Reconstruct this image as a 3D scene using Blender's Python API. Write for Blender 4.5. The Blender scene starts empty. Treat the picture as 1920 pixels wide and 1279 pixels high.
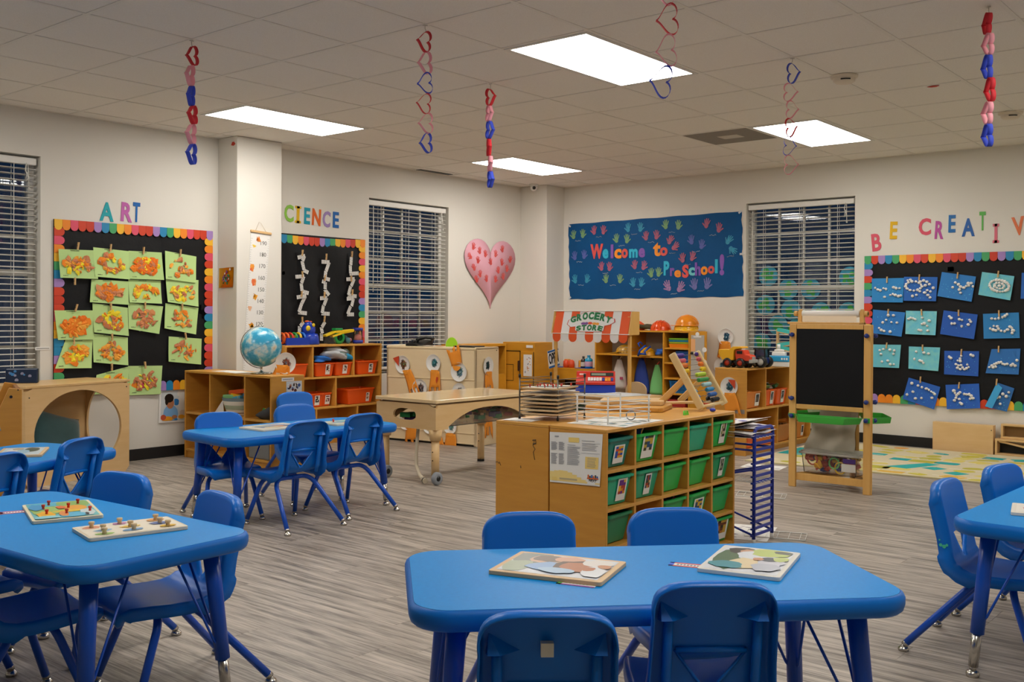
import bpy, math, random
from mathutils import Matrix, Vector
rnd = random.Random(7)
PI = math.pi
C = bpy.context.scene.collection
SC = bpy.context.scene

# ---------------------------------------------------------------- camera, world, exposure
def hx(h):
    h = h.lstrip('#')
    out = []
    for i in (0, 2, 4):
        c = int(h[i:i+2], 16) / 255
        out.append(c / 12.92 if c <= .04045 else ((c + .055) / 1.055) ** 2.4)
    return (out[0], out[1], out[2], 1)

cam_d = bpy.data.cameras.new('camera')
cam = bpy.data.objects.new('camera', cam_d)
C.objects.link(cam)
yaw, pitch, roll = 0.694069, -0.0076467, 0.0060260
fw = Vector((-math.sin(yaw) * math.cos(pitch), math.cos(yaw) * math.cos(pitch), math.sin(pitch)))
rt = Vector((math.cos(yaw), math.sin(yaw), 0))
upv = rt.cross(fw)
r2 = rt * math.cos(roll) + upv * math.sin(roll)
u2 = -rt * math.sin(roll) + upv * math.cos(roll)
M3 = Matrix((r2, u2, -fw)).transposed()
cam.matrix_world = Matrix.Translation((4.97896, -3.18398, 1.205)) @ M3.to_4x4()
cam_d.sensor_width = 36
cam_d.lens = 1892.1 * 36 / 1920
cam_d.shift_y = -(639.5 - 605.79) / 1920
cam_d.clip_start = .05
cam_d.clip_end = 60
SC.camera = cam

w = bpy.data.worlds.new('night')
SC.world = w
w.use_nodes = True
w.node_tree.nodes['Background'].inputs[0].default_value = (.004, .013, .032, 1)
w.node_tree.nodes['Background'].inputs[1].default_value = 1.0
SC.view_settings.view_transform = 'Standard'
SC.view_settings.look = 'None'
SC.view_settings.exposure = -0.10
SC.view_settings.gamma = 1
SC.view_settings.use_curve_mapping = False
LAMP = 17.0            # strength of the ceiling panels

# ---------------------------------------------------------------- materials
_m = {}
def mat(name, col, rough=.5, metal=0., grain=None, bump=None, spec=.5, ior=None, emit=None, trans=0., alpha=1., coat=0., vary=0., sheen=0.):
    """grain=(scale xyz, amount, colour2) streaks; bump=(scale, strength)"""
    if name in _m:
        return _m[name]
    m = bpy.data.materials.new(name)
    m.use_nodes = True
    nt = m.node_tree
    b = nt.nodes['Principled BSDF']
    c = hx(col) if isinstance(col, str) else tuple(col)
    b.inputs['Base Color'].default_value = c
    b.inputs['Roughness'].default_value = rough
    b.inputs['Metallic'].default_value = metal
    b.inputs['Specular IOR Level'].default_value = spec
    b.inputs['Transmission Weight'].default_value = trans
    if ior: b.inputs['IOR'].default_value = ior
    b.inputs['Coat Weight'].default_value = coat
    b.inputs['Sheen Weight'].default_value = sheen
    if emit:
        b.inputs['Emission Color'].default_value = hx(emit[0])
        b.inputs['Emission Strength'].default_value = emit[1]
    src = None
    if grain or bump or vary:
        tc = nt.nodes.new('ShaderNodeTexCoord')
    if grain:
        sc3, amt, c2 = grain
        mp = nt.nodes.new('ShaderNodeMapping')
        mp.inputs['Scale'].default_value = sc3
        nz = nt.nodes.new('ShaderNodeTexNoise')
        nz.inputs['Scale'].default_value = 1
        nz.inputs['Detail'].default_value = 5
        nz.inputs['Roughness'].default_value = .6
        nt.links.new(tc.outputs['Object'], mp.inputs[0])
        nt.links.new(mp.outputs[0], nz.inputs['Vector'])
        rp = nt.nodes.new('ShaderNodeValToRGB')
        rp.color_ramp.elements[0].position = .5 - amt
        rp.color_ramp.elements[1].position = .5 + amt
        rp.color_ramp.elements[0].color = hx(c2)
        rp.color_ramp.elements[1].color = c
        nt.links.new(nz.outputs['Fac'], rp.inputs[0])
        src = rp.outputs[0]
        nt.links.new(src, b.inputs['Base Color'])
    if vary:
        oi = nt.nodes.new('ShaderNodeObjectInfo')
        hs = nt.nodes.new('ShaderNodeHueSaturation')
        mr = nt.nodes.new('ShaderNodeMapRange')
        mr.inputs['To Min'].default_value = 1 - vary
        mr.inputs['To Max'].default_value = 1 + vary
        nt.links.new(oi.outputs['Random'], mr.inputs['Value'])
        nt.links.new(mr.outputs[0], hs.inputs['Value'])
        if src:
            nt.links.new(src, hs.inputs['Color'])
        else:
            hs.inputs['Color'].default_value = c
        nt.links.new(hs.outputs[0], b.inputs['Base Color'])
    if bump:
        nz2 = nt.nodes.new('ShaderNodeTexNoise')
        nz2.inputs['Scale'].default_value = bump[0]
        nz2.inputs['Detail'].default_value = 4
        nt.links.new(tc.outputs['Object'], nz2.inputs['Vector'])
        bp = nt.nodes.new('ShaderNodeBump')
        bp.inputs['Strength'].default_value = bump[1]
        bp.inputs['Distance'].default_value = .01
        nt.links.new(nz2.outputs['Fac'], bp.inputs['Height'])
        nt.links.new(bp.outputs[0], b.inputs['Normal'])
    _m[name] = m
    return m

WALL = mat('wall_paint', '#e0dcd3', .75, bump=(220, .03))
TILE = mat('acoustic_tile', '#f3efe8', .9, grain=((260, 260, 260), .22, '#e4ded4'), bump=(300, .15))
TBAR = mat('grid_metal', '#e6e1d8', .6)
FLOORB = mat('floor_gap', '#2c2926', .8)
BASEB = mat('black_rubber_base', '#101011', .55)
WHITE = mat('white_paint', '#e8e6e0', .4)
SLAT = mat('blind_slat', '#dcdad2', .4)
BLUEP = mat('blue_shell_plastic', '#006ed0', .36, spec=.4, bump=(500, .04))
BLUET = mat('blue_table_top', '#0090e0', .42, spec=.22, bump=(420, .05), grain=((90, 90, 90), .3, '#0086d6'))
BLUEE = mat('blue_table_edge', '#006ecc', .42, spec=.3)
BLUEL = mat('blue_leg_paint', '#0a4fbe', .3)
CHROME = mat('chrome', '#c9c6bf', .22, 1.)
DARKM = mat('dark_metal', '#3b3835', .4, .8)
HONEY = mat('honey_birch', '#d59a40', .38, grain=((3, 3, 26), .3, '#c48835'))
HONEYH = mat('honey_birch_long', '#d9a24c', .38, grain=((26, 3, 26), .3, '#c98f3a'))
MAPLE = mat('pale_maple', '#e3c08c', .4, grain=((4, 4, 22), .3, '#d9b27a'))
MAPLEH = mat('pale_maple_top', '#e0bb84', .32, grain=((20, 3, 20), .3, '#d6ae73'))
CREAM = mat('cream_laminate', '#ead6b0', .45, grain=((3, 3, 14), .3, '#e4cda3'))
PINE = mat('pine', '#dcae66', .45, grain=((20, 20, 2.4), .3, '#cc9a4f'))
PAPER = mat('white_paper', '#e9e8e4', .8)
BLACKP = mat('black_backing_paper', '#0b0c10', .6, spec=.3, bump=(9, .5))
BLACK = mat('black_plastic', '#0e0f11', .35)
SLATE = mat('chalkboard', '#05070b', .55, spec=.25, grain=((6, 6, 6), .3, '#080b10'))
ORANGE = mat('orange_plastic', '#e2561f', .4)
GREENB = mat('green_plastic', '#1fae4d', .36)
TEALB = mat('teal_green_plastic', '#1aa882', .36)
DKGREEN = mat('dark_green_plastic', '#12794f', .36)
RED = mat('red_plastic', '#d2321f', .35)
YELLOW = mat('yellow_plastic', '#f2b41c', .4)
WOODPIN = mat('clothespin_wood', '#d3ab74', .6)
def flat(h, r=.7):
    return mat('paint_' + h.lstrip('#'), h, r)

# ---------------------------------------------------------------- mesh helpers
class MB:
    def __init__(s):
        s.v = []; s.f = []; s.sm = []; s.mi = []
    def add(s, vs, fs, smooth=False, m=0):
        o = len(s.v)
        s.v += [tuple(p) for p in vs]
        for f in fs:
            s.f.append(tuple(i + o for i in f)); s.sm.append(smooth); s.mi.append(m)
        return s
    def box(s, x0, y0, z0, x1, y1, z1, m=0):
        return s.add([(x0,y0,z0),(x1,y0,z0),(x1,y1,z0),(x0,y1,z0),(x0,y0,z1),(x1,y0,z1),(x1,y1,z1),(x0,y1,z1)],
              [(0,3,2,1),(4,5,6,7),(0,1,5,4),(1,2,6,5),(2,3,7,6),(3,0,4,7)], False, m)
    def bar(s, a, b, wx, wz, m=0, up=(0, 0, 1)):
        """rectangular bar from a to b, wx across, wz along up"""
        a = Vector(a); b = Vector(b); d = (b - a).normalized()
        u = Vector(up)
        if abs(d.dot(u)) > .98: u = Vector((0, 1, 0))
        x = d.cross(u).normalized(); z = x.cross(d).normalized()
        vs = []
        for p in (a, b):
            for sx, sz in ((-1,-1),(1,-1),(1,1),(-1,1)):
                vs.append(p + x * sx * wx / 2 + z * sz * wz / 2)
        return s.add(vs, [(3,2,1,0),(4,5,6,7),(0,1,5,4),(1,2,6,5),(2,3,7,6),(3,0,4,7)], False, m)
    def tube(s, pts, r, n=8, closed=False, m=0, cap=True):
        pts = [Vector(p) for p in pts]
        k = len(pts)
        rs = r if isinstance(r, (list, tuple)) else [r] * k
        vs = []; fs = []
        prev = None
        for i, p in enumerate(pts):
            if closed:
                d = pts[(i + 1) % k] - pts[i - 1]
            else:
                d = pts[min(i + 1, k - 1)] - pts[max(i - 1, 0)]
            d = d.normalized() if d.length > 1e-9 else Vector((0, 0, 1))
            if prev is None:
                u = Vector((0, 0, 1)) if abs(d.z) < .9 else Vector((1, 0, 0))
            else:
                u = prev
            x = d.cross(u)
            if x.length < 1e-6: x = d.cross(Vector((0, 1, 0)))
            x.normalize(); y = x.cross(d).normalized(); prev = y
            for j in range(n):
                a = 2 * PI * j / n
                vs.append(p + (x * math.cos(a) + y * math.sin(a)) * rs[i])
        rng = k if closed else k - 1
        for i in range(rng):
            for j in range(n):
                a = i * n + j; b = i * n + (j + 1) % n
                c = ((i + 1) % k) * n + (j + 1) % n; d = ((i + 1) % k) * n + j
                fs.append((a, b, c, d))
        s.add(vs, fs, True, m)
        if cap and not closed:
            s.add(vs[:n], [tuple(range(n - 1, -1, -1))], False, m)
            s.add(vs[-n:], [tuple(range(n))], False, m)
        return s
    def lathe(s, prof, n=16, o=(0, 0, 0), mx=None, m=0, smooth=True, a0=0., a1=2 * PI):
        full = abs(a1 - a0 - 2 * PI) < 1e-6
        k = n if full else n + 1
        vs = []
        for r, z in prof:
            for j in range(k):
                a = a0 + (a1 - a0) * j / n
                p = Vector((r * math.cos(a), r * math.sin(a), z))
                if mx: p = mx @ p
                vs.append(p + Vector(o))
        fs = []
        for i in range(len(prof) - 1):
            for j in range(n if full else n):
                fs.append((i * k + j, i * k + (j + 1) % k, (i + 1) * k + (j + 1) % k, (i + 1) * k + j))
        return s.add(vs, fs, smooth, m)
    def ball(s, c, r, n=12, k=8, sc=(1, 1, 1), m=0):
        vs = [(c[0], c[1], c[2] - r * sc[2])]
        for i in range(1, k):
            t = PI * i / k
            for j in range(n):
                a = 2 * PI * j / n
                vs.append((c[0] + r * sc[0] * math.sin(t) * math.cos(a), c[1] + r * sc[1] * math.sin(t) * math.sin(a), c[2] - r * sc[2] * math.cos(t)))
        vs.append((c[0], c[1], c[2] + r * sc[2]))
        fs = [(0, 1 + (j + 1) % n, 1 + j) for j in range(n)]
        for i in range(k - 2):
            for j in range(n):
                a = 1 + i * n + j; b = 1 + i * n + (j + 1) % n
                fs.append((a, b, b + n, a + n))
        t = len(vs) - 1; q = 1 + (k - 2) * n
        fs += [(q + j, q + (j + 1) % n, t) for j in range(n)]
        return s.add(vs, fs, True, m)
    def prism(s, poly, t0, t1, plane='xz', m=0, smooth=False):
        """poly in the named plane, extruded along the third axis from t0 to t1"""
        def p3(p, t):
            if plane == 'xz': return (p[0], t, p[1])
            if plane == 'xy': return (p[0], p[1], t)
            return (t, p[0], p[1])
        n = len(poly)
        vs = [p3(p, t0) for p in poly] + [p3(p, t1) for p in poly]
        fs = [tuple(range(n)), tuple(range(2 * n - 1, n - 1, -1))]
        s.add(vs, fs, False, m)
        s.add(vs, [(i, i + n, (i + 1) % n + n, (i + 1) % n) for i in range(n)], smooth, m)
        return s
    def xf(s, mx, i0=0):
        for i in range(i0, len(s.v)):
            s.v[i] = tuple(mx @ Vector(s.v[i]))
        return s
    def build(s, name, mats, parent=None, loc=None, rotz=0, rot=None, bevel=0, seg=2, fix=True, mods=None):
        me = bpy.data.meshes.new(name)
        me.from_pydata(s.v, [], s.f)
        if not isinstance(mats, (list, tuple)): mats = [mats]
        for m in mats: me.materials.append(m)
        me.polygons.foreach_set('use_smooth', s.sm)
        me.polygons.foreach_set('material_index', s.mi)
        if fix:
            import bmesh
            bm = bmesh.new(); bm.from_mesh(me)
            bmesh.ops.remove_doubles(bm, verts=bm.verts, dist=1e-6)
            bmesh.ops.recalc_face_normals(bm, faces=bm.faces)
            bm.to_mesh(me); bm.free()
        me.update()
        o = bpy.data.objects.new(name, me)
        C.objects.link(o)
        if parent is not None: o.parent = parent
        if loc is not None: o.location = loc
        if rot is not None: o.rotation_euler = rot
        elif rotz: o.rotation_euler = (0, 0, rotz)
        if bevel:
            b = o.modifiers.new('edge', 'BEVEL'); b.width = bevel; b.segments = seg; b.limit_method = 'ANGLE'; b.angle_limit = .7
        return o

def tag(o, label=None, cat=None, group=None, kind=None):
    if label: o['label'] = label
    if cat: o['category'] = cat
    if group: o['group'] = group
    if kind: o['kind'] = kind
    return o
def thing(name, label, cat, loc=(0, 0, 0), rotz=0, group=None, rot=None):
    o = bpy.data.objects.new(name, None)
    o.empty_display_size = .05
    C.objects.link(o)
    o.location = loc
    o.rotation_euler = rot if rot else (0, 0, rotz)
    return tag(o, label, cat, group)
def struct(o):
    o['kind'] = 'structure'
    return o
def copy_tree(o, parent=None):
    c = o.copy(); C.objects.link(c); c.parent = parent
    for ch in list(o.children): copy_tree(ch, c)
    return c
def dup(o, loc, rotz, label, group=None):
    c = copy_tree(o)
    c.location = loc; c.rotation_euler = (0, 0, rotz)
    c['label'] = label
    if group: c['group'] = group
    return c
def circ(cx, cz, r, n=20, a0=0, a1=2 * PI, rz=None):
    rz = rz or r
    full = abs(a1 - a0 - 2 * PI) < 1e-6
    return [(cx + r * math.cos(a0 + (a1 - a0) * i / (n if full else n - 1)), cz + rz * math.sin(a0 + (a1 - a0) * i / (n if full else n - 1))) for i in range(n)]
def rrect(x0, y0, x1, y1, r, n=5):
    out = []
    for cx, cy, a in ((x1 - r, y1 - r, 0), (x0 + r, y1 - r, PI / 2), (x0 + r, y0 + r, PI), (x1 - r, y0 + r, 1.5 * PI)):
        for i in range(n + 1):
            t = a + PI / 2 * i / n
            out.append((cx + r * math.cos(t), cy + r * math.sin(t)))
    return out
def ring_fill(outer, inner):
    """faces between two loops of equal count"""
    n = len(outer)
    return [(i, (i + 1) % n, (i + 1) % n + n, i + n) for i in range(n)]
def plate_with_hole(mb, outer, inner, t0, t1, plane='xz', m=0):
    n = len(outer)
    def p3(p, t):
        if plane == 'xz': return (p[0], t, p[1])
        if plane == 'xy': return (p[0], p[1], t)
        return (t, p[0], p[1])
    vs = [p3(p, t0) for p in outer] + [p3(p, t0) for p in inner] + [p3(p, t1) for p in outer] + [p3(p, t1) for p in inner]
    fs = []
    for i in range(n):
        j = (i + 1) % n
        fs += [(i, j, j + n, i + n), (i + 2*n, i + 3*n, j + 3*n, j + 2*n), (i, i + 2*n, j + 2*n, j), (i + n, j + n, j + 3*n, i + 3*n)]
    mb.add(vs, fs, False, m)
    return mb
def resample_rect(x0, z0, x1, z1, cx, cz, angs):
    """points on a rectangle outline in the directions angs from (cx,cz)"""
    out = []
    for a in angs:
        dx, dz = math.cos(a), math.sin(a)
        ts = []
        if dx > 1e-9: ts.append((x1 - cx) / dx)
        if dx < -1e-9: ts.append((x0 - cx) / dx)
        if dz > 1e-9: ts.append((z1 - cz) / dz)
        if dz < -1e-9: ts.append((z0 - cz) / dz)
        t = min(ts)
        out.append((cx + dx * t, cz + dz * t))
    return out
_tc = {}
def text_mb(txt, size, thick=.002, bold=0., mb=None, mx=None, m=0, align='CENTER'):
    """lettering as mesh: in the xz plane, facing -y, from y=0 to y=-thick"""
    key = (txt, bold, align)
    if key not in _tc:
        cu = bpy.data.curves.new('t', 'FONT'); cu.body = txt; cu.size = 1; cu.align_x = align; cu.align_y = 'CENTER'
        cu.offset = bold; cu.resolution_u = 3; cu.fill_mode = 'FRONT'
        o = bpy.data.objects.new('t', cu); C.objects.link(o)
        dg = bpy.context.evaluated_depsgraph_get(); dg.update()
        me = bpy.data.meshes.new_from_object(o.evaluated_get(dg))
        _tc[key] = ([tuple(v.co) for v in me.vertices], [tuple(p.vertices) for p in me.polygons])
        bpy.data.objects.remove(o); bpy.data.curves.remove(cu); bpy.data.meshes.remove(me)
    vs, fs = _tc[key]
    mb = mb or MB()
    i0 = len(mb.v)
    front = [(x * size, -thick, y * size) for x, y, z in vs]
    mb.add(front, fs, False, m)
    from collections import Counter
    ec = Counter()
    for f in fs:
        for a, b in zip(f, f[1:] + f[:1]): ec[(min(a, b), max(a, b))] += 1
    bd = [e for e, c in ec.items() if c == 1]
    back = [(x * size, 0, y * size) for x, y, z in vs]
    n = len(vs)
    mb.add(front + back, [(a, b, b + n, a + n) for a, b in bd], False, m)
    if mx: mb.xf(mx, i0)
    return mb
# ---------------------------------------------------------------- room shell
XL, YB, H, XR, YF = -2.65, 6.47, 2.73, 7.6, -5.6
G = .6096
def visible(x, y, z, mx=.08):
    d = Vector((x, y, z)) - cam.location
    c = d.dot(fw)
    if c < .3: return False
    u = d.dot(r2) / c * 1892.1 / 1920; v = d.dot(u2) / c * 1892.1 / 1920
    return abs(u) < .5 + mx and -.37 - mx < v < .34 + mx
WZ0, WZ1 = .62, 2.385
W1 = (-.77, .402); W2 = (3.718, 4.885); W3 = (.113, 1.266)
m = MB()
ys = [YF - .2, W1[0], W1[1], W2[0], W2[1], YB + .2]
for i in range(5):
    if i in (1, 3):
        m.box(XL - .2, ys[i], -.05, XL, ys[i+1], WZ0); m.box(XL - .2, ys[i], WZ1, XL, ys[i+1], H + .2)
    else:
        m.box(XL - .2, ys[i], -.05, XL, ys[i+1], H + .2)
struct(m.build('wall_left', WALL))
m = MB()
m.box(XL - .2, YB, -.05, W3[0], YB + .2, H + .2); m.box(W3[1], YB, -.05, XR + .2, YB + .2, H + .2)
m.box(W3[0], YB, -.05, W3[1], YB + .2, WZ0); m.box(W3[0], YB, WZ1, W3[1], YB + .2, H + .2)
struct(m.build('wall_back', WALL))
struct(MB().box(XR, YF - .2, -.05, XR + .2, YB + .2, H + .2).build('wall_right', WALL))
struct(MB().box(XL - .2, YF - .2, -.05, XR + .2, YF, H + .2).build('wall_front', WALL))
# pillar on the left wall, boxed corner
struct(MB().box(XL, 1.955, 0, -2.37, 2.425, H).build('wall_pillar', WALL, bevel=.006))
struct(MB().box(XL, 6.13, 0, -2.255, YB, H).build('wall_corner_column', WALL, bevel=.006))
m = MB()
for y0, y1 in ((YF, 1.945), (2.435, 6.13)): m.box(XL, y0, 0, XL + .012, y1, .094)
struct(m.build('baseboard_left', BASEB, bevel=.004))
struct(MB().box(-2.255, YB - .012, 0, XR, YB, .094).build('baseboard_back', BASEB, bevel=.004))
m = MB(); m.box(-2.37, 1.955 - .0, 0, -2.358, 2.425, .094); m.box(XL, 1.943, 0, -2.358, 1.955, .094)
struct(m.build('baseboard_pillar', BASEB, bevel=.004))

# floor: gap slab plus single planks
fl = struct(MB().box(XL, YF, -.06, XR, YB, -.0035).build('floor', FLOORB))
pm = bpy.data.materials.new('grey_vinyl_plank'); pm.use_nodes = True
nt = pm.node_tree; bs = nt.nodes['Principled BSDF']
tc = nt.nodes.new('ShaderNodeTexCoord'); oi = nt.nodes.new('ShaderNodeObjectInfo')
mu = nt.nodes.new('ShaderNodeVectorMath'); mu.operation = 'SCALE'; mu.inputs['Scale'].default_value = 37
cb = nt.nodes.new('ShaderNodeCombineXYZ')
for k in range(3): nt.links.new(oi.outputs['Random'], cb.inputs[k])
nt.links.new(cb.outputs[0], mu.inputs[0])
ad = nt.nodes.new('ShaderNodeVectorMath'); ad.operation = 'ADD'
nt.links.new(tc.outputs['Object'], ad.inputs[0]); nt.links.new(mu.outputs[0], ad.inputs[1])
def streak(sx, sy, det):
    mp = nt.nodes.new('ShaderNodeMapping'); mp.inputs['Scale'].default_value = (sx, sy, 1)
    nz = nt.nodes.new('ShaderNodeTexNoise'); nz.inputs['Scale'].default_value = 1; nz.inputs['Detail'].default_value = det; nz.inputs['Roughness'].default_value = .65
    nt.links.new(ad.outputs[0], mp.inputs[0]); nt.links.new(mp.outputs[0], nz.inputs['Vector'])
    return nz
n1 = streak(2.2, 34, 6); n2 = streak(5, 160, 4)
mxn = nt.nodes.new('ShaderNodeMath'); mxn.operation = 'MULTIPLY_ADD'; mxn.inputs[1].default_value = .38
m2 = nt.nodes.new('ShaderNodeMath'); m2.operation = 'MULTIPLY'; m2.inputs[1].default_value = .62
nt.links.new(n1.outputs['Fac'], m2.inputs[0]); nt.links.new(n2.outputs['Fac'], mxn.inputs[0]); nt.links.new(m2.outputs[0], mxn.inputs[2])
rp = nt.nodes.new('ShaderNodeValToRGB'); e = rp.color_ramp.elements
e[0].position = .39; e[0].color = hx('#665f58'); e[1].position = .61; e[1].color = hx('#c2b7ab')
k = e.new(.5); k.color = hx('#a0968b')
nt.links.new(mxn.outputs[0], rp.inputs[0])
hs = nt.nodes.new('ShaderNodeHueSaturation'); mr = nt.nodes.new('ShaderNodeMapRange')
mr.inputs['To Min'].default_value = .93; mr.inputs['To Max'].default_value = 1.05
nt.links.new(oi.outputs['Random'], mr.inputs['Value']); nt.links.new(mr.outputs[0], hs.inputs['Value'])
nt.links.new(rp.outputs[0], hs.inputs['Color']); nt.links.new(hs.outputs[0], bs.inputs['Base Color'])
bs.inputs['Roughness'].default_value = .42; bs.inputs['Specular IOR Level'].default_value = .4
bp = nt.nodes.new('ShaderNodeBump'); bp.inputs['Strength'].default_value = .12; bp.inputs['Distance'].default_value = .004
nt.links.new(mxn.outputs[0], bp.inputs['Height']); nt.links.new(bp.outputs[0], bs.inputs['Normal'])
PW, PL = .1778, 1.2192
pk = MB().box(.0006, .0004, -.0035, PL - .0006, PW - .0004, 0).build('plank', pm, parent=fl)
far = MB(); first = True; nplank = 0
row = 0; y = .2355 - PW * 20
OFF = [0, .44, .85, .2, 1.02, .62]
while y < YB:
    x = XL - PL + (OFF[row % 6] + .11 * (row % 5)) % PL
    while x < XR:
        x0, x1, y1 = max(x, XL), min(x + PL, XR), min(y + PW, YB)
        if x1 - x0 > .05 and y1 - y > .02:
            vis = any(visible(px, py, 0) for px in (x0, (x0 + x1) / 2, x1) for py in (y, y1))
            hid = (y > 2.6 and x1 < .9) or (y > 5.2 and x1 < 1.5)      # under and behind the furniture
            if vis and not hid and nplank < 296 and abs(x1 - x0 - PL) < .3 and y1 - y > PW - .01:
                o = pk if first else pk.copy()
                if not first: C.objects.link(o); o.parent = fl
                first = False; nplank += 1
                o.location = (x0, y, 0); o.scale = ((x1 - x0) / PL, 1, 1)
            else:
                far.box(x0 + .0006, y + .0004, -.0035, x1 - .0006, y1 - .0004, 0)
        x += PL
    row += 1; y += PW
far.build('plank_field', pm, parent=fl, fix=False)['kind'] = 'stuff'

# ceiling: slab, T-bars, acoustic tiles, lights
ceil = struct(MB().box(XL, YF, H + .012, XR, YB, H + .15).build('ceiling', TILE))
LIGHTS = [(c, r) for c in (-3, 2, 7) for r in (-3, 2, 7)]
VENT = (1, 7)
lightcells = {(c, r + k) for c, r in LIGHTS for k in (0, 1)} | {VENT}
tl = None
for b in range(-5, 9):
    for a in range(-4, 11):
        x0, x1 = max(b * G, XL), min((b + 1) * G, XR); y0, y1 = max(a * G, YF), min((a + 1) * G, YB)
        if (b, a) in lightcells or x1 - x0 < .05 or y1 - y0 < .05: continue
        if not any(visible(px, py, H, .02) for px in (x0, x1) for py in (y0, y1)): continue
        full = x1 - x0 > G - .001 and y1 - y0 > G - .001
        if full and tl is not None:
            o = tl.copy(); C.objects.link(o); o.location = (x0, y0, H)
        else:
            o = MB().box(.010, .010, .0015 , x1 - x0 - .006, y1 - y0 - .006, .012).build('ceiling_tile', TILE, parent=ceil, loc=(x0, y0, H))
            if full: tl = o
gb = None
for b in range(-4, 13):
    MB().box(b * G - .012, YF, H - .002, b * G + .012, YB, H + .012).build('grid_bar', TBAR, parent=ceil)
for a in range(-9, 11):
    MB().box(XL, a * G - .012, H - .0015, XR, a * G + .012, H + .012).build('grid_bar', TBAR, parent=ceil)
m = MB()
m.box(XL, YF, H - .001, XL + .02, YB, H + .012); m.box(XL, YB - .02, H - .001, XR, YB, H + .012)
m.build('wall_angle', TBAR, parent=ceil)
DIFF = mat('light_diffuser', '#ffffff', .5, emit=('#fffaf2', LAMP))
FRAMEW = mat('light_frame', '#d8d6d0', .4)
seen = {(-3, 2): 'left', (2, 2): 'nearest', (2, 7): 'right', (-3, 7): 'far'}
lab = {(-3, 2): 'recessed ceiling light panel nearest the white pillar, lit', (2, 2): 'largest lit ceiling panel, with a paper heart chain across its corner',
       (2, 7): 'lit ceiling panel beside the grey return air vent', (-3, 7): 'lit ceiling panel farthest back, near the room corner and camera'}
for c, r in LIGHTS:
    lb = lab.get((c, r)) or {(-3, -3): 'lit ceiling panel out of view above the reading nook', (2, -3): 'lit ceiling panel out of view above the lower left table', (7, -3): 'lit ceiling panel out of view over the camera side', (7, 2): 'lit ceiling panel out of view past the right table', (7, 7): 'lit ceiling panel out of view past the cloud board'}[(c, r)]
    t = thing('ceiling_light', lb, 'ceiling light', (c * G, r * G, H), group='recessed ceiling light panels')
    m = MB()
    a0, a1, e = .012, .04, .012
    X, Y = G, 2 * G
    for q in ((e, e, X - e, a1), (e, Y - a1, X - e, Y - e), (e, a1, a1, Y - a1), (X - a1, a1, X - e, Y - a1)):
        m.box(q[0], q[1], -.005, q[2], q[3], .012)
    m.build('frame', FRAMEW, t)
    MB().box(a1, a1, -.004, X - a1, Y - a1, .008).build('diffuser', DIFF, t)

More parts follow.
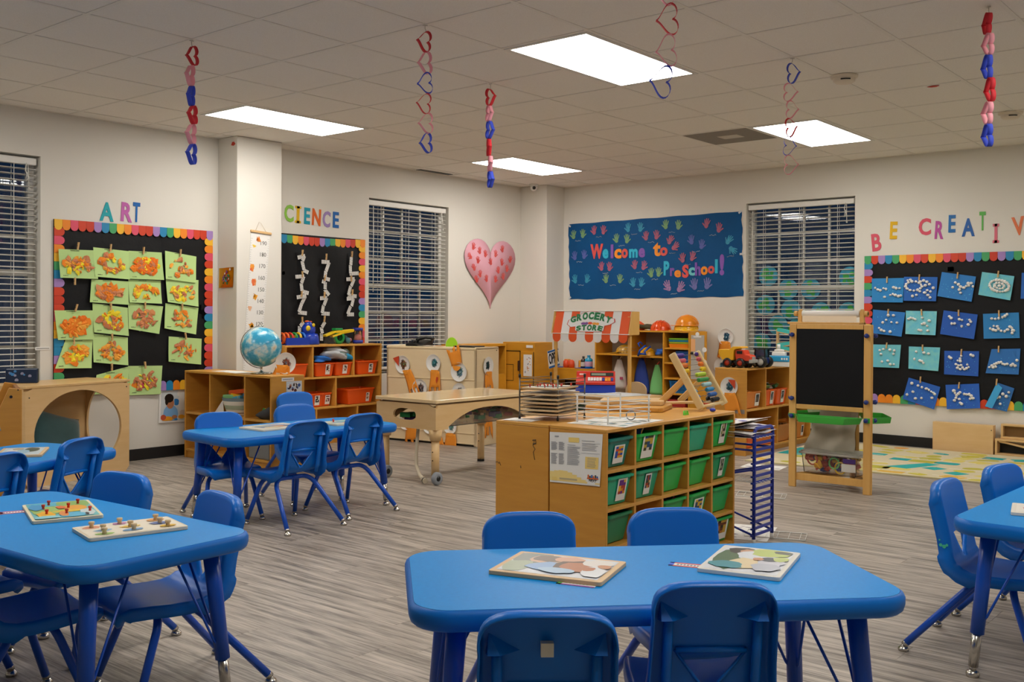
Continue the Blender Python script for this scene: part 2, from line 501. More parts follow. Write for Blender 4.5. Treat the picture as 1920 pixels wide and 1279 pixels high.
# windows: frame, muntins, panes, blinds
GLASS = bpy.data.materials.new('night_glass'); GLASS.use_nodes = True
b = GLASS.node_tree.nodes['Principled BSDF']
b.inputs['Base Color'].default_value = (.9, .95, 1, 1); b.inputs['Roughness'].default_value = .02; b.inputs['Transmission Weight'].default_value = 1; b.inputs['IOR'].default_value = 1.5
NIGHT = mat('night_shrubs', '#0a1420', 1.)
slat0 = None
def window(n, base, wid, rotz, extra=None):
    """local x along the wall from 0 to wid, y into the wall, z up from the sill"""
    hgt = WZ1 - WZ0
    t = thing('window_%d' % n, None, None, (base[0], base[1], WZ0), rotz); t['kind'] = 'structure'
    m = MB()
    fwid = .045
    for q in ((0, 0, fwid, hgt), (wid - fwid, 0, wid, hgt), (fwid, 0, wid - fwid, fwid), (fwid, hgt - fwid, wid - fwid, hgt), (fwid, hgt / 2 - .025, wid - fwid, hgt / 2 + .025)):
        m.box(q[0], .11, q[1], q[2], .17, q[3])
    m.build('window_frame', WHITE, t, bevel=.003)
    nx, nz = 4, 6
    pwid = (wid - 2 * fwid) / nx; ph = (hgt - 2 * fwid) / nz
    for i in range(1, nx):
        MB().box(fwid + i * pwid - .011, .125, fwid, fwid + i * pwid + .011, .155, hgt - fwid).build('muntin', WHITE, t)
    for i in range(1, nz):
        if i != 3: MB().box(fwid, .127, fwid + i * ph - .011, wid - fwid, .153, fwid + i * ph + .011).build('muntin', WHITE, t)
    for i in range(nx):
        for j in range(nz):
            MB().box(fwid + i * pwid + .008, .137, fwid + j * ph + .008, fwid + (i + 1) * pwid - .008, .143, fwid + (j + 1) * ph - .008).build('pane', GLASS, t)
    MB().box(-.0, .0, -.02, wid, .12, 0.0).build('window_sill', WHITE, t, bevel=.004)
    # blind
    lab = {1: 'white slatted blind in the window at the left edge, beside the art board', 2: 'white slatted blind in the window between the science board and the pink heart',
           3: 'white slatted blind in the back wall window, beside the blue welcome banner'}[n]
    bl = thing('window_blind', lab, 'blind', (base[0], base[1], WZ0), rotz, 'slatted window blinds')
    MB().box(.012, .02, hgt - .07, wid - .02, .075, hgt - .018).build('headrail', WHITE, bl, bevel=.006)
    global slat0
    z = hgt - .105; k = 0
    key = round(wid, 3)
    sl = None
    while z > .06:
        if sl is None:
            mm = MB(); mm.prism([(-.024, 0.004), (-.012, .0075), (0, .0085), (.012, .0065), (.024, .001), (.024, -.001), (.012, .004), (0, .006), (-.012, .005), (-.024, .0018)], 0, wid - .05, 'yz')
            sl = mm.build('slat', SLAT, bl); o = sl
        else:
            o = sl.copy(); C.objects.link(o)
        o.location = (.025, .047, z); z -= .0435
    MB().box(.025, .027, .02, wid - .025, .067, .045).build('bottom_rail', WHITE, bl, bevel=.004)
    for fx in (.16, .5, .84):
        mm = MB()
        for dy in (.024, .07): mm.box(fx * wid - .002, dy - .001, .03, fx * wid + .002, dy + .001, hgt - .06)
        mm.build('ladder_cord', SLAT, bl)
    mm = MB(); mm.tube([(.07, .012, hgt - .08), (.07, .008, hgt - .4), (.07, .01, hgt - .95)], .0045, 6)
    if n != 1: mm.build('tilt_wand', SLAT, bl)
    mm = MB(); cx = wid - .1
    mm.tube([(cx, .014, hgt - .06), (cx - .01, .006, hgt - .12), (cx + .012, .004, hgt - .17), (cx - .012, .006, hgt - .2), (cx + .004, .006, hgt - .13)], .004, 6)
    mm.tube([(cx + .01, .012, hgt - .07), (cx + .016, .006, hgt - .24)], .003, 6); mm.ball((cx + .016, .006, hgt - .25), .009, 8, 6)
    mm.build('lift_cord', SLAT, bl)
    return t
# local x of the left wall runs along +y: rotate 90 deg, y points into the wall (-x)
window(1, (XL, W1[0]), W1[1] - W1[0], PI / 2)
window(2, (XL, W2[0]), W2[1] - W2[0], PI / 2)
window(3, (W3[0], YB), W3[1] - W3[0], 0)
# ---------------------------------------------------------------- tables
TH = .535
def make_table(label, loc, rz, TH=.535):
    t = thing('activity_table', label, 'table', loc, rz, 'blue rectangular activity tables')
    L, W = 1.22, .61
    m = MB()
    prof = [(-.03, -.052), (-.012, -.05), (-.004, -.043), (0, -.030), (0, -.014), (-.004, -.005), (-.012, 0)]
    loops = []
    for ins, z in prof:
        loops.append([(x, y, TH + z) for x, y in rrect(-L/2 - ins * 1, -W/2 - ins, L/2 + ins, W/2 + ins, .10 + ins, 7)])
    loops = [[(x, y, z) for x, y, z in lp] for lp in loops]
    n = len(loops[0])
    vs = [p for lp in loops for p in lp]
    fs = [(i * n + j, i * n + (j + 1) % n, (i + 1) * n + (j + 1) % n, (i + 1) * n + j) for i in range(len(loops) - 1) for j in range(n)]
    m.add(vs, fs, True)
    m.add(loops[0], [tuple(range(n - 1, -1, -1))])
    m.build('table_edge', BLUEE, t)
    MB().prism(rrect(-L/2 + .0125, -W/2 + .0125, L/2 - .0125, W/2 - .0125, .0885, 7), TH - .01, TH + .0006, 'xy').build('table_top', BLUET, t)
    k = 0
    for sx, sy in ((-1, -1), (1, -1), (1, 1), (-1, 1)):
        tx, ty = sx * (L/2 - .115), sy * (W/2 - .105); bx, by = sx * (L/2 - .078), sy * (W/2 - .066)
        P_ = lambda f: (tx + (bx - tx) * f, ty + (by - ty) * f, (TH - .05) * (1 - f))
        m = MB(); m.tube([P_(0), P_(.33), P_(.7)], [.0255, .0235, .0225], 14)
        lg = m.build('leg', BLUEL, t)
        m = MB(); m.tube([P_(.68), P_(.93)], .0165, 12); m.build('leg_insert', CHROME, lg)
        m = MB(); p = P_(.955); m.tube([P_(.93), P_(.955)], .011, 10)
        m.lathe([(.006, .024), (.02, .018), (.023, .008), (.02, 0), (0, 0)], 14, (p[0], p[1], 0)); m.build('glide', CHROME, lg)
        m = MB()
        for dx, dy in ((-sx * .14, 0), (0, -sy * .13)):
            a = P_(.62); m.tube([(tx + dx, ty + dy, TH - .05), (a[0] + .026 * (1 if dx > 0 else -1) * (dx != 0), a[1] + .026 * (1 if dy > 0 else -1) * (dy != 0), a[2] + .02), (a[0], a[1], a[2] - .012)], .0042, 6)
        m.build('leg_brace', BLUEL, lg)
    return t
make_table('blue activity table nearest the camera, photo puzzles on it, two chairs backed to the camera', (3.555, -.94, 0), math.radians(47))
make_table('blue activity table in the middle of the room, in front of the globe shelf', (.018, .70, 0), math.radians(85.4), .515)
make_table('blue activity table at lower left with a knobbed map puzzle', (1.815, -1.63, 0), math.radians(3.6))
make_table('blue activity table cut by the right edge of the photo', (4.262, .937, 0), math.radians(88.4))
make_table('blue activity table half hidden behind two chairs, beside the maple reading nook', (.061, -1.16, 0), math.radians(108), .515)

# ---------------------------------------------------------------- chairs
def chair_shell():
    """moulded shell: rows along the side profile, columns from a centre hole outwards, rolled edge, domed top"""
    pts = [(.168, .262, .122), (.178, .278, .138), (.174, .293, .148), (.15, .303, .155), (.09, .302, .160), (.03, .297, .162), (-.03, .295, .162), (-.075, .297, .16),
           (-.110, .307, .156), (-.134, .325, .151), (-.146, .347, .147), (-.153, .38, .143), (-.160, .42, .141), (-.1635, .434, .1405), (-.172, .47, .1395), (-.182, .51, .1385), (-.187, .530, .138)]
    def hw(z):
        if .338 < z < .4335: return .004 + .076 * (z - .338) / .0955
        return 0.
    dense = []
    for i in range(len(pts) - 1):
        a, b = pts[i], pts[i + 1]
        k = 3 if 8 <= i <= 13 else 2
        for q in range(k):
            f = q / k
            dense.append(tuple(a[c] + (b[c] - a[c]) * f for c in range(3)))
    dense.append(pts[-1])
    N = len(dense)
    m = MB()
    ts = [0, .22, .44, .64, .80, .91, .97, 1.0]
    R = .011
    for side in (1, -1):
        base = []
        def section(y, z, wv, ny, nz, h, fd, cup, zx=None):
            row = []
            for t in ts:
                x = h + (wv - R - h) * t
                q = (x / wv) ** 2 * cup
                row.append((side * x, y + ny * q, z + nz * q))
            for a in (30, 60, 90):
                a = math.radians(a)
                x = wv - R + R * math.sin(a); q = cup - R * (1 - math.cos(a))
                row.append((side * x, y + ny * q, z + nz * q))
            row.append((side * (wv + .002), y + ny * (cup - R - fd), z + nz * (cup - R - fd)))
            return row
        for i, (y, z, wv) in enumerate(dense):
            p0 = dense[max(i - 1, 0)]; p1 = dense[min(i + 1, N - 1)]
            dy, dz = p1[0] - p0[0], p1[1] - p0[1]
            l = math.hypot(dy, dz) or 1
            ny, nz = dz / l, -dy / l
            h = hw(z) if y < -.1 else 0.
            fd = .034 if z > .36 else (.042 if y < -.06 else .026)
            if i < 5: fd = .008 + .0024 * i
            cup = .012 if z < .32 else .007
            base.append(section(y, z, wv, ny, nz, h, fd, cup))
        w = len(base[0])
        # domed top: superellipse outline
        y, z0, wv = dense[-1]
        ny, nz = .978, .208
        top = []
        hT = .072
        nt_ = 7
        for v in range(1, nt_ + 1):
            row = []
            for c, p in enumerate(base[-1][:-1]):
                x = abs(p[0]); u = min(1, x / (wv + .0001))
                dz = hT * (1 - u ** 4.2) ** (1 / 2.6)
                f = v / nt_
                row.append((p[0], p[1] - .213 * dz * f, p[2] + dz * f))
            row.append(base[-1][-1])
            top.append(row)
        last = top[-1]
        for off, bk, up in ((0, .004, .004), (0, .012, .006), (0, .034, .005)):
            row = []
            for c, p in enumerate(last[:-1]):
                x = abs(p[0]); k = min(1, x / wv)
                row.append((p[0] + side * up * k ** 3 * .6, p[1] - bk, p[2] + up * (1 - .6 * k ** 3) - bk * .2))
            row.append(base[-1][-1])
            top.append(row)
        vs = [p for r in base for p in r]
        fs = []
        def quad(a, b, c, d):
            fs.append((a, b, c, d) if side == 1 else (d, c, b, a))
        for i in range(N - 1):
            for c in range(w - 1):
                quad(i * w + c, i * w + c + 1, (i + 1) * w + c + 1, (i + 1) * w + c)
        o0 = len(vs); w2 = w
        for r in top: vs += r
        for c in range(w2 - 1):
            quad((N - 1) * w + c, (N - 1) * w + c + 1, o0 + c + 1, o0 + c)
        for i in range(len(top) - 1):
            for c in range(w2 - 1):
                quad(o0 + i * w2 + c, o0 + i * w2 + c + 1, o0 + (i + 1) * w2 + c + 1, o0 + (i + 1) * w2 + c)
        m.add(vs, fs, True)
    return m
SH = .072        # the shell sits forward of the middle of the feet
def make_chair(label, loc, rz):
    t = thing('stacking_chair', label, 'chair', loc, rz)
    sh = chair_shell().build('seat_shell', BLUEP, t, loc=(0, SH, 0))
    so = sh.modifiers.new('solid', 'SOLIDIFY'); so.thickness = .0045; so.offset = 0
    # ribs and gussets on the back of the shell
    for s in (-1, 1):
        m = MB()
        x = s * .103
        m.tube([(x, -.150, .305), (x, -.166, .35), (x, -.180, .43), (x, -.197, .515)], .0115, 10)
        m.build('back_rib', BLUEP, t, loc=(0, SH, 0))
        m = MB()
        m.add([(s * .126, -.184, .512), (s * .052, -.183, .520), (s * .120, -.190, .556), (s * .122, -.216, .517), (s * .096, -.216, .517)],
              [(0, 3, 2), (3, 4, 2), (4, 1, 2), (0, 1, 4, 3), (0, 2, 1)])
        m.build('gusset', BLUEP, t, loc=(0, SH, 0))
    m = MB()     # rounded ledge over the hole
    m.tube([(-.082, -.170, .438), (0, -.171, .4395), (.082, -.170, .438)], .007, 10)
    m.tube([(-.083, -.166, .437), (-.008, -.149, .337), (.008, -.149, .337), (.083, -.166, .437)], .0035, 8)
    m.build('hole_rim', BLUEP, t, loc=(0, SH, 0))
    # legs: two inverted U frames
    for fy, ty, wx, bx in ((-.213, .005, .19, .118), (.205, .115, .165, .112)):
        for s in (-1, 1):
            m = MB()
            ft = Vector((s * wx, fy, .03)); bd = Vector((s * (bx + .012), ty + (fy - ty) * .12, .247)); tp = Vector((s * (bx - .05), ty, .272))
            pts = [ft, ft.lerp(bd, .5), ft.lerp(bd, .9)]
            a = ft.lerp(bd, .9); c = Vector((s * bx, ty + (fy - ty) * .02, .272))
            for k in range(1, 6):
                u = k / 6; pts.append(a * (1 - u) ** 2 + c * 2 * u * (1 - u) + tp * u ** 2)
            pts += [tp, Vector((0, ty, .272))]
            m.tube(pts, .013, 12)
            lg = m.build('leg', BLUEL, t)
            m = MB()
            d = (bd - ft).normalized()
            m.tube([ft - d * .012, ft + d * .008], .0128, 12)
            m.lathe([(.006, .024), (.010, .018), (.017, .013), (.020, .006), (.017, 0), (0, 0)], 14, (ft.x + -d.x * .014, ft.y - d.y * .014, 0))
            m.build('glide', CHROME, lg)
    return t
CH = [
 # x, y, heading deg (direction the sitter faces), label
 (3.643, -1.464, 131, 'blue chair nearest the camera, square of pale tape on its back'),
 (3.788, -1.034, 131, 'blue chair with its back to the camera, right of the taped chair'),
 (3.158, -0.885, -44, 'blue chair facing the camera behind the nearest table, in front of the teacher notice'),
 (3.453, -0.535, -44, 'blue chair facing the camera behind the nearest table, in front of the green tubs'),
 (0.335, 0.445, 178, 'blue chair turned away at the middle table, by its near end'),
 (0.255, 0.935, 180, 'blue chair turned away at the middle table, closest to the sensory table'),
 (-0.176, 0.340, -20, 'blue chair behind the middle table at its left end, facing the camera'),
 (-0.283, 1.015, -13, 'blue chair behind the middle table, in front of another chair'),
 (-1.125, 1.67, -15, 'blue chair standing against the end of the globe shelf'),
 (0.185, -0.843, 203, 'blue chair turned away at the table beside the reading nook'),
 (0.446, -1.333, 200, 'blue chair turned away, cut by the left edge beside the reading nook table'),
 (1.461, -1.341, -78, 'blue chair behind the lower left table, near its map puzzle'),
 (2.055, -1.350, 262, 'blue chair behind the lower left table at its right corner, glossy seat in view'),
 (1.885, -1.855, 86, 'blue chair at the lower left corner, dark seat pushed under the map puzzle table'),
 (1.400, -1.880, 88, 'blue chair mostly outside the left edge, only its dark seat showing'),
 (3.965, 0.720, 0, 'blue chair at the right table with green paint specks on its side'),
 (4.015, 1.250, -12, 'blue chair at the right table, standing over the edge of the rug'),
]
ch0 = None
for x, y, hd, lb in CH:
    rz = math.radians(hd - 90)
    if ch0 is None:
        ch0 = make_chair(lb, (x, y, 0), rz); ch0['group'] = 'blue stacking chairs at the tables'
    else:
        dup(ch0, (x, y, 0), rz, lb)
chairs = [o for o in C.objects if o.name.startswith('stacking_chair')]
MB().box(-.014, -.205, .512, .012, -.186, .54).build('tape_square', flat('#d8d3c4'), chairs[0], loc=(0, -.0125 + SH, .003))
m = MB()
for dx, dz, r in ((0, 0, .006), (.012, -.004, .007), (-.004, .018, .003), (.021, .002, .005)):
    m.prism(circ(-.182 + dx, .392 + dz, r, 8), .1455, .1470, 'yz')
o = m.build('paint_specks', flat('#4ac8a0'), chairs[15], loc=(0, SH, 0)); o['kind'] = 'stuff'
# ---------------------------------------------------------------- shelf units
def shelf_unit(name, label, loc, rotz, L, D, Hh, rows, cat='shelf', mt=None, top_mt=None, T=.018, plinth=.045, back=True, group=None, handle=None):
    """front at local y=0, body behind it. rows = list from the top: (z of the board under the row, [divider x])"""
    mt = mt or HONEY; top_mt = top_mt or HONEYH
    t = thing(name, label, cat, loc, rotz, group)
    MB().box(0, 0, Hh - T, L, D, Hh).build('top_panel', top_mt, t, bevel=.003)
    for x in (0, L - T): MB().box(x, 0, 0, x + T, D, Hh - T - .0004).build('side_panel', mt, t, bevel=.002)
    if back: MB().box(T, D - .008, plinth, L - T, D, Hh - T).build('back_panel', mt, t)
    zt = Hh - T
    for z, divs in rows:
        MB().box(T, .002, z - T, L - T, D - .008, z).build('shelf_board', top_mt, t, bevel=.002)
        for x in divs: MB().box(x - T / 2, .003, z, x + T / 2, D - .008, zt).build('divider', mt, t, bevel=.002)
        zt = z - T
    MB().box(T, .015, 0, L - T, .03, rows[-1][0] - T).build('plinth', mt, t)
    return t

def tub(label, loc, rotz, mt, w=.2, d=.26, h=.145, card=None, group=None, taper=.80, content=None, name='storage_tub', cat='tub', lip=.016, heap=0):
    """open tapered tub, front towards local -y, origin at the front centre of its base"""
    t = thing(name, label, cat, loc, rotz, group)
    m = MB()
    w0, d0 = w * taper, d * taper
    cy = d / 2
    def loop(ww, dd, z, r): return [(x, y + cy, z) for x, y in rrect(-ww / 2, -dd / 2, ww / 2, dd / 2, r, 3)]
    lo = [loop(w0 - .02, d0 - .02, 0, .012), loop(w0, d0, .006, .016), loop(w - .008, d - .008, h - .014, .018), loop(w - .008, d - .008, h, .018), loop(w - .013, d - .013, h, .016), loop(w0 - .006, d0 - .006, .008, .014)]
    n = len(lo[0]); vs = [p for l in lo for p in l]
    fs = [(i * n + j, i * n + (j + 1) % n, (i + 1) * n + (j + 1) % n, (i + 1) * n + j) for i in range(5) for j in range(n)]
    m.add(vs, fs, False)
    m.add(lo[0], [tuple(range(n - 1, -1, -1))]); m.add(lo[5], [tuple(range(n))])
    m.build('tub_body', mt, t)
    m = MB(); o = [loop(w - .008, d - .008, h - .012, .018), loop(w + lip, d + lip, h - .010, .022), loop(w + lip, d + lip, h + .001, .022), loop(w - .010, d - .010, h + .002, .016)]
    n = len(o[0]); vs = [p for l in o for p in l]
    m.add(vs, [(i * n + j, i * n + (j + 1) % n, ((i + 1) % 4) * n + (j + 1) % n, ((i + 1) % 4) * n + j) for i in range(4) for j in range(n)], False)
    m.build('rim', mt, t)
    ang = math.atan2((d - d0) / 2, h)
    if card:
        x0, wv, hv, cols = card
        c = MB(); c.box(x0 - wv / 2, -.0012, 0, x0 + wv / 2, 0, hv)
        o = c.build('label_card', PAPER, t, loc=(0, (d - d0) / 2 * .86 - .003, .018), rot=(ang, 0, 0))
        p = MB(); mats = [flat(q) for q in cols]
        R = random.Random(len(label))
        pw, p0 = wv * .72, hv * .30
        nz = 5
        for i in range(3):
            for j in range(nz):
                p.box(x0 - pw / 2 + pw * i / 3, -.0018, p0 + (hv * .93 - p0) * j / nz, x0 - pw / 2 + pw * (i + 1) / 3, -.0012, p0 + (hv * .93 - p0) * (j + 1) / nz, R.randrange(len(mats)))
        p.build('card_picture', mats, o, fix=False)
    if content:
        mats = [flat(q, .5) for q in content]; R = random.Random(len(label) * 3)
        p = MB()
        for k in range(22):
            x, y = R.uniform(-.38, .38) * w, cy + R.uniform(-.38, .38) * d
            a = R.uniform(.012, .03); z = h - .035 + R.random() * (.03 + heap)
            i0 = len(p.v); p.box(-a, -a * .5, -a * .4, a, a * .5, a * .4, R.randrange(len(mats)))
            p.xf(Matrix.Translation((x, y, z)) @ Matrix.Rotation(R.uniform(0, 6), 4, 'Z') @ Matrix.Rotation(R.uniform(-.7, .7), 4, 'X'), i0)
        o = p.build('contents', mats, t, fix=False); o['kind'] = 'stuff'
    return t

# --- centre: two shelves back to back, green tubs towards +x
cu = shelf_unit('cubby_shelf', 'birch cubby shelf holding rows of green tubs, its end towards the blue chairs', (2.47, .482, 0), PI / 2, 1.205, .312, .704,
     [(.523, [.2415, .482, .723, .964]), (.352, [.2415, .482, .723, .964]), (.181, [.2415, .482, .723, .964]), (.018, [.2415, .482, .723, .964])], plinth=0, T=.016)
shelf_unit('storage_shelf', 'birch shelf backed against the green tub shelf, scribbled end panel', (1.832, 1.687, 0), -PI / 2, 1.205, .318, .703,
     [(.36, [.4, .8]), (.06, [.6])], T=.016)
# scribbles on its end panel (local x=1.205 end faces the camera side -y): crayon marks
sc_ = [o for o in C.objects if o.name == 'storage_shelf'][0]
m = MB()
for pts, r in (([(0, .62), (-.008, .6), (.006, .585), (-.006, .57), (.004, .535)], .002), ([(-.01, .625), (.01, .628), (.012, .612), (-.008, .608)], .003), ([(-.26, .50), (-.25, .506), (-.24, .496), (-.235, .505), (-.225, .488)], .0015), ([(-.09, .50), (-.088, .488)], .0018)):
    m.tube([(1.2055, .235 + p * .9 - 0, z) for p, z in pts], r, 5)
m.build('crayon_scribble', flat('#5a4a36'), sc_)
TUBS = [  # column, row, colour, card, contents, label
 (0, 0, '#0f7d70', (.0, .085, .085, ['#d24d22', '#1f4fae', '#e0a52a', '#1f4fae']), None, 'dark teal tub in the top left cubby, star shaped picture between white tape'),
 (1, 0, '#1fb14a', (.0, .095, .118, ['#c9a93a', '#2a4f7c', '#d8d2c4', '#46462f']), ['#e7b92c', '#2d4fb0', '#f0f0ea', '#b32d24'], 'green tub with a crayon box sticking out and a tall picture card'),
 (2, 0, '#1db04a', None, None, 'plain bright green tub, top row, middle column'),
 (3, 0, '#1ea982', None, None, 'sea green tub, top row, lime loop poking out of it'),
 (4, 0, '#1fb14e', (.01, .055, .118, ['#44361f', '#7c8c4a', '#c0a98d', '#3a3a3a']), ['#2f6f44', '#7fa83a'], 'green tub, top row, far right cubby'),
 (0, 1, '#1ea87e', (.02, .07, .105, ['#d98a1f', '#e9b535', '#6a2a84', '#b83b1e']), None, 'sea green tub with orange and purple card, second row at left'),
 (1, 1, '#1e9f74', (.0, .05, .10, ['#a33b22', '#37452f', '#cfa24a', '#2d3f66']), None, 'muted green tub with narrow card, second row'),
 (2, 1, '#1db04a', None, None, 'plain bright green tub, second row, middle column'),
 (3, 1, '#1db04a', None, ['#6e5a34', '#8f8a62'], 'bright green tub with brown things in it, second row'),
 (4, 1, '#1fa063', (.0, .045, .10, ['#5a5a48', '#8f9a7d', '#31322b']), None, 'green tub, second row, far right cubby'),
 (0, 2, '#11794d', None, None, 'dark green tub without card, third row at left'),
 (2, 2, '#1fa54c', None, ['#7a3a8e', '#b04a9a'], 'green tub with purple things in it, third row'),
 (3, 2, '#1fae4e', (.0, .1, .09, ['#d4ac2c', '#27466b', '#c95b28']), None, 'green tub with yellow picture card, third row'),
 (4, 2, '#1fae5a', None, None, 'plain green tub, third row, far right cubby'),
 (4, 3, '#1fae4a', (.0, .12, .115, ['#2a2a22', '#b7752d', '#6c3a20', '#caa23b']), ['#d8c04a', '#b06a2a'], 'green tub at the bottom right with a brown picture card'),
]
RZ = [.523, .352, .181, .018]
for c, r, colr, card, cont, lb in TUBS:
    tub(lb, (2.456, .482 + .016 + .1205 + c * .2405, RZ[r]), PI / 2 + random.Random(c * 7 + r).uniform(-.04, .04), flat(colr, .36), .202, .27, .134, card, 'green tubs in the cubby shelf', content=cont)
m = MB(); m.tube([(0, .05, .14), (-.028, .055, .17), (-.02, .06, .2), (.015, .06, .2), (.022, .055, .165), (0, .05, .14)], .004, 6); m.box(-.02, .056, .15, .015, .06, .195)
tag(m.build('lime_loop', flat('#5fd22f', .4), None, (2.44, 1.325, .523), PI / 2), 'lime green plastic loop standing in the sea green tub', 'toy')
m = MB(); m.box(-.035, 0, 0, .035, .05, .022); m.box(-.035, -.0015, .002, .0, 0, .02, 1); m.box(.002, -.0015, .002, .034, 0, .02, 2)
tag(m.build('crayon_box', [flat('#23408f'), flat('#f0b52a'), flat('#e9e6df')], None, (2.43, .835, .523 + .14), rot=(.2, -.25, PI / 2 + .4)), 'small blue and yellow crayon box on top of a green tub', 'box')

# --- globe shelf
shelf_unit('globe_shelf', 'low birch cubby shelf under the globe, end panel with a photo card', (-2.535, 1.56, 0), 0, 1.18, .315, .728, [(.385, [.36, .835]), (.075, [.36, .835])])
# --- science shelf
shelf_unit('bin_shelf', 'tall birch shelf of orange bins below the science board', (-2.33, 2.44, 0), PI / 2, 1.165, .30, .922, [(.625, [.315, .81]), (.345, [.59]), (.06, [.36, .86])])
# --- right hand shelf with the trucks
shelf_unit('truck_shelf', 'birch shelf under the toy trucks, paper plate craft on its end', (.972, 4.79, 0), PI / 2, 1.36, .30, .757, [(.40, [.39, .88]), (.055, [.64])])
def obin(heap, x, y0, y1, z, h, rotz, label, card=None, cont=None, colr='#e9560c', d=.22):
    tub(label, (x, (y0 + y1) / 2, z), rotz, flat(colr, .4), (y1 - y0), d, h, card, 'orange bins on the low shelves', taper=.84, content=cont, name='storage_bin', cat='bin', lip=.008, heap=heap)
PHC = ['#3a2a20', '#c9a58c', '#e5e0d6', '#7b3320']
obin(0, -2.345, 2.50, 2.715, .626, .125, PI / 2, 'orange bin in the top left cubby beside the globe, no card')
obin(0, -2.345, 2.80, 3.025, .626, .125, PI / 2 - .05, 'orange bin under the white and blue cloth, left of its pair', (.03, .05, .095, PHC))
obin(0, -2.345, 3.035, 3.25, .626, .125, PI / 2, 'orange bin under the white and blue cloth, right of its pair', (.01, .055, .085, PHC))
obin(0, -2.345, 3.305, 3.575, .626, .13, PI / 2, 'orange bin alone in the top right cubby', (.04, .05, .085, ['#2b2420', '#cfc6ba', '#8a7a6a']))
obin(0, -2.345, 2.745, 2.895, .346, .125, PI / 2, 'orange bin in the second row, overlapping the one behind it', (.0, .055, .09, ['#1e1b1a', '#d8d0c6', '#1e1b1a']))
obin(0, -2.37, 2.87, 3.015, .346, .125, PI / 2, 'orange bin in the second row, half behind its neighbour', (.02, .055, .085, PHC))
obin(0, -2.345, 3.17, 3.55, .346, .145, PI / 2 + .1, 'wide orange bin alone in the second row', (.09, .045, .085, ['#5d3322', '#caa07a', '#e0d9cc']), d=.2)
TR = ['#5a7a3a', '#c8862c', '#d9d2c4', '#7a3a22', '#38693a']
obin(0, .958, 4.83, 5.11, .402, .145, PI / 2, 'amber bin in the top left cubby of the truck shelf', (.07, .08, .11, ['#3c3a38', '#6b5a4c', '#2c2a2a']), ['#a96a2c', '#c88a3a'], '#d9802c')
obin(.05, .958, 5.20, 5.425, .402, .145, PI / 2, 'orange bin heaped with toy animals, left of its pair', (.02, .06, .115, ['#4a4a46', '#8a8680', '#2c2a2a']), TR, '#f0600c')
obin(.05, .958, 5.432, 5.655, .402, .145, PI / 2, 'orange bin heaped with toy animals, right of its pair', (.01, .06, .115, ['#4a4a46', '#9a958c', '#2c2a2a']), TR, '#f0600c')
obin(0, .958, 4.85, 4.99, .057, .13, PI / 2, 'small orange bin behind the drying rack', None, None, '#e6601f')
obin(0, .958, 5.02, 5.40, .057, .14, PI / 2, 'wide orange bin behind the drying rack', None, ['#e2621f', '#d9852c'], '#e8751f')
obin(0, .958, 5.47, 5.74, .057, .155, PI / 2, 'amber bin of brown blocks in the lower right cubby', None, ['#8a5a2c', '#6f4722', '#b0803c'], '#c47a34')
obin(0, .958, 5.80, 6.08, .057, .16, PI / 2, 'amber bin past the easel leg with a dark card', (.06, .05, .1, ['#1f1d1d', '#4a4644']), None, '#d98a34')

# --- sensory table
st = thing('sensory_table', 'pale maple sensory table on legs, hand hole in its end', 'table', (0, 0, 0))
x0, x1, y0, y1 = -.585, .025, 1.935, 3.10
m = MB(); m.prism(rrect(x0 - .012, y0 - .012, x1 + .012, y1 + .012, .02, 3), .578, .602, 'xy')
m.build('lid', mat('pale_maple_lid', '#e6cda0', .12, grain=((3, 20, 3), .3, '#dfc192')), st, bevel=.003)
m = MB(); m.box(x0 + .05, y0 + .012, .568, x1 - .008, y1 - .03, .578); m.build('lid_gap', flat('#7c5c38'), st)
# end panel facing -y with a rounded slot
angs = [2 * PI * i / 40 + .04 for i in range(40)]
cx, cz = (x0 + x1) / 2 - .01, .478
outer = resample_rect(x0, .388, x1, .566, cx, cz, angs)
def slot(a):
    c, s = math.cos(a), math.sin(a)
    # half width .115, flat bottom, domed top
    r = 1 / ((abs(c) / .118) ** 2.6 + (abs(s) / (.05 if s > 0 else .034)) ** 2.6) ** (1 / 2.6)
    return (cx + c * r, cz + s * r)
inner = [slot(a) for a in angs]
m = MB(); plate_with_hole(m, outer, inner, y0, y0 + .018); m.build('end_panel', MAPLE, st)
MB().box(x0, y1 - .018, .388, x1, y1, .566).build('end_panel', MAPLE, st)
for xa, xb in ((x1 - .018, x1), (x0, x0 + .018)):
    m = MB()
    pts = [(y0 + .018, .566), (y0 + .018, .388), (y0 + .13, .388)]
    for i in range(13):
        f = i / 12; yy = y0 + .13 + (y1 - y0 - .26) * f
        pts.append((yy, .405 + .118 * (1 - abs(2 * f - 1) ** 2.4)))
    pts += [(y1 - .13, .388), (y1 - .018, .388), (y1 - .018, .566)]
    m.prism(pts, xa, xb, 'yz'); m.build('side_apron', MAPLE, st)
m = MB(); m.box(x0 + .04, y0 + .04, .40, x1 - .04, y1 - .04, .405); m.box(x0 + .04, y0 + .04, .405, x0 + .044, y1 - .04, .55); m.box(x1 - .044, y0 + .05, .405, x1 - .04, y1 - .05, .55)
m.build('clear_basin', mat('clear_plastic', '#f4f2ee', .08, trans=.97, ior=1.12), st)
m = MB(); R = random.Random(5)
for k in range(110):
    a = R.uniform(.02, .045); i0 = len(m.v); m.box(-a, -a * .6, -a * .4, a, a * .6, a * .4, R.randrange(6))
    m.xf(Matrix.Translation((R.uniform(x0 + .09, x1 - .09), R.uniform(y0 + .09, y1 - .1), .43 + R.random() * .05)) @ Matrix.Rotation(R.uniform(0, 6), 4, 'Z'), i0)
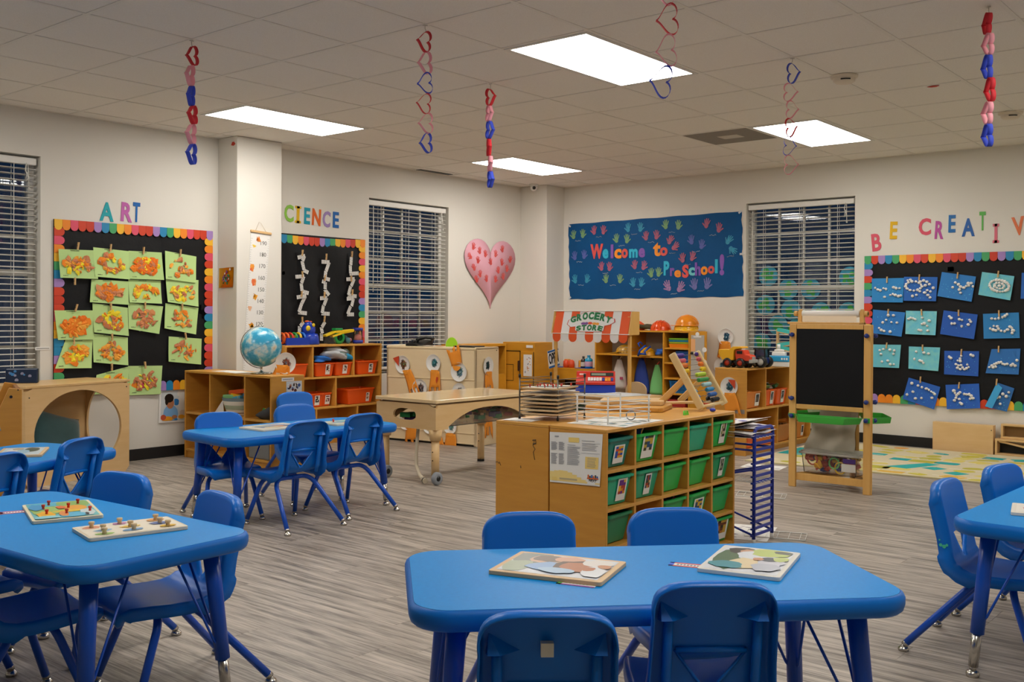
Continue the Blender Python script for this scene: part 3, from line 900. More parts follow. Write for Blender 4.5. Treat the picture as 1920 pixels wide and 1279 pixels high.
m.build('basin_blocks', [flat(q) for q in ('#1f7a3a', '#c9a06a', '#8a4a3c', '#5a3f7a', '#c8706a', '#d8b48a')], st, fix=False)['kind'] = 'stuff'
for sx, sy in ((0, 0), (1, 0), (1, 1), (0, 1)):
    lx = x0 + .048 if sx == 0 else x1 - .048; ly = y0 + .048 if sy == 0 else y1 - .048
    m = MB(); ft = .02 if sy else .06
    m.tube([(lx, ly, .39), (lx, ly, .31)], [.052, .040], 12)
    m.tube([(lx, ly, .31), (lx, ly, ft)], .0285, 14)
    for zz in (.17, .23): m.ball((lx, ly - .028, zz), .005, 6, 4, m=1)
    lg = m.build('leg', [MAPLE, DARKM], st)
    if sy == 0:
        m = MB(); mx = Matrix.Rotation(PI / 2, 4, 'Y')
        m.lathe([(.02, -.016), (.043, -.016), (.046, -.010), (.046, .010), (.043, .016), (.02, .016)], 20, (lx + .036, ly - .02, .046), mx)
        m.lathe([(0, -.018), (.019, -.018), (.019, .018), (0, .018)], 12, (lx + .036, ly - .02, .046), mx, m=1)
        m.build('caster', [flat('#8b9096', .5), BLACK], lg)
    else:
        m = MB(); m.lathe([(.03, .02), (.03, 0), (0, 0)], 12, (lx, ly, 0)); m.build('foot', BLACK, lg)
m = MB(); m.tube([(-.27, 2.06, .40), (-.272, 2.05, .3), (-.262, 2.03, .2), (-.22, 1.99, .11), (-.15, 1.955, .055), (-.085, 1.93, .032)], .0125, 10)
m.build('drain_hose', flat('#d8cbb0', .4), st)
m = MB(); m.tube([(-.098, 1.935, .034), (-.055, 1.915, .027)], .02, 12); m.tube([(-.07, 1.92, .029), (-.064, 1.918, .029)], .0225, 12, m=1); m.build('hose_cap', [flat('#c9bda4', .4), BLACK], st)

# --- cream storage unit, back to the camera
cr = thing('storage_cabinet', 'cream storage cabinet with paper plate fish taped to its back', 'cabinet', (-2.168, 3.52, 0), math.radians(8.3))
Lc, Dc, Hc = 1.03, .39, .905
MB().box(0, 0, .03, Lc, .018, Hc - .02).build('back_panel', CREAM, cr, bevel=.002)
for z in (.02, .115, .605): MB().box(.012, -.007, z, Lc - .012, 0, z + .012).build('rail', CREAM, cr, bevel=.002)
MB().box(0, -.006, Hc - .02, Lc, Dc, Hc).build('top_panel', CREAM, cr, bevel=.004)
for xa in (0, Lc - .022): MB().prism(rrect(.0, .0, Dc, Hc + .005, .02, 4), xa, xa + .022 , 'yz').build('side_panel', CREAM, cr, bevel=.002)
MB().box(.02, .018, 0, Lc - .022, Dc - .02, .03).build('plinth', BLACK, cr)
MB().box(.022, .03, .45, Lc - .022, Dc, .468).build('shelf_board', CREAM, cr)
m = MB(); m.ball((Lc + .0005, .35, .875), .006, 6, 4); m.ball((Lc + .0005, .04, .09), .006, 6, 4); m.build('screw', DARKM, cr)

# paper plate fish
def plate_fish(label, parent_mx, r, face, fin=None, tail=None, streamer=0, tilt=0, seed=1):
    """disc in local xz plane facing -y"""
    t = thing('paper_plate_fish', label, 'paper craft', group='paper plate fish crafts')
    t.matrix_world = parent_mx
    m = MB(); mx = Matrix.Rotation(PI / 2, 4, 'X')
    m.lathe([(0, .004), (r * .68, .004), (r * .78, .008), (r * .97, .016), (r, .018), (r, .0165), (r * .78, .005), (r * .68, .0015), (0, .0015)], 28, (0, 0, 0), mx)
    m.build('plate', PAPER, t)
    R = random.Random(seed); m = MB(); mats = [flat(q) for q in face]
    px, pz = 0, 0
    for k in range(len(face)):
        pts = []
        for j in range(26):
            a = j * 1.9 + R.random(); rr = r * (.12 + .42 * R.random() + .03 * k)
            pts.append((rr * math.cos(a) * .8 + r * .06, -.0045 - .0006 * k, rr * math.sin(a)))
        m.tube(pts, .0024 if k else .0034, 4, m=k)
    m.build('crayon_scribble', mats, t)
    if fin:
        m = MB(); m.add([(p[0] * r, -.021, p[1] * r) for p in fin] + [(p[0] * r, -.020, p[1] * r) for p in fin], [(0, 1, 2), (5, 4, 3), (0, 3, 4, 1), (1, 4, 5, 2), (2, 5, 3, 0)])
        m.build('fin', flat('#c9431f'), t)
    if streamer:
        x, z, ang, ln, wd = streamer
        m = MB(); R = random.Random(seed + 9)
        q = 9; n = 5; rows = []
        for i in range(q):
            f = i / (q - 1)
            rows.append([((c / n - .5) * wd * (.8 + .25 * f), -.016 + .006 * math.sin(f * 5 + c * 1.3) - .004 * (c % 2), -f * ln * (1 if i < q - 1 else R.uniform(.86, 1.16))) for c in range(n + 1)])
        vs = [p for rw in rows for p in rw]
        m.add(vs, [(i * (n + 1) + c, i * (n + 1) + c + 1, (i + 1) * (n + 1) + c + 1, (i + 1) * (n + 1) + c) for i in range(q - 1) for c in range(n) if not (i > q - 4 and c in (1, 3))], True)
        m.xf(Matrix.Translation((x * r, 0, z * r)) @ Matrix.Rotation(ang, 4, 'Y'))
        o = m.build('streamer', mat('orange_streamer', '#f0952a', .8), t)
        s = o.modifiers.new('s', 'SOLIDIFY'); s.thickness = .0006
        m = MB(); m.prism(circ(x * r * .9, z * r * .86, r * .5, 14, PI, 2 * PI) , -.0215, -.0205)
        m.build('tail', flat('#f09a2c'), t)
    return t
CM = Matrix.Translation((-2.168, 3.52, 0)) @ Matrix.Rotation(math.radians(8.3), 4, 'Z')
def cb(x, z, tilt=0): return CM @ Matrix.Translation((x + .068, -.0005, z)) @ Matrix.Rotation(tilt, 4, 'Y')
G1 = ['#6fae6a', '#d9a03a', '#2f6f6a', '#b5532f']; G2 = ['#5aa9c4', '#2c4a5a', '#3f9a8a']; G3 = ['#a8c9e0', '#5a9a5a', '#8ab4d0']; G4 = ['#2f4a4a', '#3d5f5c']
plate_fish('paper plate fish with a red triangle fin, leftmost of the cabinet back', cb(.135, .73, -.1), .085, G1, [(-1.25, .8), (-.35, 1.0), (-.5, -.15)], None, (.55, -.75, -.35, .24, .12), seed=1)
plate_fish('paper plate fish, blue and black scribble, top row middle', cb(.495, .755), .082, G2, [(.3, -1.55), (.75, -1.6), (.5, -2.3)], None, (.25, -.9, 0, .2, .13), seed=2)
plate_fish('paper plate fish, tail streamers pointing up, top row right', cb(.785, .68, .1), .088, G3, None, None, (-.35, .7, PI - .35, .17, .14), seed=3)
plate_fish('paper plate fish half hidden behind the sensory table, orange and blue scribble', cb(.34, .515), .085, ['#d98a4a', '#4a8ab0', '#7a5a4a'], seed=4)
plate_fish('paper plate fish peeking above the sensory table lid', cb(.79, .505), .075, ['#9a9aa8', '#c0b8b0'], seed=5)
plate_fish('paper plate fish low on the cabinet, seen beside the drain hose', cb(.17, .185), .075, ['#8a8ac0', '#b0b0d0'], None, None, (.9, -.1, -.1, .2, .16), seed=6)
plate_fish('paper plate fish low on the cabinet, behind the table leg', cb(.45, .16), .07, ['#c07a5a', '#9a8aa0'], None, None, (.75, -.4, -.35, .22, .15), seed=7)
plate_fish('paper plate fish with mint scribble, lowest and nearest the cabinet corner', cb(.69, .175), .073, ['#8ac8c0', '#5a8a9a', '#a8d0c8'], None, None, (.1, -.95, 0, .15, .14), seed=8)
SM = CM @ Matrix.Translation((Lc + .0006, 0, 0)) @ Matrix.Rotation(PI / 2, 4, 'Z')
plate_fish('paper plate fish with a dark scribble on the cabinet side', SM @ Matrix.Translation((.185, 0, .735)), .085, G4, None, None, (.1, -.7, 0, .16, .13), seed=9)
plate_fish('paper plate fish on the cabinet side, cut off by the table top', SM @ Matrix.Translation((.18, 0, .46)), .08, ['#c0b0a0', '#9aa0a8'], None, None, (.1, -.8, 0, .3, .13), seed=10)
plate_fish('paper plate fish with red sail fin on the end of the truck shelf', Matrix.Translation((.818, 4.7895, .595)), .083, ['#2f6f8a', '#4a8a9a', '#356a80'], [(-.1, .75), (.75, .72), (.7, -.25)], None, (.0, -.75, -.25, .2, .15), seed=11)
plate_fish('paper plate fish on the back wall, above the yellow dump truck', Matrix.Translation((-.105, 6.4695, .99)), .09, ['#5a90b0', '#3f7a9a', '#2f6a8a'], None, None, (-.1, -.6, .0, .17, .16), seed=12)
plate_fish('paper plate fish on the back wall, low behind the dump truck', Matrix.Translation((-.15, 6.4695, .68)), .09, ['#6aa0b8', '#5a90a8'], seed=13)
plate_fish('paper plate fish leaning on the globe shelf behind the globe', Matrix.Translation((-1.485, 1.80, .815)) @ Matrix.Rotation(.55, 4, 'Z') @ Matrix.Rotation(-.12, 4, 'X'), .085, ['#d08a5a', '#3f8ab0', '#c05a3a'], None, None, (-.25, -.2, .1, .085, .14), seed=14)

# things on the cabinet
ph = thing('desk_telephone', 'black desk telephone on the cream cabinet, handset across it', 'telephone', CM @ Vector((.27, .16, Hc)), math.radians(8.3))
m = MB(); m.add([(-.1, -.09, 0), (.1, -.09, 0), (.1, .09, 0), (-.1, .09, 0), (-.1, -.09, .018), (.1, -.09, .018), (.1, .09, .06), (-.1, .09, .06)], [(0,3,2,1),(4,5,6,7),(0,1,5,4),(1,2,6,5),(2,3,7,6),(3,0,4,7)])
m.build('base', BLACK, ph, bevel=.006)
m = MB(); m.tube([(-.02, -.02, .052), (.0, 0, .072), (.05, .03, .082), (.1, .05, .078), (.125, .06, .06)], [.02, .017, .015, .017, .02], 10); m.build('handset', BLACK, ph)
m = MB()
for i in range(3):
    for j in range(4): m.box(-.09 + i * .022, -.07 + j * .03, .022 + j * .0135, -.075 + i * .022, -.052 + j * .03, .03 + j * .0135)
m.build('keypad', flat('#2a2c30'), ph)
pk_ = [(.42, .14, 0, '#f0ede6'), (.47, .17, .5, '#f1a45a'), (.40, .10, -.2, '#efe0cc')]
for i, (x, y, a, q) in enumerate(pk_):
    p = CM @ Vector((x, y, Hc + .0015 + .002 * i))
    tag(MB().box(-.075, -.05, 0, .075, .05, .0015).build('loose_paper', flat(q), None, p, math.radians(8.3) + a), ['white sheet of paper beside the black telephone', 'orange cut paper beside the black telephone', 'cream slip of paper under the telephone edge'][i], 'paper')
m = MB(); m.prism(circ(0, 0, .055, 16, 0, PI) , 0, .03); m.prism([(-.055, -.0), (-.055, -.01), (.055, -.01), (.055, 0)], 0, .03)
gd = thing('timer', 'lime green dome shaped timer on the cream cabinet', 'timer', CM @ Vector((.62, .2, Hc + .012)), math.radians(40))
m.xf(Matrix.Scale(1.35, 4, (0, 0, 1))); m.build('body', flat('#9ed81f', .4), gd); 
MB().prism(circ(0, 0, .06, 16, 0, PI), .03, .04).xf(Matrix.Scale(1.35, 4, (0, 0, 1))).build('frame', flat('#efe6cf', .4), gd)
tag(MB().box(-.12, -.085, 0, .12, .085, .014).build('folder', BLACK, None, CM @ Vector((.86, .14, Hc + .0005)), math.radians(5), bevel=.003), 'flat black folder lying on the cream cabinet corner', 'folder')
# ---------------------------------------------------------------- things on the walls
GREEN=[
[(0.526,1.691),(0.835,1.696),(0.835,1.471),(0.536,1.472)],
[(0.803,1.72),(1.108,1.704),(1.105,1.476),(0.811,1.49)],
[(1.101,1.708),(1.396,1.709),(1.408,1.481),(1.102,1.481)],
[(1.427,1.725),(1.723,1.691),(1.713,1.465),(1.426,1.491)],
[(0.792,1.467),(1.102,1.462),(1.103,1.271),(0.774,1.288)],
[(1.102,1.476),(1.39,1.476),(1.394,1.284),(1.106,1.29)],
[(1.437,1.492),(1.747,1.491),(1.737,1.263),(1.448,1.299)],
[(0.498,1.222),(0.807,1.224),(0.811,0.994),(0.522,0.996)],
[(0.802,1.281),(1.1,1.247),(1.101,1.02),(0.808,1.051)],
[(1.103,1.29),(1.416,1.262),(1.374,1.033),(1.103,1.077)],
[(1.437,1.289),(1.751,1.253),(1.72,1.025),(1.422,1.08)],
[(0.589,0.995),(0.806,0.991),(0.792,0.771),(0.502,0.777)],
[(0.808,1.042),(1.104,1.006),(1.101,0.782),(0.808,0.816)],
[(1.471,1.011),(1.786,0.987),(1.773,0.766),(1.461,0.801)],
[(0.842,0.714),(1.112,0.772),(1.11,0.556),(0.814,0.563)],
[(1.11,0.776),(1.416,0.768),(1.394,0.532),(1.12,0.538)],
]
GPINS=[(0.676,1.722),(0.942,1.723),(1.227,1.716),(1.564,1.715),(0.651,1.449),(0.663,1.243),(0.645,0.985),(0.946,1.255),(1.241,1.268),(1.582,1.262),(0.957,1.012),(1.617,1.012),(0.956,0.774),(1.245,0.779)]
BLUEP=[
[(1.44,1.578),(1.744,1.578),(1.739,1.348),(1.445,1.352)],
[(1.745,1.589),(2.048,1.58),(2.039,1.358),(1.747,1.364)],
[(2.085,1.626),(2.38,1.578),(2.346,1.352),(2.051,1.405)],
[(2.431,1.619),(2.697,1.575),(2.668,1.363),(2.404,1.415)],
[(2.756,1.604),(3.0,1.583),(3.002,1.376),(2.751,1.377)],
[(1.456,1.281),(1.759,1.254),(1.729,1.027),(1.445,1.055)],
[(1.764,1.27),(2.044,1.266),(2.037,1.045),(1.766,1.052)],
[(2.104,1.275),(2.398,1.237),(2.371,1.015),(2.077,1.057)],
[(2.441,1.243),(2.736,1.257),(2.747,1.033),(2.451,1.021)],
[(1.446,0.947),(1.722,0.949),(1.708,0.731),(1.439,0.732)],
[(1.794,0.936),(2.076,0.933),(2.064,0.716),(1.796,0.729)],
[(2.114,0.904),(2.412,0.908),(2.41,0.683),(2.116,0.689)],
[(2.516,0.93),(2.752,0.94),(2.741,0.713),(2.471,0.714)],
[(1.796,0.645),(2.081,0.571),(2.032,0.362),(1.746,0.444)],
[(2.126,0.592),(2.414,0.618),(2.43,0.398),(2.143,0.372)],
[(2.562,0.636),(2.706,0.59),(2.649,0.381),(2.47,0.416)],
]
BPINS=[(1.589,1.576),(1.887,1.591),(2.225,1.604),(2.567,1.608),None,(1.603,1.27),(1.91,1.267),(2.237,1.263),(2.577,1.259),(1.59,0.951),(1.922,0.939),(2.264,0.907),(2.577,0.943),(1.906,0.642),(2.246,0.606),(2.563,0.651)]
BLET=[
('B',1.476,1.924,0.089,0.168,'#d9566a'),
('E',1.639,2.031,0.069,0.166,'#e3b41f'),
('C',1.925,2.050,0.110,0.158,'#d9566a'),
('R',2.056,2.013,0.078,0.166,'#b94f9e'),
('E',2.166,2.065,0.062,0.160,'#1f6db4'),
('A',2.306,2.025,0.111,0.164,'#1f5fae'),
('T',2.426,2.076,0.053,0.168,'#4fae3a'),
('I',2.539,1.960,0.052,0.171,'#d9667a'),
('V',2.723,2.016,0.103,0.164,'#d9661f'),
]
LLET=[
('A',0.929,2.010,0.117,0.151,'#16a3b0'),
('R',1.100,2.020,0.098,0.156,'#c065ae'),
('T',1.184,2.027,0.062,0.160,'#1a66b4'),
('C',2.720,2.144,0.106,0.161,'#8cc34a'),
('I',2.825,2.140,0.070,0.160,'#e3b41f'),
('E',2.933,2.136,0.071,0.156,'#169ab4'),
('N',3.045,2.132,0.104,0.160,'#e0651f'),
('C',3.169,2.123,0.094,0.157,'#a087c0'),
('E',3.285,2.125,0.075,0.156,'#1f66b4'),
]
WLET=[
('W',-1.771,1.954,0.180,0.172,'#e2554f'),
('e',-1.648,1.922,0.082,0.112,'#2bb8d9'),
('l',-1.557,1.946,0.036,0.159,'#8456b0'),
('c',-1.477,1.916,0.096,0.112,'#f5941f'),
('o',-1.384,1.917,0.087,0.109,'#d9564f'),
('m',-1.267,1.914,0.114,0.102,'#2bb8d9'),
('e',-1.155,1.916,0.084,0.107,'#8456b0'),
('t',-0.958,1.947,0.096,0.153,'#f5941f'),
('o',-0.871,1.919,0.099,0.097,'#d9564f'),
('P',-0.834,1.734,0.071,0.158,'#2bb8d9'),
('r',-0.761,1.692,0.054,0.089,'#8456b0'),
('e',-0.693,1.671,0.082,0.080,'#f5941f'),
('S',-0.596,1.695,0.080,0.142,'#e2554f'),
('c',-0.518,1.691,0.079,0.090,'#6cc8d0'),
('h',-0.444,1.716,0.072,0.143,'#7a4fb0'),
('o',-0.367,1.696,0.084,0.095,'#f5941f'),
('o',-0.283,1.704,0.080,0.085,'#d9564f'),
('l',-0.222,1.740,0.032,0.149,'#2bb8d9'),
('!',-0.156,1.754,0.054,0.225,'#8a5ab8'),
]
HANDS=[(-2.106,2.156,'g',0),(-1.973,2.162,'g',0),(-1.81,2.194,'R',0),(-1.679,2.191,'R',0),(-1.34,2.201,'t',0),(-1.177,2.196,'t',0),(-1.497,2.086,'g',0),(-1.356,2.074,'g',0),(-1.101,2.096,'R',0),(-0.966,2.101,'R',0),(-0.848,2.209,'g',0),(-0.688,2.197,'g',0),(-0.342,2.194,'R',-0.2),(-0.195,2.141,'R',-0.1),(-0.79,2.038,'R',-0.5),(-0.73,1.968,'R',-0.9),(-0.524,2.028,'p',0.1),(-0.4,1.973,'p',-0.1),(-0.079,2.007,'t',-0.7),(-0.037,1.911,'t',-2.2),(-2.086,1.906,'p',0.1),(-1.951,1.916,'p',0),(-1.702,1.771,'R',0),(-1.592,1.766,'R',0),(-1.247,1.777,'R',0),(-1.128,1.766,'R',-0.3),(-0.632,1.835,'R',0),(-0.512,1.849,'R',-0.2),(-1.031,1.681,'g',0),(-0.935,1.687,'g',0),(-2.079,1.631,'t',0.2),(-1.908,1.632,'t',-0.2),(-1.638,1.627,'g',0),(-1.446,1.623,'g',0),(-1.267,1.578,'t',0.1),(-1.159,1.577,'t',-0.1),(-0.813,1.533,'k',0.5),(-0.66,1.519,'k',-0.5),(-0.484,1.545,'q',0.1),(-0.331,1.549,'q',-0.1)]
HHANDS=[(5.269,1.974,-0.2),(5.377,1.932,0.1),(5.473,1.901,0),(5.217,1.864,0.9),(5.347,1.823,0.1),(5.569,1.815,0.2),(5.652,1.91,-0.1),(5.774,1.971,0),(5.766,1.817,0),(5.918,1.855,-0.3),(5.856,1.747,0),(5.704,1.723,0.1),(5.28,1.737,0.5),(5.388,1.669,0),(5.325,1.607,0.4),(5.497,1.619,0.1),(5.654,1.617,-0.1),(5.792,1.652,0)]
HEART=[(5.559,1.905),(5.475,2.022),(5.286,2.058),(5.137,1.943),(5.147,1.778),(5.228,1.64),(5.372,1.465),(5.583,1.281),(5.76,1.436),(5.892,1.6),(5.967,1.814),(6.015,1.941),(5.985,2.039),(5.811,2.072),(5.66,2.008)]
NUM=[(190,2.225,1.822),(180,2.219,1.722),(170,2.212,1.621),(160,2.206,1.517),(150,2.201,1.415),(140,2.196,1.314),(130,2.19,1.215),(120,2.183,1.114)]
ZIG=[[[(2.798,1.733),(2.88,1.755),(2.851,1.702),(2.869,1.618),(2.923,1.596)],[(2.776,1.553),(2.87,1.561),(2.84,1.494),(2.847,1.419),(2.924,1.402)],[(2.789,1.361),(2.894,1.377),(2.847,1.306),(2.807,1.221),(2.907,1.212)],[(2.872,1.131),(2.825,1.089),(2.814,1.023)]],[[(3.085,1.708),(3.177,1.707),(3.135,1.618),(3.117,1.55),(3.185,1.538)],[(3.092,1.521),(3.129,1.512),(3.123,1.444),(3.173,1.387)],[(3.069,1.357),(3.149,1.363),(3.112,1.29),(3.088,1.213),(3.18,1.208)],[(3.131,1.131),(3.083,1.078),(3.089,1.02),(3.083,0.948)]],[[(3.456,1.769),(3.444,1.689),(3.438,1.605),(3.548,1.614)],[(3.399,1.549),(3.496,1.557),(3.451,1.482),(3.413,1.392),(3.524,1.384)],[(3.4,1.357),(3.491,1.364),(3.453,1.284),(3.408,1.204),(3.492,1.205)]]]
CH1pins=[(2.846,1.785),(2.847,1.584),(2.839,1.4),(2.848,1.155)]
CH2pins=[(3.134,1.763),(3.117,1.56),(3.114,1.396),(3.115,1.165)]
CH3pins=[(3.458,1.804),(3.451,1.561),(3.465,1.428)]
LM = Matrix.Translation((XL, 0, 0)) @ Matrix.Rotation(PI / 2, 4, 'Z')      # left wall: local x = world y, -y = into the room
BM = Matrix.Translation((0, YB, 0))
SCOL = ['#f3b92d', '#f08a1d', '#e0506b', '#d2401f', '#c9391c', '#a684c4', '#1f86b8', '#45a466']
SC_M = [flat(q, .5) for q in SCOL]
Y_, O_, P_, R_, D_, V_, B_, G_ = range(8)
scal = {}
def scallop_obj(pitch, depth, ci):
    k = (round(pitch, 4), round(depth, 4), ci)
    if k not in scal:
        r = pitch / 2 - .0006
        poly = [(-r, 0), (r, 0), (r, -(depth - r))] + [(r * math.cos(a), -(depth - r) + r * math.sin(a)) for a in [-PI * i / 6 for i in range(1, 6)]] + [(-r, -(depth - r))]
        me = MB().prism(poly[::-1], -.0025, 0).build('scallop', SC_M[ci])
        C.objects.unlink(me)
        scal[k] = me.data
        bpy.data.objects.remove(me)
    o = bpy.data.objects.new('scallop', scal[k]); C.objects.link(o)
    return o
def board(name, label, mx, x0, x1, z0, z1, mat_, tops, rights, lefts, bots, sag=0, wr=1.):
    t = thing(name, label, 'bulletin board'); t.matrix_world = mx
    m = MB(); nx, nz = 40, 34; R = random.Random(int(x0 * 100) + 5)
    ph = [(R.uniform(2, 9), R.uniform(3, 12), R.uniform(0, 6), R.uniform(.3, 1)) for _ in range(7)]
    vs = []
    for j in range(nz + 1):
        for i in range(nx + 1):
            u, v = x0 + (x1 - x0) * i / nx, z0 + (z1 - z0) * j / nz
            d = sum(a * math.sin(f * u * 2 + g * v + p) for f, g, p, a in ph) * .0016 * wr
            e = min(i, nx - i, j, nz - j)
            vs.append((u, -.004 - max(0, d + .003 * wr) * min(1, e / 3), v))
    m.add(vs, [(j * (nx + 1) + i, j * (nx + 1) + i + 1, (j + 1) * (nx + 1) + i + 1, (j + 1) * (nx + 1) + i) for j in range(nz) for i in range(nx)], True)
    k = len(m.v)
    m.box(x0, -.004, z0, x1, 0, z1)
    m.build('backing_paper', mat_, t, fix=False)
    dep = .082; yo = -.014
    n = len(tops)
    pt = (x1 - x0) / n
    for i, c in enumerate(tops):
        o = scallop_obj(pt, dep, c); o.parent = t
        s = sag * (1 - (2 * (i + .5) / n - 1) ** 2)
        o.location = (x0 + pt * (i + .5), yo, z1 - s)
    if bots:
        n = len(bots); pt = (x1 - x0) / n
        for i, c in enumerate(bots):
            if c is None: continue
            o = scallop_obj(pt, dep, c); o.parent = t; o.location = (x0 + pt * (i + .5), yo, z0); o.rotation_euler = (0, PI, 0)
    for seq, x, a in ((rights, x1, PI / 2), (lefts, x0, -PI / 2)):
        if not seq: continue
        pt = .0655
        for i, c in enumerate(seq):
            if c is None: continue
            o = scallop_obj(pt, dep, c); o.parent = t; o.location = (x, yo + .0012, z1 - .075 - pt * (i + .3)); o.rotation_euler = (0, a, 0)
    return t
ab = board('art_board', 'black bulletin board with rainbow scallop border and green leaf collages', LM, .50, 1.895, .56, 1.92, BLACKP,
  [Y_, O_, P_, R_, D_, V_, B_, G_, Y_, O_, P_, R_, D_, V_, B_, G_, Y_, O_, P_, R_, D_, V_], [Y_, O_, P_, R_, Y_, O_, P_, R_, D_, V_, B_, G_, Y_, O_, P_, R_, D_, V_],
  [R_, P_, O_, Y_, G_, B_, V_, R_, D_, R_, P_, O_, Y_, B_, B_, V_, R_, G_, B_], [G_, Y_, O_, P_, R_, D_, V_, B_, G_, Y_, O_, P_, R_, D_, V_, B_, O_, Y_, G_, B_, V_, R_], wr=.4)
board('science_board', 'black wrinkled bulletin board with hanging zebra striped strips', LM, 2.43, 3.655, .86, 1.955, BLACKP,
  [R_, V_, B_, B_, G_, Y_, O_, P_, R_, D_, V_, B_, G_, Y_, O_, P_, D_, Y_, O_], [Y_, O_, P_, Y_, O_, P_, R_, D_, V_, B_, G_, Y_, O_, P_, R_], None, None, sag=.02, wr=2.6)
board('cloud_board', 'black bulletin board with rainbow border and cotton ball cloud papers', BM, 1.367, 3.55, .395, 1.795, BLACKP,
  [G_, R_, V_, B_, G_, Y_, O_, P_, R_, Y_, O_, P_, R_, D_, V_, B_, G_, D_, V_, B_, G_, Y_, O_, P_, R_, V_, B_, G_, Y_, O_, P_, R_, D_], [Y_, O_, P_, R_] * 4,
  [B_, V_, R_, G_, B_, V_, R_, R_, P_, Y_, O_, G_, B_, V_, R_, P_, O_, Y_], [P_, V_, O_, O_, Y_, G_, B_, P_, R_, O_, Y_, O_, Y_, G_, P_, R_, P_, O_, Y_, G_, B_, V_, R_, P_, O_, Y_, G_, B_, V_, R_, P_], wr=.8)

def bil(q, u, v):
    """quad tl,tr,br,bl ; u right, v down"""
    a = [q[0][k] + (q[1][k] - q[0][k]) * u for k in (0, 1)]; b = [q[3][k] + (q[2][k] - q[3][k]) * u for k in (0, 1)]
    return a[0] + (b[0] - a[0]) * v, a[1] + (b[1] - a[1]) * v
def sheet(mb, q, off, curl, nx=8, nz=6, seed=0, clip=None, m=0):
    R = random.Random(seed); c1, c2 = R.uniform(-1, 1), R.uniform(.3, 1)
    def yy(u, v): return -off - curl * (v ** 2 * c2 + .35 * (u - .5) * c1 * v + .25 * (2 * u - 1) ** 2 * v)
    vs = []
    for j in range(nz + 1):
        for i in range(nx + 1):
            u, v = i / nx, j / nz; x, z = bil(q, u, v); vs.append((x, yy(u, v), z))
    n = len(vs); back = [(x, y + .0008, z) for x, y, z in vs]
    f = [(j * (nx + 1) + i, j * (nx + 1) + i + 1, (j + 1) * (nx + 1) + i + 1, (j + 1) * (nx + 1) + i) for j in range(nz) for i in range(nx)]
    mb.add(vs, f, True, m); mb.add(back, [t[::-1] for t in f], True, m)
    return yy
GP = mat('leaf_green_paper', '#bcdc90', .8, vary=.05)
TS = [flat(q, .8) for q in ('#f0861c', '#f4a83c', '#c47a52', '#f4dc2a', '#ec720c', '#d88e5a')]
STY = [  # scrap colours weights, count, label bit
 ([1, 2, 3, 0, 5], 26, 'mostly brown and orange scraps, top row, first from the left'), ([2, 3, 1, 0], 26, 'loose ring of yellow and orange scraps, top row, second from the left'),
 ([0, 4, 2, 3, 4], 40, 'dense bright orange heap, top row, third from the left'), ([1, 0, 2, 5], 16, 'few scattered scraps and a hanging orange strip, top row, last'),
 ([0, 2, 5, 2], 24, 'big brown square scraps, second row, left'), ([1, 0, 3], 26, 'circle of pale orange scraps, second row, middle'), ([3, 2, 3, 1, 5], 26, 'yellow shreds and brown scraps, second row, last'),
 ([4, 0, 0, 1], 34, 'solid orange heap, lower left, beside the border'), ([3, 3, 2, 0], 34, 'bright yellow middle with brown corners, third row'), ([5, 2, 1, 2], 26, 'brown patch with orange flecks, third row, middle'),
 ([0, 1, 2], 15, 'sparse orange scraps, third row, last'), ([1, 0, 3], 28, 'leaning sheet of orange loops around yellow, bottom left'), ([1, 2, 1, 0], 30, 'pale orange scraps with a long orange tail, fourth row'),
 ([0, 1, 2], 16, 'star shaped orange scraps, alone at the right of the fourth row'), ([3, 0, 3], 18, 'folded corner, behind the top of the reading nook'), ([2, 5, 3, 2], 26, 'separate small brown leaves, lowest of all')]
names = []
for i, q in enumerate(GREEN):
    row = 0 if i < 4 else 1 if i < 7 else 2 if i < 11 else 3 if i < 14 else 4
    off = .030 - row * .004 + (.003 if i in (7,) else 0)
    t = thing('leaf_collage', 'green paper collage, ' + STY[i][2], 'artwork', group='green leaf collages on the art board'); t.matrix_world = LM
    m = MB(); yy = sheet(m, q, off, .014, seed=i); m.build('paper', GP, t, fix=False)
    R = random.Random(40 + i); m = MB(); cols, cnt, _ = STY[i]
    for k in range(int(cnt * 1.5)):
        a = R.uniform(0, 2 * PI); rr = (R.random() ** .5) if i != 5 and i != 1 else R.uniform(.55, 1)
        u, v = .5 + .36 * rr * math.cos(a), .52 + .30 * rr * math.sin(a)
        x, z = bil(q, u, v); y = yy(u, v) - .003
        s = R.uniform(.014, .042) * (1.15 if i in (2, 4, 7) else 1); n = R.randint(5, 7); b = R.uniform(0, 6); asp = R.uniform(.3, .9)
        pts = []
        for j in range(n):
            an = b + 2 * PI * j / n; ra = s * R.uniform(.55, 1.15)
            px, pz = ra * math.cos(an), ra * math.sin(an) * asp
            pts.append((x + px * math.cos(b) - pz * math.sin(b), y - R.uniform(0, .009), z + px * math.sin(b) + pz * math.cos(b)))
        cpt = (x, y - R.uniform(.004, .014), z)
        m.add([cpt] + pts, [(0, 1 + j, 1 + (j + 1) % n) for j in range(n)], False, R.choice(cols))
    o = m.build('tissue_scraps', TS, t, fix=False); o['kind'] = 'stuff'
    m = MB(); x, z = bil(q, .08, .93); y = yy(.08, .93) - .001
    for k in range(5): m.box(x + k * .008, y - .0006, z, x + k * .008 + .0055, y, z + .006 * R.uniform(.5, 1))
    x, z = bil(q, .3, .035); y = yy(.3, .03) - .001
    for k in range(9): m.box(x + k * .008, y - .0006, z - .002, x + k * .008 + .006, y, z + .004 * R.uniform(.4, 1))
    m.build('printed_caption', flat('#3c4a34'), t)['kind'] = 'stuff'
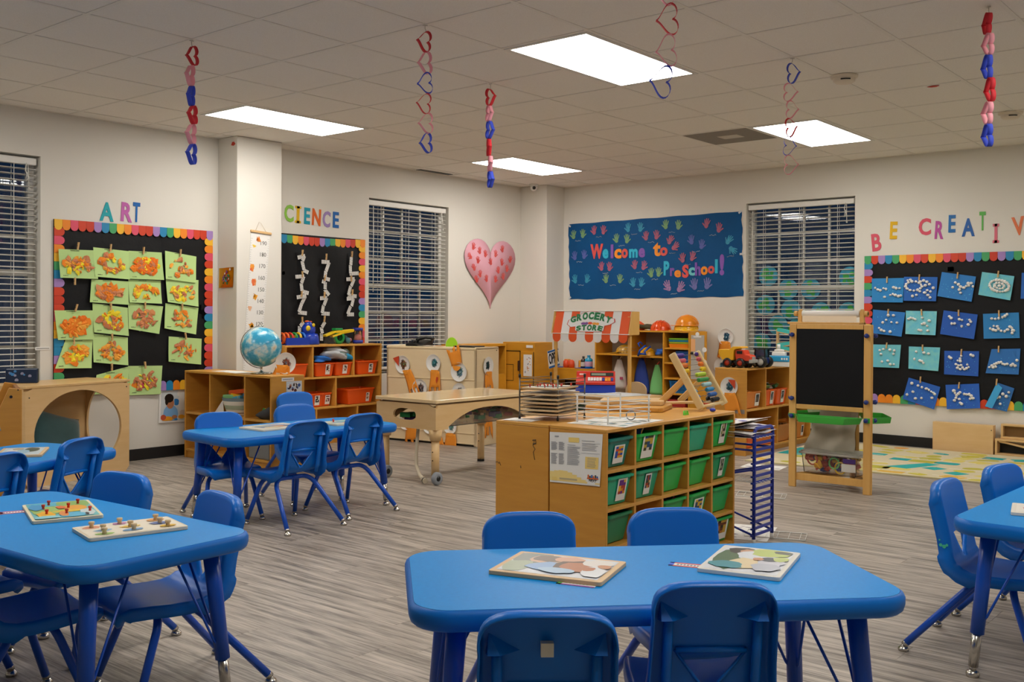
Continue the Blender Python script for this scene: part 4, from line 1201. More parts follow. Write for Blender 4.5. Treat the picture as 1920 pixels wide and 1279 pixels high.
# clothespins
pin_me = None
def pin(label, mx, x, z, off, tilt=0, ln=.058):
    global pin_me
    if pin_me is None:
        t = thing('clothespin', label, 'clothespin', group='wooden clothespins holding up the papers')
        for s in (-1, 1):
            m = MB(); m.add([(-.0055, s * .003 - .0035, -.029), (.0055, s * .003 - .0035, -.029), (.0055, s * .003 + .0035, -.029), (-.0055, s * .003 + .0035, -.029), (-.0045, s * .006 - .003, .029), (.0045, s * .006 - .003, .029), (.0045, s * .006 + .003, .029), (-.0045, s * .006 + .003, .029)],
                  [(0,3,2,1),(4,5,6,7),(0,1,5,4),(1,2,6,5),(2,3,7,6),(3,0,4,7)]); m.build('jaw', WOODPIN, t)
        m = MB(); m.tube([(-.007, 0, 0), (.007, 0, 0)], .0035, 6); m.build('spring', DARKM, t)
        pin_me = t; o = t
    else:
        o = copy_tree(pin_me); o['label'] = label
    o.matrix_world = mx @ Matrix.Translation((x, -off, z)) @ Matrix.Rotation(tilt, 4, 'Y')
    return o
gp = ['top row, first collage', 'top row, second collage', 'top row, third collage', 'top row, last collage', 'bottom edge of the first top collage', 'solid orange heap at lower left', 'leaning bottom left collage', 'yellow middled third row collage', 'brown patched third row collage', 'sparse third row collage at the end', 'long tailed fourth row collage', 'star shaped collage at the right', 'folded corner collage', 'lowest collage of brown leaves']
GT = [.15, .12, .1, .1, 0, .3, .05, 0, .05, 0, 0, -.2, 0, -.12]
for (x, z), lb, tl_ in zip(GPINS, gp, GT): pin('clothespin on the art board: ' + lb, LM, x, z, .040, tl_)
x, z = .0, .0
m = MB(); m.lathe([(0, 0), (.006, .002), (.004, .008), (.011, .011), (.012, .015), (.006, .02), (0, .021)], 12); 
tag(m.build('push_pin', WHITE, None, rot=(0, PI / 2, 0), loc=(XL + .008, 1.208, 1.068)), 'white push pin alone on the black art board', 'push pin')

# cloud papers
BC = ['#2a86c9', '#2463b8', '#2f7cc4', '#7cc8cc', '#2463b8', '#2a78c4', '#86cdcf', '#2158b4', '#2a7fc0', '#74c2c8', '#80cccf', '#2158b4', '#2c6fb8', '#2460bd', '#235fc0', '#2a68ae']
BL = ['sky blue, sparse cotton, top row first', 'royal blue covered in cotton, top row second', 'mid blue with a diagonal cotton trail, top row third', 'aqua with one big cotton spiral, top row fourth', 'royal blue cut by the right edge of the photo, top row',
 'mid blue with eight separate cotton balls, second row first', 'aqua with a cotton cloud at left, second row', 'royal blue with an arc of cotton, second row third', 'mid blue with two cotton bands, second row last',
 'aqua with pairs of cotton balls, half behind the easel', 'aqua with few cotton balls, third row second', 'royal blue with a cotton cluster and cyan writing, third row', 'blue with curled corner and a cotton chain, third row last',
 'tilted royal blue hanging over the border, bottom row first', 'royal blue with a cotton cross, bottom row second', 'folded blue paper, bottom row third']
def arc(cx, cy, r, a0, a1, n): return [(cx + r * math.cos(a0 + (a1 - a0) * i / n), cy + r * .8 * math.sin(a0 + (a1 - a0) * i / n)) for i in range(n + 1)]
COT = [
 [(.12,.4),(.2,.47),(.28,.5),(.38,.42),(.46,.45),(.7,.38),(.78,.42),(.88,.42),(.42,.78),(.6,.7),(.68,.66),(.76,.7),(.86,.74),(.93,.72)],
 arc(.3,.38,.24,0,6,12) + [(.12,.15),(.2,.12),(.5,.2),(.6,.15),(.7,.2),(.78,.3),(.66,.35),(.56,.4),(.9,.45),(.82,.6),(.72,.55),(.65,.65),(.75,.75),(.82,.85),(.5,.6),(.4,.75),(.28,.8)],
 [(.45,.35),(.55,.4),(.62,.48),(.6,.6),(.65,.72),(.72,.5),(.78,.42),(.85,.38),(.82,.3),(.9,.28),(.97,.4),(.4,.55)],
 arc(.6,.48,.3,.5,7,22) + arc(.6,.48,.15,0,6,9) + [(.6,.48)],
 [(.3,.4),(.5,.5),(.7,.4)],
 [(.5,.18),(.66,.16),(.45,.38),(.62,.45),(.8,.45),(.35,.5),(.25,.75),(.33,.82),(.42,.85),(.62,.85)],
 [(.1,.35),(.17,.3),(.25,.32),(.32,.36),(.55,.28),(.78,.4),(.55,.55),(.62,.52),(.72,.62),(.45,.8),(.52,.82),(.75,.82)],
 [(.2,.22),(.26,.28),(.3,.5),(.38,.48),(.5,.28),(.58,.3),(.6,.55),(.8,.25),(.84,.32),(.78,.45)],
 [(.25,.2),(.35,.22),(.45,.2),(.55,.16),(.62,.12),(.68,.06),(.2,.6),(.28,.65),(.35,.68),(.43,.62),(.5,.7),(.6,.72),(.68,.66),(.75,.55),(.8,.6),(.83,.7),(.8,.8),(.3,.5),(.4,.52)],
 [(.3,.25),(.42,.2),(.35,.42),(.65,.22),(.8,.25),(.78,.4),(.4,.75),(.6,.7),(.7,.85),(.82,.85)],
 [(.25,.22),(.5,.25),(.65,.28),(.2,.55),(.38,.6),(.45,.62),(.5,.7)],
 [(.15,.25),(.2,.3),(.5,.2),(.47,.32),(.4,.4),(.48,.42),(.35,.55),(.42,.6),(.5,.58),(.4,.7),(.48,.75),(.55,.68),(.6,.75),(.66,.7),(.68,.55),(.72,.65),(.78,.15),(.84,.18)],
 [(.08,.75),(.15,.68),(.22,.62),(.28,.58),(.35,.55),(.42,.53),(.2,.75),(.27,.72),(.48,.6),(.55,.62),(.62,.6),(.75,.65),(.8,.6),(.88,.66),(.92,.45)],
 [(.15,.2),(.35,.22),(.48,.24),(.62,.24),(.7,.26),(.78,.3),(.85,.32),(.9,.36),(.25,.55),(.1,.75),(.38,.8),(.55,.7),(.85,.55)],
 [(.25,.25),(.28,.35),(.32,.45),(.38,.38),(.43,.33),(.3,.55),(.25,.65),(.4,.6),(.42,.75),(.46,.8),(.55,.4),(.62,.42),(.7,.42),(.76,.48),(.8,.58),(.72,.6)],
 [(.55,.35),(.75,.4),(.8,.22),(.45,.5),(.6,.75),(.35,.55)]]
for i, q in enumerate(BLUEP):
    row = 0 if i < 5 else 1 if i < 9 else 2 if i < 13 else 3
    off = .018 + .002 * (i % 2)
    t = thing('cloud_paper', 'cotton ball paper, ' + BL[i], 'artwork', group='cotton ball cloud papers'); t.matrix_world = BM
    m = MB(); yy = sheet(m, q, off, .012, seed=70 + i)
    m.build('paper', mat('cloud_paper_' + BC[i][1:], BC[i], .75, grain=((22, 22, 22), .2, '#5fbcd8') if BC[i][1] in '78' else None), t, fix=False)
    if i == 15:
        m = MB(); a, b = bil(q, .02, .02), bil(q, .0, .98); c = bil(q, .36, 1.0); d = bil(q, .42, .12)
        m.add([(a[0], yy(0, 0) - .004, a[1]), (d[0], yy(.4, .1) - .022, d[1]), (c[0], yy(.4, 1) - .03, c[1]), (b[0], yy(0, 1) - .006, b[1])], [(0, 1, 2, 3)]); m.build('folded_flap', flat('#3aa0d8'), t, fix=False)
    R = random.Random(90 + i); m = MB()
    for u, v in COT[i]:
        x, z = bil(q, u, v); s = R.uniform(.0105, .0145)
        m.ball((x, yy(u, v) - s * .7, z), s, 7, 5, (R.uniform(.9, 1.3), .85, R.uniform(.85, 1.1)))
    o = m.build('cotton_balls', mat('cotton', '#eceae6', .95, bump=(120, .4)), t, fix=False); o['kind'] = 'stuff'
    m = MB()
    for k in range(26 if i in (0, 2, 5, 11, 13, 14) else 12):
        u, v = R.uniform(.06, .94), R.uniform(.2, .95); x, z = bil(q, u, v); r = R.uniform(.0015, .005)
        m.add([(x + r * math.cos(a) * .7, yy(u, v) - .0008, z + r * math.sin(a)) for a in (0, 1.2, 2.5, 3.8, 5)], [(4, 3, 2, 1, 0)])
    o = m.build('paint_spots', flat('#5fc4e0'), t, fix=False); o['kind'] = 'stuff'
for i, p in enumerate(BPINS):
    if p: pin('clothespin on the cloud board holding the ' + ' '.join(BL[i].replace(',', '').split()[:9]), BM, p[0], p[1] - .012, .028, R.uniform(-.05, .12))

# zebra strips on the science board
ZM = [flat('#efede8'), flat('#17181b')]
wh = ['left', 'middle', 'right']; lv = ['topmost', 'second', 'third', 'lowest']
for ci, chain in enumerate(ZIG):
    for li, z in enumerate(chain):
        t = thing('zebra_strip', '%s black and white folded paper strip of the %s hanging row' % (lv[li] if li < len(chain) - 1 or len(chain) == 4 else 'lowest', wh[ci]), 'paper craft', group='folded zebra paper strips'); t.matrix_world = LM
        R = random.Random(ci * 10 + li)
        for a, b in zip(z, z[1:]):
            A = Vector((a[0], -.03 - R.random() * .006, a[1])); B = Vector((b[0], -.036 - R.random() * .01, b[1])); d = (B - A); n_ = Vector((-d.z, 0, d.x)).normalized() * .0185
            m = MB(); k = max(3, int(d.length / .012))
            for j in range(k):
                f0, f1 = j / k, (j + 1) / k; fm = f0 + (f1 - f0) * .72
                def qd(g0, g1, mi, sk):
                    p0, p1 = A + d * g0, A + d * g1; s = d * sk
                    m.add([p0 - n_, p0 + n_ + s, p1 + n_ + s, p1 - n_], [(0, 1, 2, 3)], False, mi)
                qd(f0, fm, 0, 0); qd(fm, f1, 1, 0)
            o = m.build('strip_fold', ZM, t, fix=False)
            s_ = o.modifiers.new('s', 'SOLIDIFY'); s_.thickness = .0012
for ci, ps in enumerate((CH1pins, CH2pins, CH3pins)):
    for li, (x, z) in enumerate(ps): pin('clothespin on the science board, %s of the %s strip row' % (['topmost', 'second', 'third', 'lowest'][li], wh[ci]), LM, x, z - .005, .044, R.uniform(-.05, .15))

# letters
def letter(c, x, z, w_, h_, col, mx, label, tilt=0, off=.001):
    m = text_mb(c, 1, .004, .03)
    xs = [p[0] for p in m.v]; zs_ = [p[2] for p in m.v]
    sx, sz = w_ / (max(xs) - min(xs)), h_ / (max(zs_) - min(zs_)); cx, cz = (max(xs) + min(xs)) / 2, (max(zs_) + min(zs_)) / 2
    if c == 'I':
        m = MB(); m.box(-.28, -.004, .36, .28, 0, .5); m.box(-.28, -.004, -.5, .28, 0, -.36); m.box(-.13, -.004, -.5, .13, 0, .5); sx, sz, cx, cz = w_ / .56, h_, 0, 0
    m.v = [((p[0] - cx) * sx, p[1], (p[2] - cz) * sz) for p in m.v]
    o = m.build('wall_letter', mat('glossy_letter_' + col[1:], col, .22), fix=False)
    o.matrix_world = mx @ Matrix.Translation((x, -off, z)) @ Matrix.Rotation(tilt, 4, 'Y')
    return tag(o, label, 'letter', 'paper letters on the walls')
cn = {'#d9566a': 'coral pink', '#e3b41f': 'yellow', '#b94f9e': 'magenta', '#1f6db4': 'blue', '#1f5fae': 'dark blue', '#4fae3a': 'green', '#d9667a': 'pink', '#d9661f': 'orange', '#16a3b0': 'teal', '#c065ae': 'orchid pink', '#1a66b4': 'blue', '#8cc34a': 'lime green', '#169ab4': 'teal', '#e0651f': 'orange', '#a087c0': 'lilac', '#1f66b4': 'blue'}
for k, (c, x, z, w_, h_, col) in enumerate(BLET): letter(c, x, z, w_, h_, col, BM, '%s letter %s above the cloud board' % (cn[col], c), [-.1, .04, 0, .06, .02, 0, .0, 0, -.1][k])
for k, (c, x, z, w_, h_, col) in enumerate(LLET): letter(c, x, z, w_, h_, col, LM, '%s letter %s above the %s board' % (cn[col], c, 'art' if k < 3 else 'science'), [.02, .06, .03, 0, .03, .03, .06, .05, .02][k])

# hand prints
def hand(mb, x, z, s, rot, mir, m, y=-.0016):
    i0 = len(mb.v)
    def cap(px, pz, qx, qz, r0, r1):
        d = Vector((qx - px, qz - pz)); d.normalize(); n = Vector((-d.y, d.x)); pts = []
        for a in (-90, -45, 0, 45, 90):
            a = math.radians(a); pts.append((qx + (d.x * math.cos(a) + n.x * math.sin(a)) * r1, 0, qz + (d.y * math.cos(a) + n.y * math.sin(a)) * r1))
        pts += [(px + n.x * r0, 0, pz + n.y * r0), (px - n.x * r0, 0, pz - n.y * r0)]
        mb.add(pts, [tuple(range(len(pts)))], False, m)
    mb.add([(a, 0, b) for a, b in circ(0, -.18, .27, 12, rz=.3)], [tuple(range(12))], False, m)
    for fx, fz, tx, tz in ((-.2, .02, -.36, .46), (-.07, .08, -.12, .62), (.07, .08, .11, .6), (.19, .02, .32, .46)): cap(fx, fz, tx, tz, .075, .06)
    cap(.2, -.22, .5, .02, .085, .07)
    mx = Matrix.Translation((x, y, z)) @ Matrix.Rotation(-rot, 4, 'Y') @ Matrix.Diagonal((s * (-1 if mir else 1), 1, s, 1))
    mb.xf(mx, i0)
HC = {'g': '#9bc93c', 'R': '#e2494a', 't': '#25b3d6', 'p': '#6a5cc8', 'k': '#d68fc4', 'q': '#8f7fd0'}
def poly_sheet(mb, outl, t):
    n = len(outl)
    mb.add([(x, -t, z) for x, z in outl], [tuple(range(n))]); mb.add([(x, 0, z) for x, z in outl], [tuple(range(n - 1, -1, -1))])
    mb.add([(x, -t, z) for x, z in outl] + [(x, 0, z) for x, z in outl], [(i, (i + 1) % n, (i + 1) % n + n, i + n) for i in range(n)])
wb = thing('welcome_banner', 'large dark blue paper banner with painted handprints, reading Welcome to PreSchool!', 'banner'); wb.matrix_world = BM
R = random.Random(3); nx, nz = 44, 20; m = MB(); vs = []
for j in range(nz + 1):
    for i in range(nx + 1):
        u, v = i / nx, j / nz
        x = -2.19 + (2.254 + .026 * (1 - v)) * u + .028 * (1 - v) * (1 - u)
        zb = 1.398 + .018 * u + .005 * math.sin(u * 40); zt = 2.289 + .02 * u + .003 * math.sin(u * 31)
        if i in (0, nx): x += .006 * math.sin(j * 1.7) + R.uniform(-.004, .004)
        z = zb + (zt - zb) * v
        e = min(i, nx - i, j, nz - j)
        vs.append((x, -.005 - .0035 * (1 + math.sin(u * 17 + v * 5) * math.sin(v * 6 + u * 3)) * min(1, e / 4), z))
m.add(vs, [(j * (nx + 1) + i, j * (nx + 1) + i + 1, (j + 1) * (nx + 1) + i + 1, (j + 1) * (nx + 1) + i) for j in range(nz) for i in range(nx)], True)
m.build('paper', mat('banner_blue_paper', '#02497f', .65, spec=.25, grain=((5, 5, 5), .35, '#045690'), bump=(14, .25)), wb, fix=False)
hk = list(HC); hm = [mat('hand_paint_' + k, HC[k], .6, grain=((70, 70, 70), .25, '#3f6f9c')) for k in hk]
for i, (x, z, c, r) in enumerate(HANDS):
    m = MB(); hand(m, x, z, .112 if c in 'kq' else .094, r, i % 2 == 0, 0, y=-.0128)
    m.build('handprint', hm[hk.index(c)], wb, fix=False)
for c, x, z, w_, h_, col in WLET:
    m = text_mb(c, 1, .0136, .045); xs = [p[0] for p in m.v]; zs_ = [p[2] for p in m.v]
    sx, sz = w_ / (max(xs) - min(xs)), h_ / (max(zs_) - min(zs_)); cx, cz = (max(xs) + min(xs)) / 2, (max(zs_) + min(zs_)) / 2
    m.v = [((p[0] - cx) * sx + x, p[1] * 1.0, (p[2] - cz) * sz + z) for p in m.v]
    m.build('painted_letter', flat(col, .6), wb, fix=False)
m = MB(); R = random.Random(8)
for i in range(0, len(HANDS), 2):
    x = (HANDS[i][0] + HANDS[i + 1][0]) / 2; z = min(HANDS[i][1], HANDS[i + 1][1]) - .068
    pts = [(x - .04 + .08 * k / 10, -.013, z + R.uniform(-.008, .008)) for k in range(11)]
    m.tube(pts, .0016, 4)
m.build('chalk_scrawl', flat('#c9ccd0'), wb)['kind'] = 'stuff'
m = MB()
for x, z, a in ((-2.165, 2.27, .6), (-2.155, 1.415, -.6), (.05, 2.30, -.6), (.07, 1.86, 0)):
    i0 = len(m.v); m.box(-.02, -.0145, -.01, .02, -.013, .01); m.xf(Matrix.Translation((x, 0, z)) @ Matrix.Rotation(a, 4, 'Y'), i0)
m.build('tape', mat('clear_tape', '#cfd3d6', .3), wb)
ht = thing('paper_heart', 'large pink paper heart covered in red handprints', 'decoration'); ht.matrix_world = LM
hp = []
for i in range(48):
    a = 2 * PI * i / 48
    x = math.sin(a) ** 3; z = (13 * math.cos(a) - 5 * math.cos(2 * a) - 2 * math.cos(3 * a) - math.cos(4 * a)) / 17
    hp.append((x, z))
zmin, zmax = min(p[1] for p in hp), max(p[1] for p in hp)
hp = [(5.572 + .443 * x, 1.281 + (2.07 - 1.281) * ((z - zmin) / (zmax - zmin)) ** .92) for x, z in hp]
m = MB(); n = len(hp); ctr = (5.57, -.019, 1.72)
m.add([ctr] + [(x, -.02, z) for x, z in hp], [(0, 1 + i, 1 + (i + 1) % n) for i in range(n)], True); m.add([(x, -.02, z) for x, z in hp] + [(x, -.012, z) for x, z in hp], [(i, (i + 1) % n, (i + 1) % n + n, i + n) for i in range(n)])
m.build('paper', mat('pink_paper', '#e3a9b8', .8, bump=(4, .2)), ht, fix=True)
hr = mat('red_hand_paint', '#e2443c', .6, grain=((60, 60, 60), .15, '#e26a66'))
for i, (x, z, r) in enumerate(HHANDS):
    m = MB(); hand(m, x, z, .075, r, i % 2, 0, y=-.0225); m.build('handprint', hr, ht, fix=False)

# growth chart on the pillar
PM = Matrix.Translation((-2.37, 0, 0)) @ Matrix.Rotation(PI / 2, 4, 'Z')
gc = thing('growth_chart', 'hanging paper growth chart with numbers up to 190 on the pillar', 'chart'); gc.matrix_world = PM
cl, cr_ = lambda z: 2.043 + (z - 1.078) * .0636, lambda z: 2.231 + (z - 1.077) * .0787
m = MB(); m.add([(cl(.66), -.004, .66), (cr_(.66), -.004, .66), (cr_(1.91), -.004, 1.91), (cl(1.91), -.004, 1.91), (cl(.66), -.003, .66), (cr_(.66), -.003, .66), (cr_(1.91), -.003, 1.91), (cl(1.91), -.003, 1.91)], [(0,1,2,3),(7,6,5,4),(0,4,5,1),(1,5,6,2),(2,6,7,3),(3,7,4,0)])
m.build('chart_paper', mat('chart_paper', '#eceae6', .6), gc)
m = MB(); m.bar((2.09, -.008, 1.925), (2.307, -.008, 1.911), .016, .02); m.build('hanging_bar', mat('light_wood_bar', '#d9b27c', .5), gc, bevel=.003)
m = MB(); m.tube([(2.14, -.01, 1.93), (2.178, -.006, 2.005), (2.196, -.006, 2.0), (2.25, -.01, 1.925)], .0016, 5); m.build('string', flat('#c9b8a0'), gc)
for n_, x, z in NUM:
    m = text_mb(str(n_), .05, .0052, 0); m.xf(Matrix.Translation((x, 0, z))); m.build('chart_number', flat('#6f6f6c'), gc, fix=False)
m = MB()
z = 1.86
k = 0
while z > .7:
    l = .02 if k % 5 == 0 else .011
    for xe, s in ((cl(z) + .003, 1), (cr_(z) - .003, -1)): m.box(min(xe, xe + s * l), -.0046, z - .0008, max(xe, xe + s * l), -.004, z + .0008)
    z -= .02; k += 1
m.build('scale_marks', flat('#8a8a86'), gc, fix=False)['kind'] = 'stuff'
R = random.Random(4)
for (x, z, cs) in ((2.172, 1.855, ['#e8842a', '#e25a3a']), (2.128, 1.796, ['#f3cf4a']), (2.108, 1.604, ['#f0a03a', '#e2603a']), (2.124, 1.478, ['#e8703a', '#f0a060']), (2.14, 1.352, ['#f2a81f', '#e88a1f']), (2.085, 1.252, ['#f0b890']), (2.102, 1.1, ['#f2a61f', '#e8961f'])):
    m = MB()
    for k in range(7 if len(cs) > 1 else 3):
        r = R.uniform(.008, .02); m.add([(x + R.uniform(-.014, .014) + r * math.cos(a), -.0048 - .0002 * k, z + R.uniform(-.02, .02) * (.4 if len(cs) == 1 else 1) + r * math.sin(a)) for a in (0, 1, 2, 3, 4, 5)], [(5, 4, 3, 2, 1, 0)], False, k % len(cs))
    m.build('printed_animal', [flat(c) for c in cs], gc, fix=False)
# foil picture on the pillar side
PS = Matrix.Translation((0, 1.955, 0))
t = thing('foil_picture', 'gold foil square with a bright collage on the pillar side', 'artwork'); t.matrix_world = PS
m = MB(); q = [(-2.626, 1.60), (-2.41, 1.606), (-2.412, 1.432), (-2.618, 1.428)]; yy = sheet(m, q, .003, .008, seed=3)
m.build('foil', mat('gold_foil', '#c9961f', .28, .85), t, fix=False)
m = MB(); R = random.Random(9)
for k in range(46):
    u, v = .5 + R.gauss(0, .13), .52 + R.gauss(0, .14); x, z = bil(q, u, v); r = R.uniform(.006, .014)
    m.add([(x + r * math.cos(a), yy(u, v) - .002 - R.random() * .006, z + r * math.sin(a)) for a in (0, 1.3, 2.6, 4, 5.2)], [(4, 3, 2, 1, 0)], False, R.randrange(6))
m.build('collage_bits', [flat(c) for c in ('#2f7a3a', '#7a3f9a', '#c83a2a', '#e9e6e0', '#26262a', '#4aa0c8')], t, fix=False)['kind'] = 'stuff'
# photo poster low on the wall
t = thing('photo_poster', 'poster photo of a child in a blue shirt playing, low on the left wall', 'poster'); t.matrix_world = LM
q = [(1.398, .582), (1.643, .574), (1.65, .285), (1.384, .292)]
m = MB(); yy = sheet(m, q, .004, .006, seed=1); m.build('sheet', mat('poster_paper', '#efeeea', .35), t, fix=False)
m = MB(); PCOL = ['#cfd6d8', '#e9e4da', '#1a1614', '#b57a58', '#7fb0dc', '#f0a428', '#2f7fc4', '#d8c8b8', '#c0563a']
def blob(u, v, ru, rv, ci, k, n=14):
    pts = []
    for i in range(n):
        a = 2 * PI * i / n; uu, vv = u + ru * math.cos(a), v + rv * math.sin(a); uu = min(.96, max(.06, uu)); vv = min(.95, max(.05, vv))
        x, z = bil(q, uu, vv); pts.append((x, yy(uu, vv) - .0009 - .0003 * k, z))
    m.add(pts[::-1], [tuple(range(n))], False, ci)
for k, a in enumerate([(.5, .5, .62, .62, 0), (.85, .35, .2, .5, 1), (.62, .42, .12, .1, 6), (.42, .75, .27, .26, 4), (.4, .45, .14, .16, 3), (.36, .30, .17, .13, 2), (.27, .4, .06, .1, 2), (.3, .9, .2, .08, 5), (.85, .75, .12, .1, 7), (.8, .85, .12, .06, 5), (.55, .85, .1, .06, 3), (.15, .85, .1, .08, 8), (.6, .92, .06, .04, 6)]): blob(*a[:4], a[4], k)
m.build('printed_photo', [flat(c, .35) for c in PCOL], t, fix=False)
t = MB().box(.364, -.003, .92, .478, 0, .944).build('label_strip', PAPER); t.matrix_world = LM
tag(t, 'narrow white label strip on the wall beside the left window', 'label')
m = MB()
for k in range(11): m.box(.372 + k * .009, -.0036, .929, .372 + k * .009 + .006, -.003, .935)
m.build('print', flat('#55544f'), t)
# crafts stuck to the back window glass
R = random.Random(12)
ei = 0
EL = ['upper left pane', 'middle pane, upper', 'beside the middle mullion', 'upper right pane', 'left pane below the first', 'lower middle', 'right of centre, lower', 'lower right pane', 'behind the ramp toy, left', 'lowest left pane', 'lower centre, behind the easel top']
for x, z in ((.31, 1.63), (.53, 1.49), (.77, 1.49), (1.17, 1.60), (.28, 1.33), (.56, 1.28), (.88, 1.25), (1.16, 1.25), (.42, 1.12), (.24, .93), (.62, 1.08)):
    t = thing('earth_craft', 'round blue and green painted disc on the window, ' + EL[ei], 'craft', group='painted earth discs on the window'); t.matrix_world = BM
    r = .105; y0_ = .118
    m = MB(); m.prism(circ(x, z, r, 24), y0_, y0_ + .002); m.build('disc', mat('painted_blue', '#5cc4e4', .6, grain=((14, 14, 14), .2, '#3aa4d0')), t)
    m = MB()
    for k in range(7):
        a = R.uniform(0, 6.28); rr = r * .6 * R.random() ** .5; s = R.uniform(.02, .045)
        m.add([(x + rr * math.cos(a) + s * R.uniform(.6, 1.1) * math.cos(b), y0_ - .001 - .0002 * k, z + rr * math.sin(a) + s * R.uniform(.6, 1.1) * math.sin(b)) for b in (0, .9, 1.8, 2.7, 3.6, 4.5, 5.4)], [tuple(range(7))[::-1]])
    m.build('green_paint', mat('painted_green', '#4fc868', .6), t, fix=False)
    ei += 1
# ---------------------------------------------------------------- ceiling things
def heart_link(h=.112, w_=.078, sw=.026):
    """sideways heart loop from a paper strip: outline in local xz, strip width along y; hangs from its top"""
    pts = []
    for i in range(36):
        a = 2 * PI * i / 36
        px = math.sin(a) ** 3; pz = (13 * math.cos(a) - 5 * math.cos(2 * a) - 2 * math.cos(3 * a) - math.cos(4 * a)) / 16
        pts.append((pz, px))              # lobes towards +x
    x0, x1 = min(p[0] for p in pts), max(p[0] for p in pts); z0, z1 = min(p[1] for p in pts), max(p[1] for p in pts)
    return [((x - (x0 + x1) / 2) / (x1 - x0) * w_, (z - z1) / (z1 - z0) * h) for x, z in pts]
LKM = {'r': mat('red_link_paper', '#c9202c', .7), 'k': mat('pink_link_paper', '#e79aa6', .7), 'b': mat('blue_link_paper', '#3148c2', .7)}
HOOKM = mat('clip_white', '#cfcac0', .4)
def chain(label, x, y, rz, seq, wob, h=.112, w_=.078):
    t = thing('paper_heart_chain', label, 'garland', (x, y, H - .003), rz, 'paper heart chains hanging from the ceiling')
    m = MB(); m.box(-.012, -.006, -.004, .012, .006, 0); m.tube([(0, 0, 0), (0, 0, -.02), (.006, 0, -.028), (0, 0, -.034)], .0022, 6); m.build('ceiling_hook', HOOKM, t)
    z = -.030; R = random.Random(int(x * 50) + 3)
    for i, c in enumerate(seq):
        hh = h * R.uniform(.92, 1.05); o = heart_link(hh, w_ * R.uniform(.85, 1.05))
        m = MB(); n = len(o); vs = [(px, -.0135, pz) for px, pz in o] + [(px, .0135, pz) for px, pz in o]
        m.add(vs, [(j, (j + 1) % n, (j + 1) % n + n, j + n) for j in range(n)], True)
        ln = m.build('heart_link', LKM[c], t, loc=(R.uniform(-.008, .008), R.uniform(-.006, .006), z), rot=(R.uniform(-.08, .08), R.uniform(-.12, .12), R.uniform(-wob, wob)), fix=False)
        s = ln.modifiers.new('s', 'SOLIDIFY'); s.thickness = .0012
        z -= hh * .985
chain('red, pink and blue heart chain on the ceiling near the white pillar', -.010, .002, math.radians(118), 'rkbrkb', .35)
chain('thin edge-on heart chain between the two left ceiling lights', 1.222, .602, math.radians(62), 'rkbrkb', .35)
chain('heart chain hanging in front of the farthest ceiling light', .614, 1.827, math.radians(158), 'rkbrkb', .45)
chain('heart chain overlapping the corner of the largest ceiling light', 3.03, .02, math.radians(35), 'brkrkb', .15, .118, .085)
chain('edge-on heart chain in front of the ceiling light by the grey vent', 2.437, 2.433, math.radians(205), 'bkkrbkr'[:6], .4)
chain('heart chain nearest the right edge, over the cloud board', 3.60, 2.10, math.radians(-58), 'krkbrkb'[1:], .25)
for (x, y), lb in (((2.50, 3.06), 'white smoke detector beside the paper heart chain'), ((3.02, 4.93), 'white smoke detector at the right, near the back wall')):
    t = thing('smoke_detector', lb, 'smoke detector', (x, y, H - .0015), .4)
    m = MB(); m.lathe([(.085, 0), (.083, -.012), (.07, -.016)], 24); m.build('base', mat('cream_plastic', '#e2d6c2', .5), t)
    m = MB(); m.lathe([(.07, -.014), (.066, -.034), (.052, -.044), (0, -.046)], 24); m.build('cover', mat('cream_plastic', '#e2d6c2', .5), t)
    m = MB()
    for a in (-.35, .1): m.box(-.016, -.069, -.034, .014, -.058, -.026); m.xf(Matrix.Rotation(a + .25, 4, 'Z'), len(m.v) - 8)
    m.build('slot', BLACK, t)
vx, vy = VENT[0] * G, VENT[1] * G
t = thing('return_air_vent', 'grey perforated return air vent with a pale square, beside a ceiling light', 'vent', (vx + G, vy, H))
VG = bpy.data.materials.new('perforated_grille'); VG.use_nodes = True; vn = VG.node_tree; vb = vn.nodes['Principled BSDF']
tx = vn.nodes.new('ShaderNodeTexCoord'); vo = vn.nodes.new('ShaderNodeTexVoronoi'); vo.inputs['Scale'].default_value = 95; vo.inputs['Randomness'].default_value = 0
vr = vn.nodes.new('ShaderNodeValToRGB'); vr.color_ramp.elements[0].position = .3; vr.color_ramp.elements[0].color = hx('#3a3630'); vr.color_ramp.elements[1].position = .45; vr.color_ramp.elements[1].color = hx('#a49b8c')
vn.links.new(tx.outputs['Object'], vo.inputs['Vector']); vn.links.new(vo.outputs['Distance'], vr.inputs[0]); vn.links.new(vr.outputs[0], vb.inputs['Base Color']); vb.inputs['Roughness'].default_value = .6
t.location.x = vx
MB().box(.012, .012, -.001, G - .012, G - .012, .01).build('grille', VG, t)
MB().box(G * .36, G * .38, -.003, G * .66, G * .62, -.001).build('damper_plate', flat('#c9c2b6'), t)
tag(MB().box(-2.60, 4.33, H - .004, -2.53, 4.82, H - .0005).build('slot_vent', BLACK), 'narrow black slot vent in the ceiling along the left wall', 'vent')
t = thing('security_camera', 'small white dome camera in the ceiling corner over the pink heart', 'camera', (-2.33, 5.98, H - .002))
m = MB(); m.lathe([(.05, 0), (.048, -.02), (.04, -.026)], 20); m.ball((0, 0, -.04), .042, 16, 10); m.build('housing', WHITE, t)
m = MB(); m.ball((.024, -.026, -.047), .02, 12, 8); m.build('lens', BLACK, t)
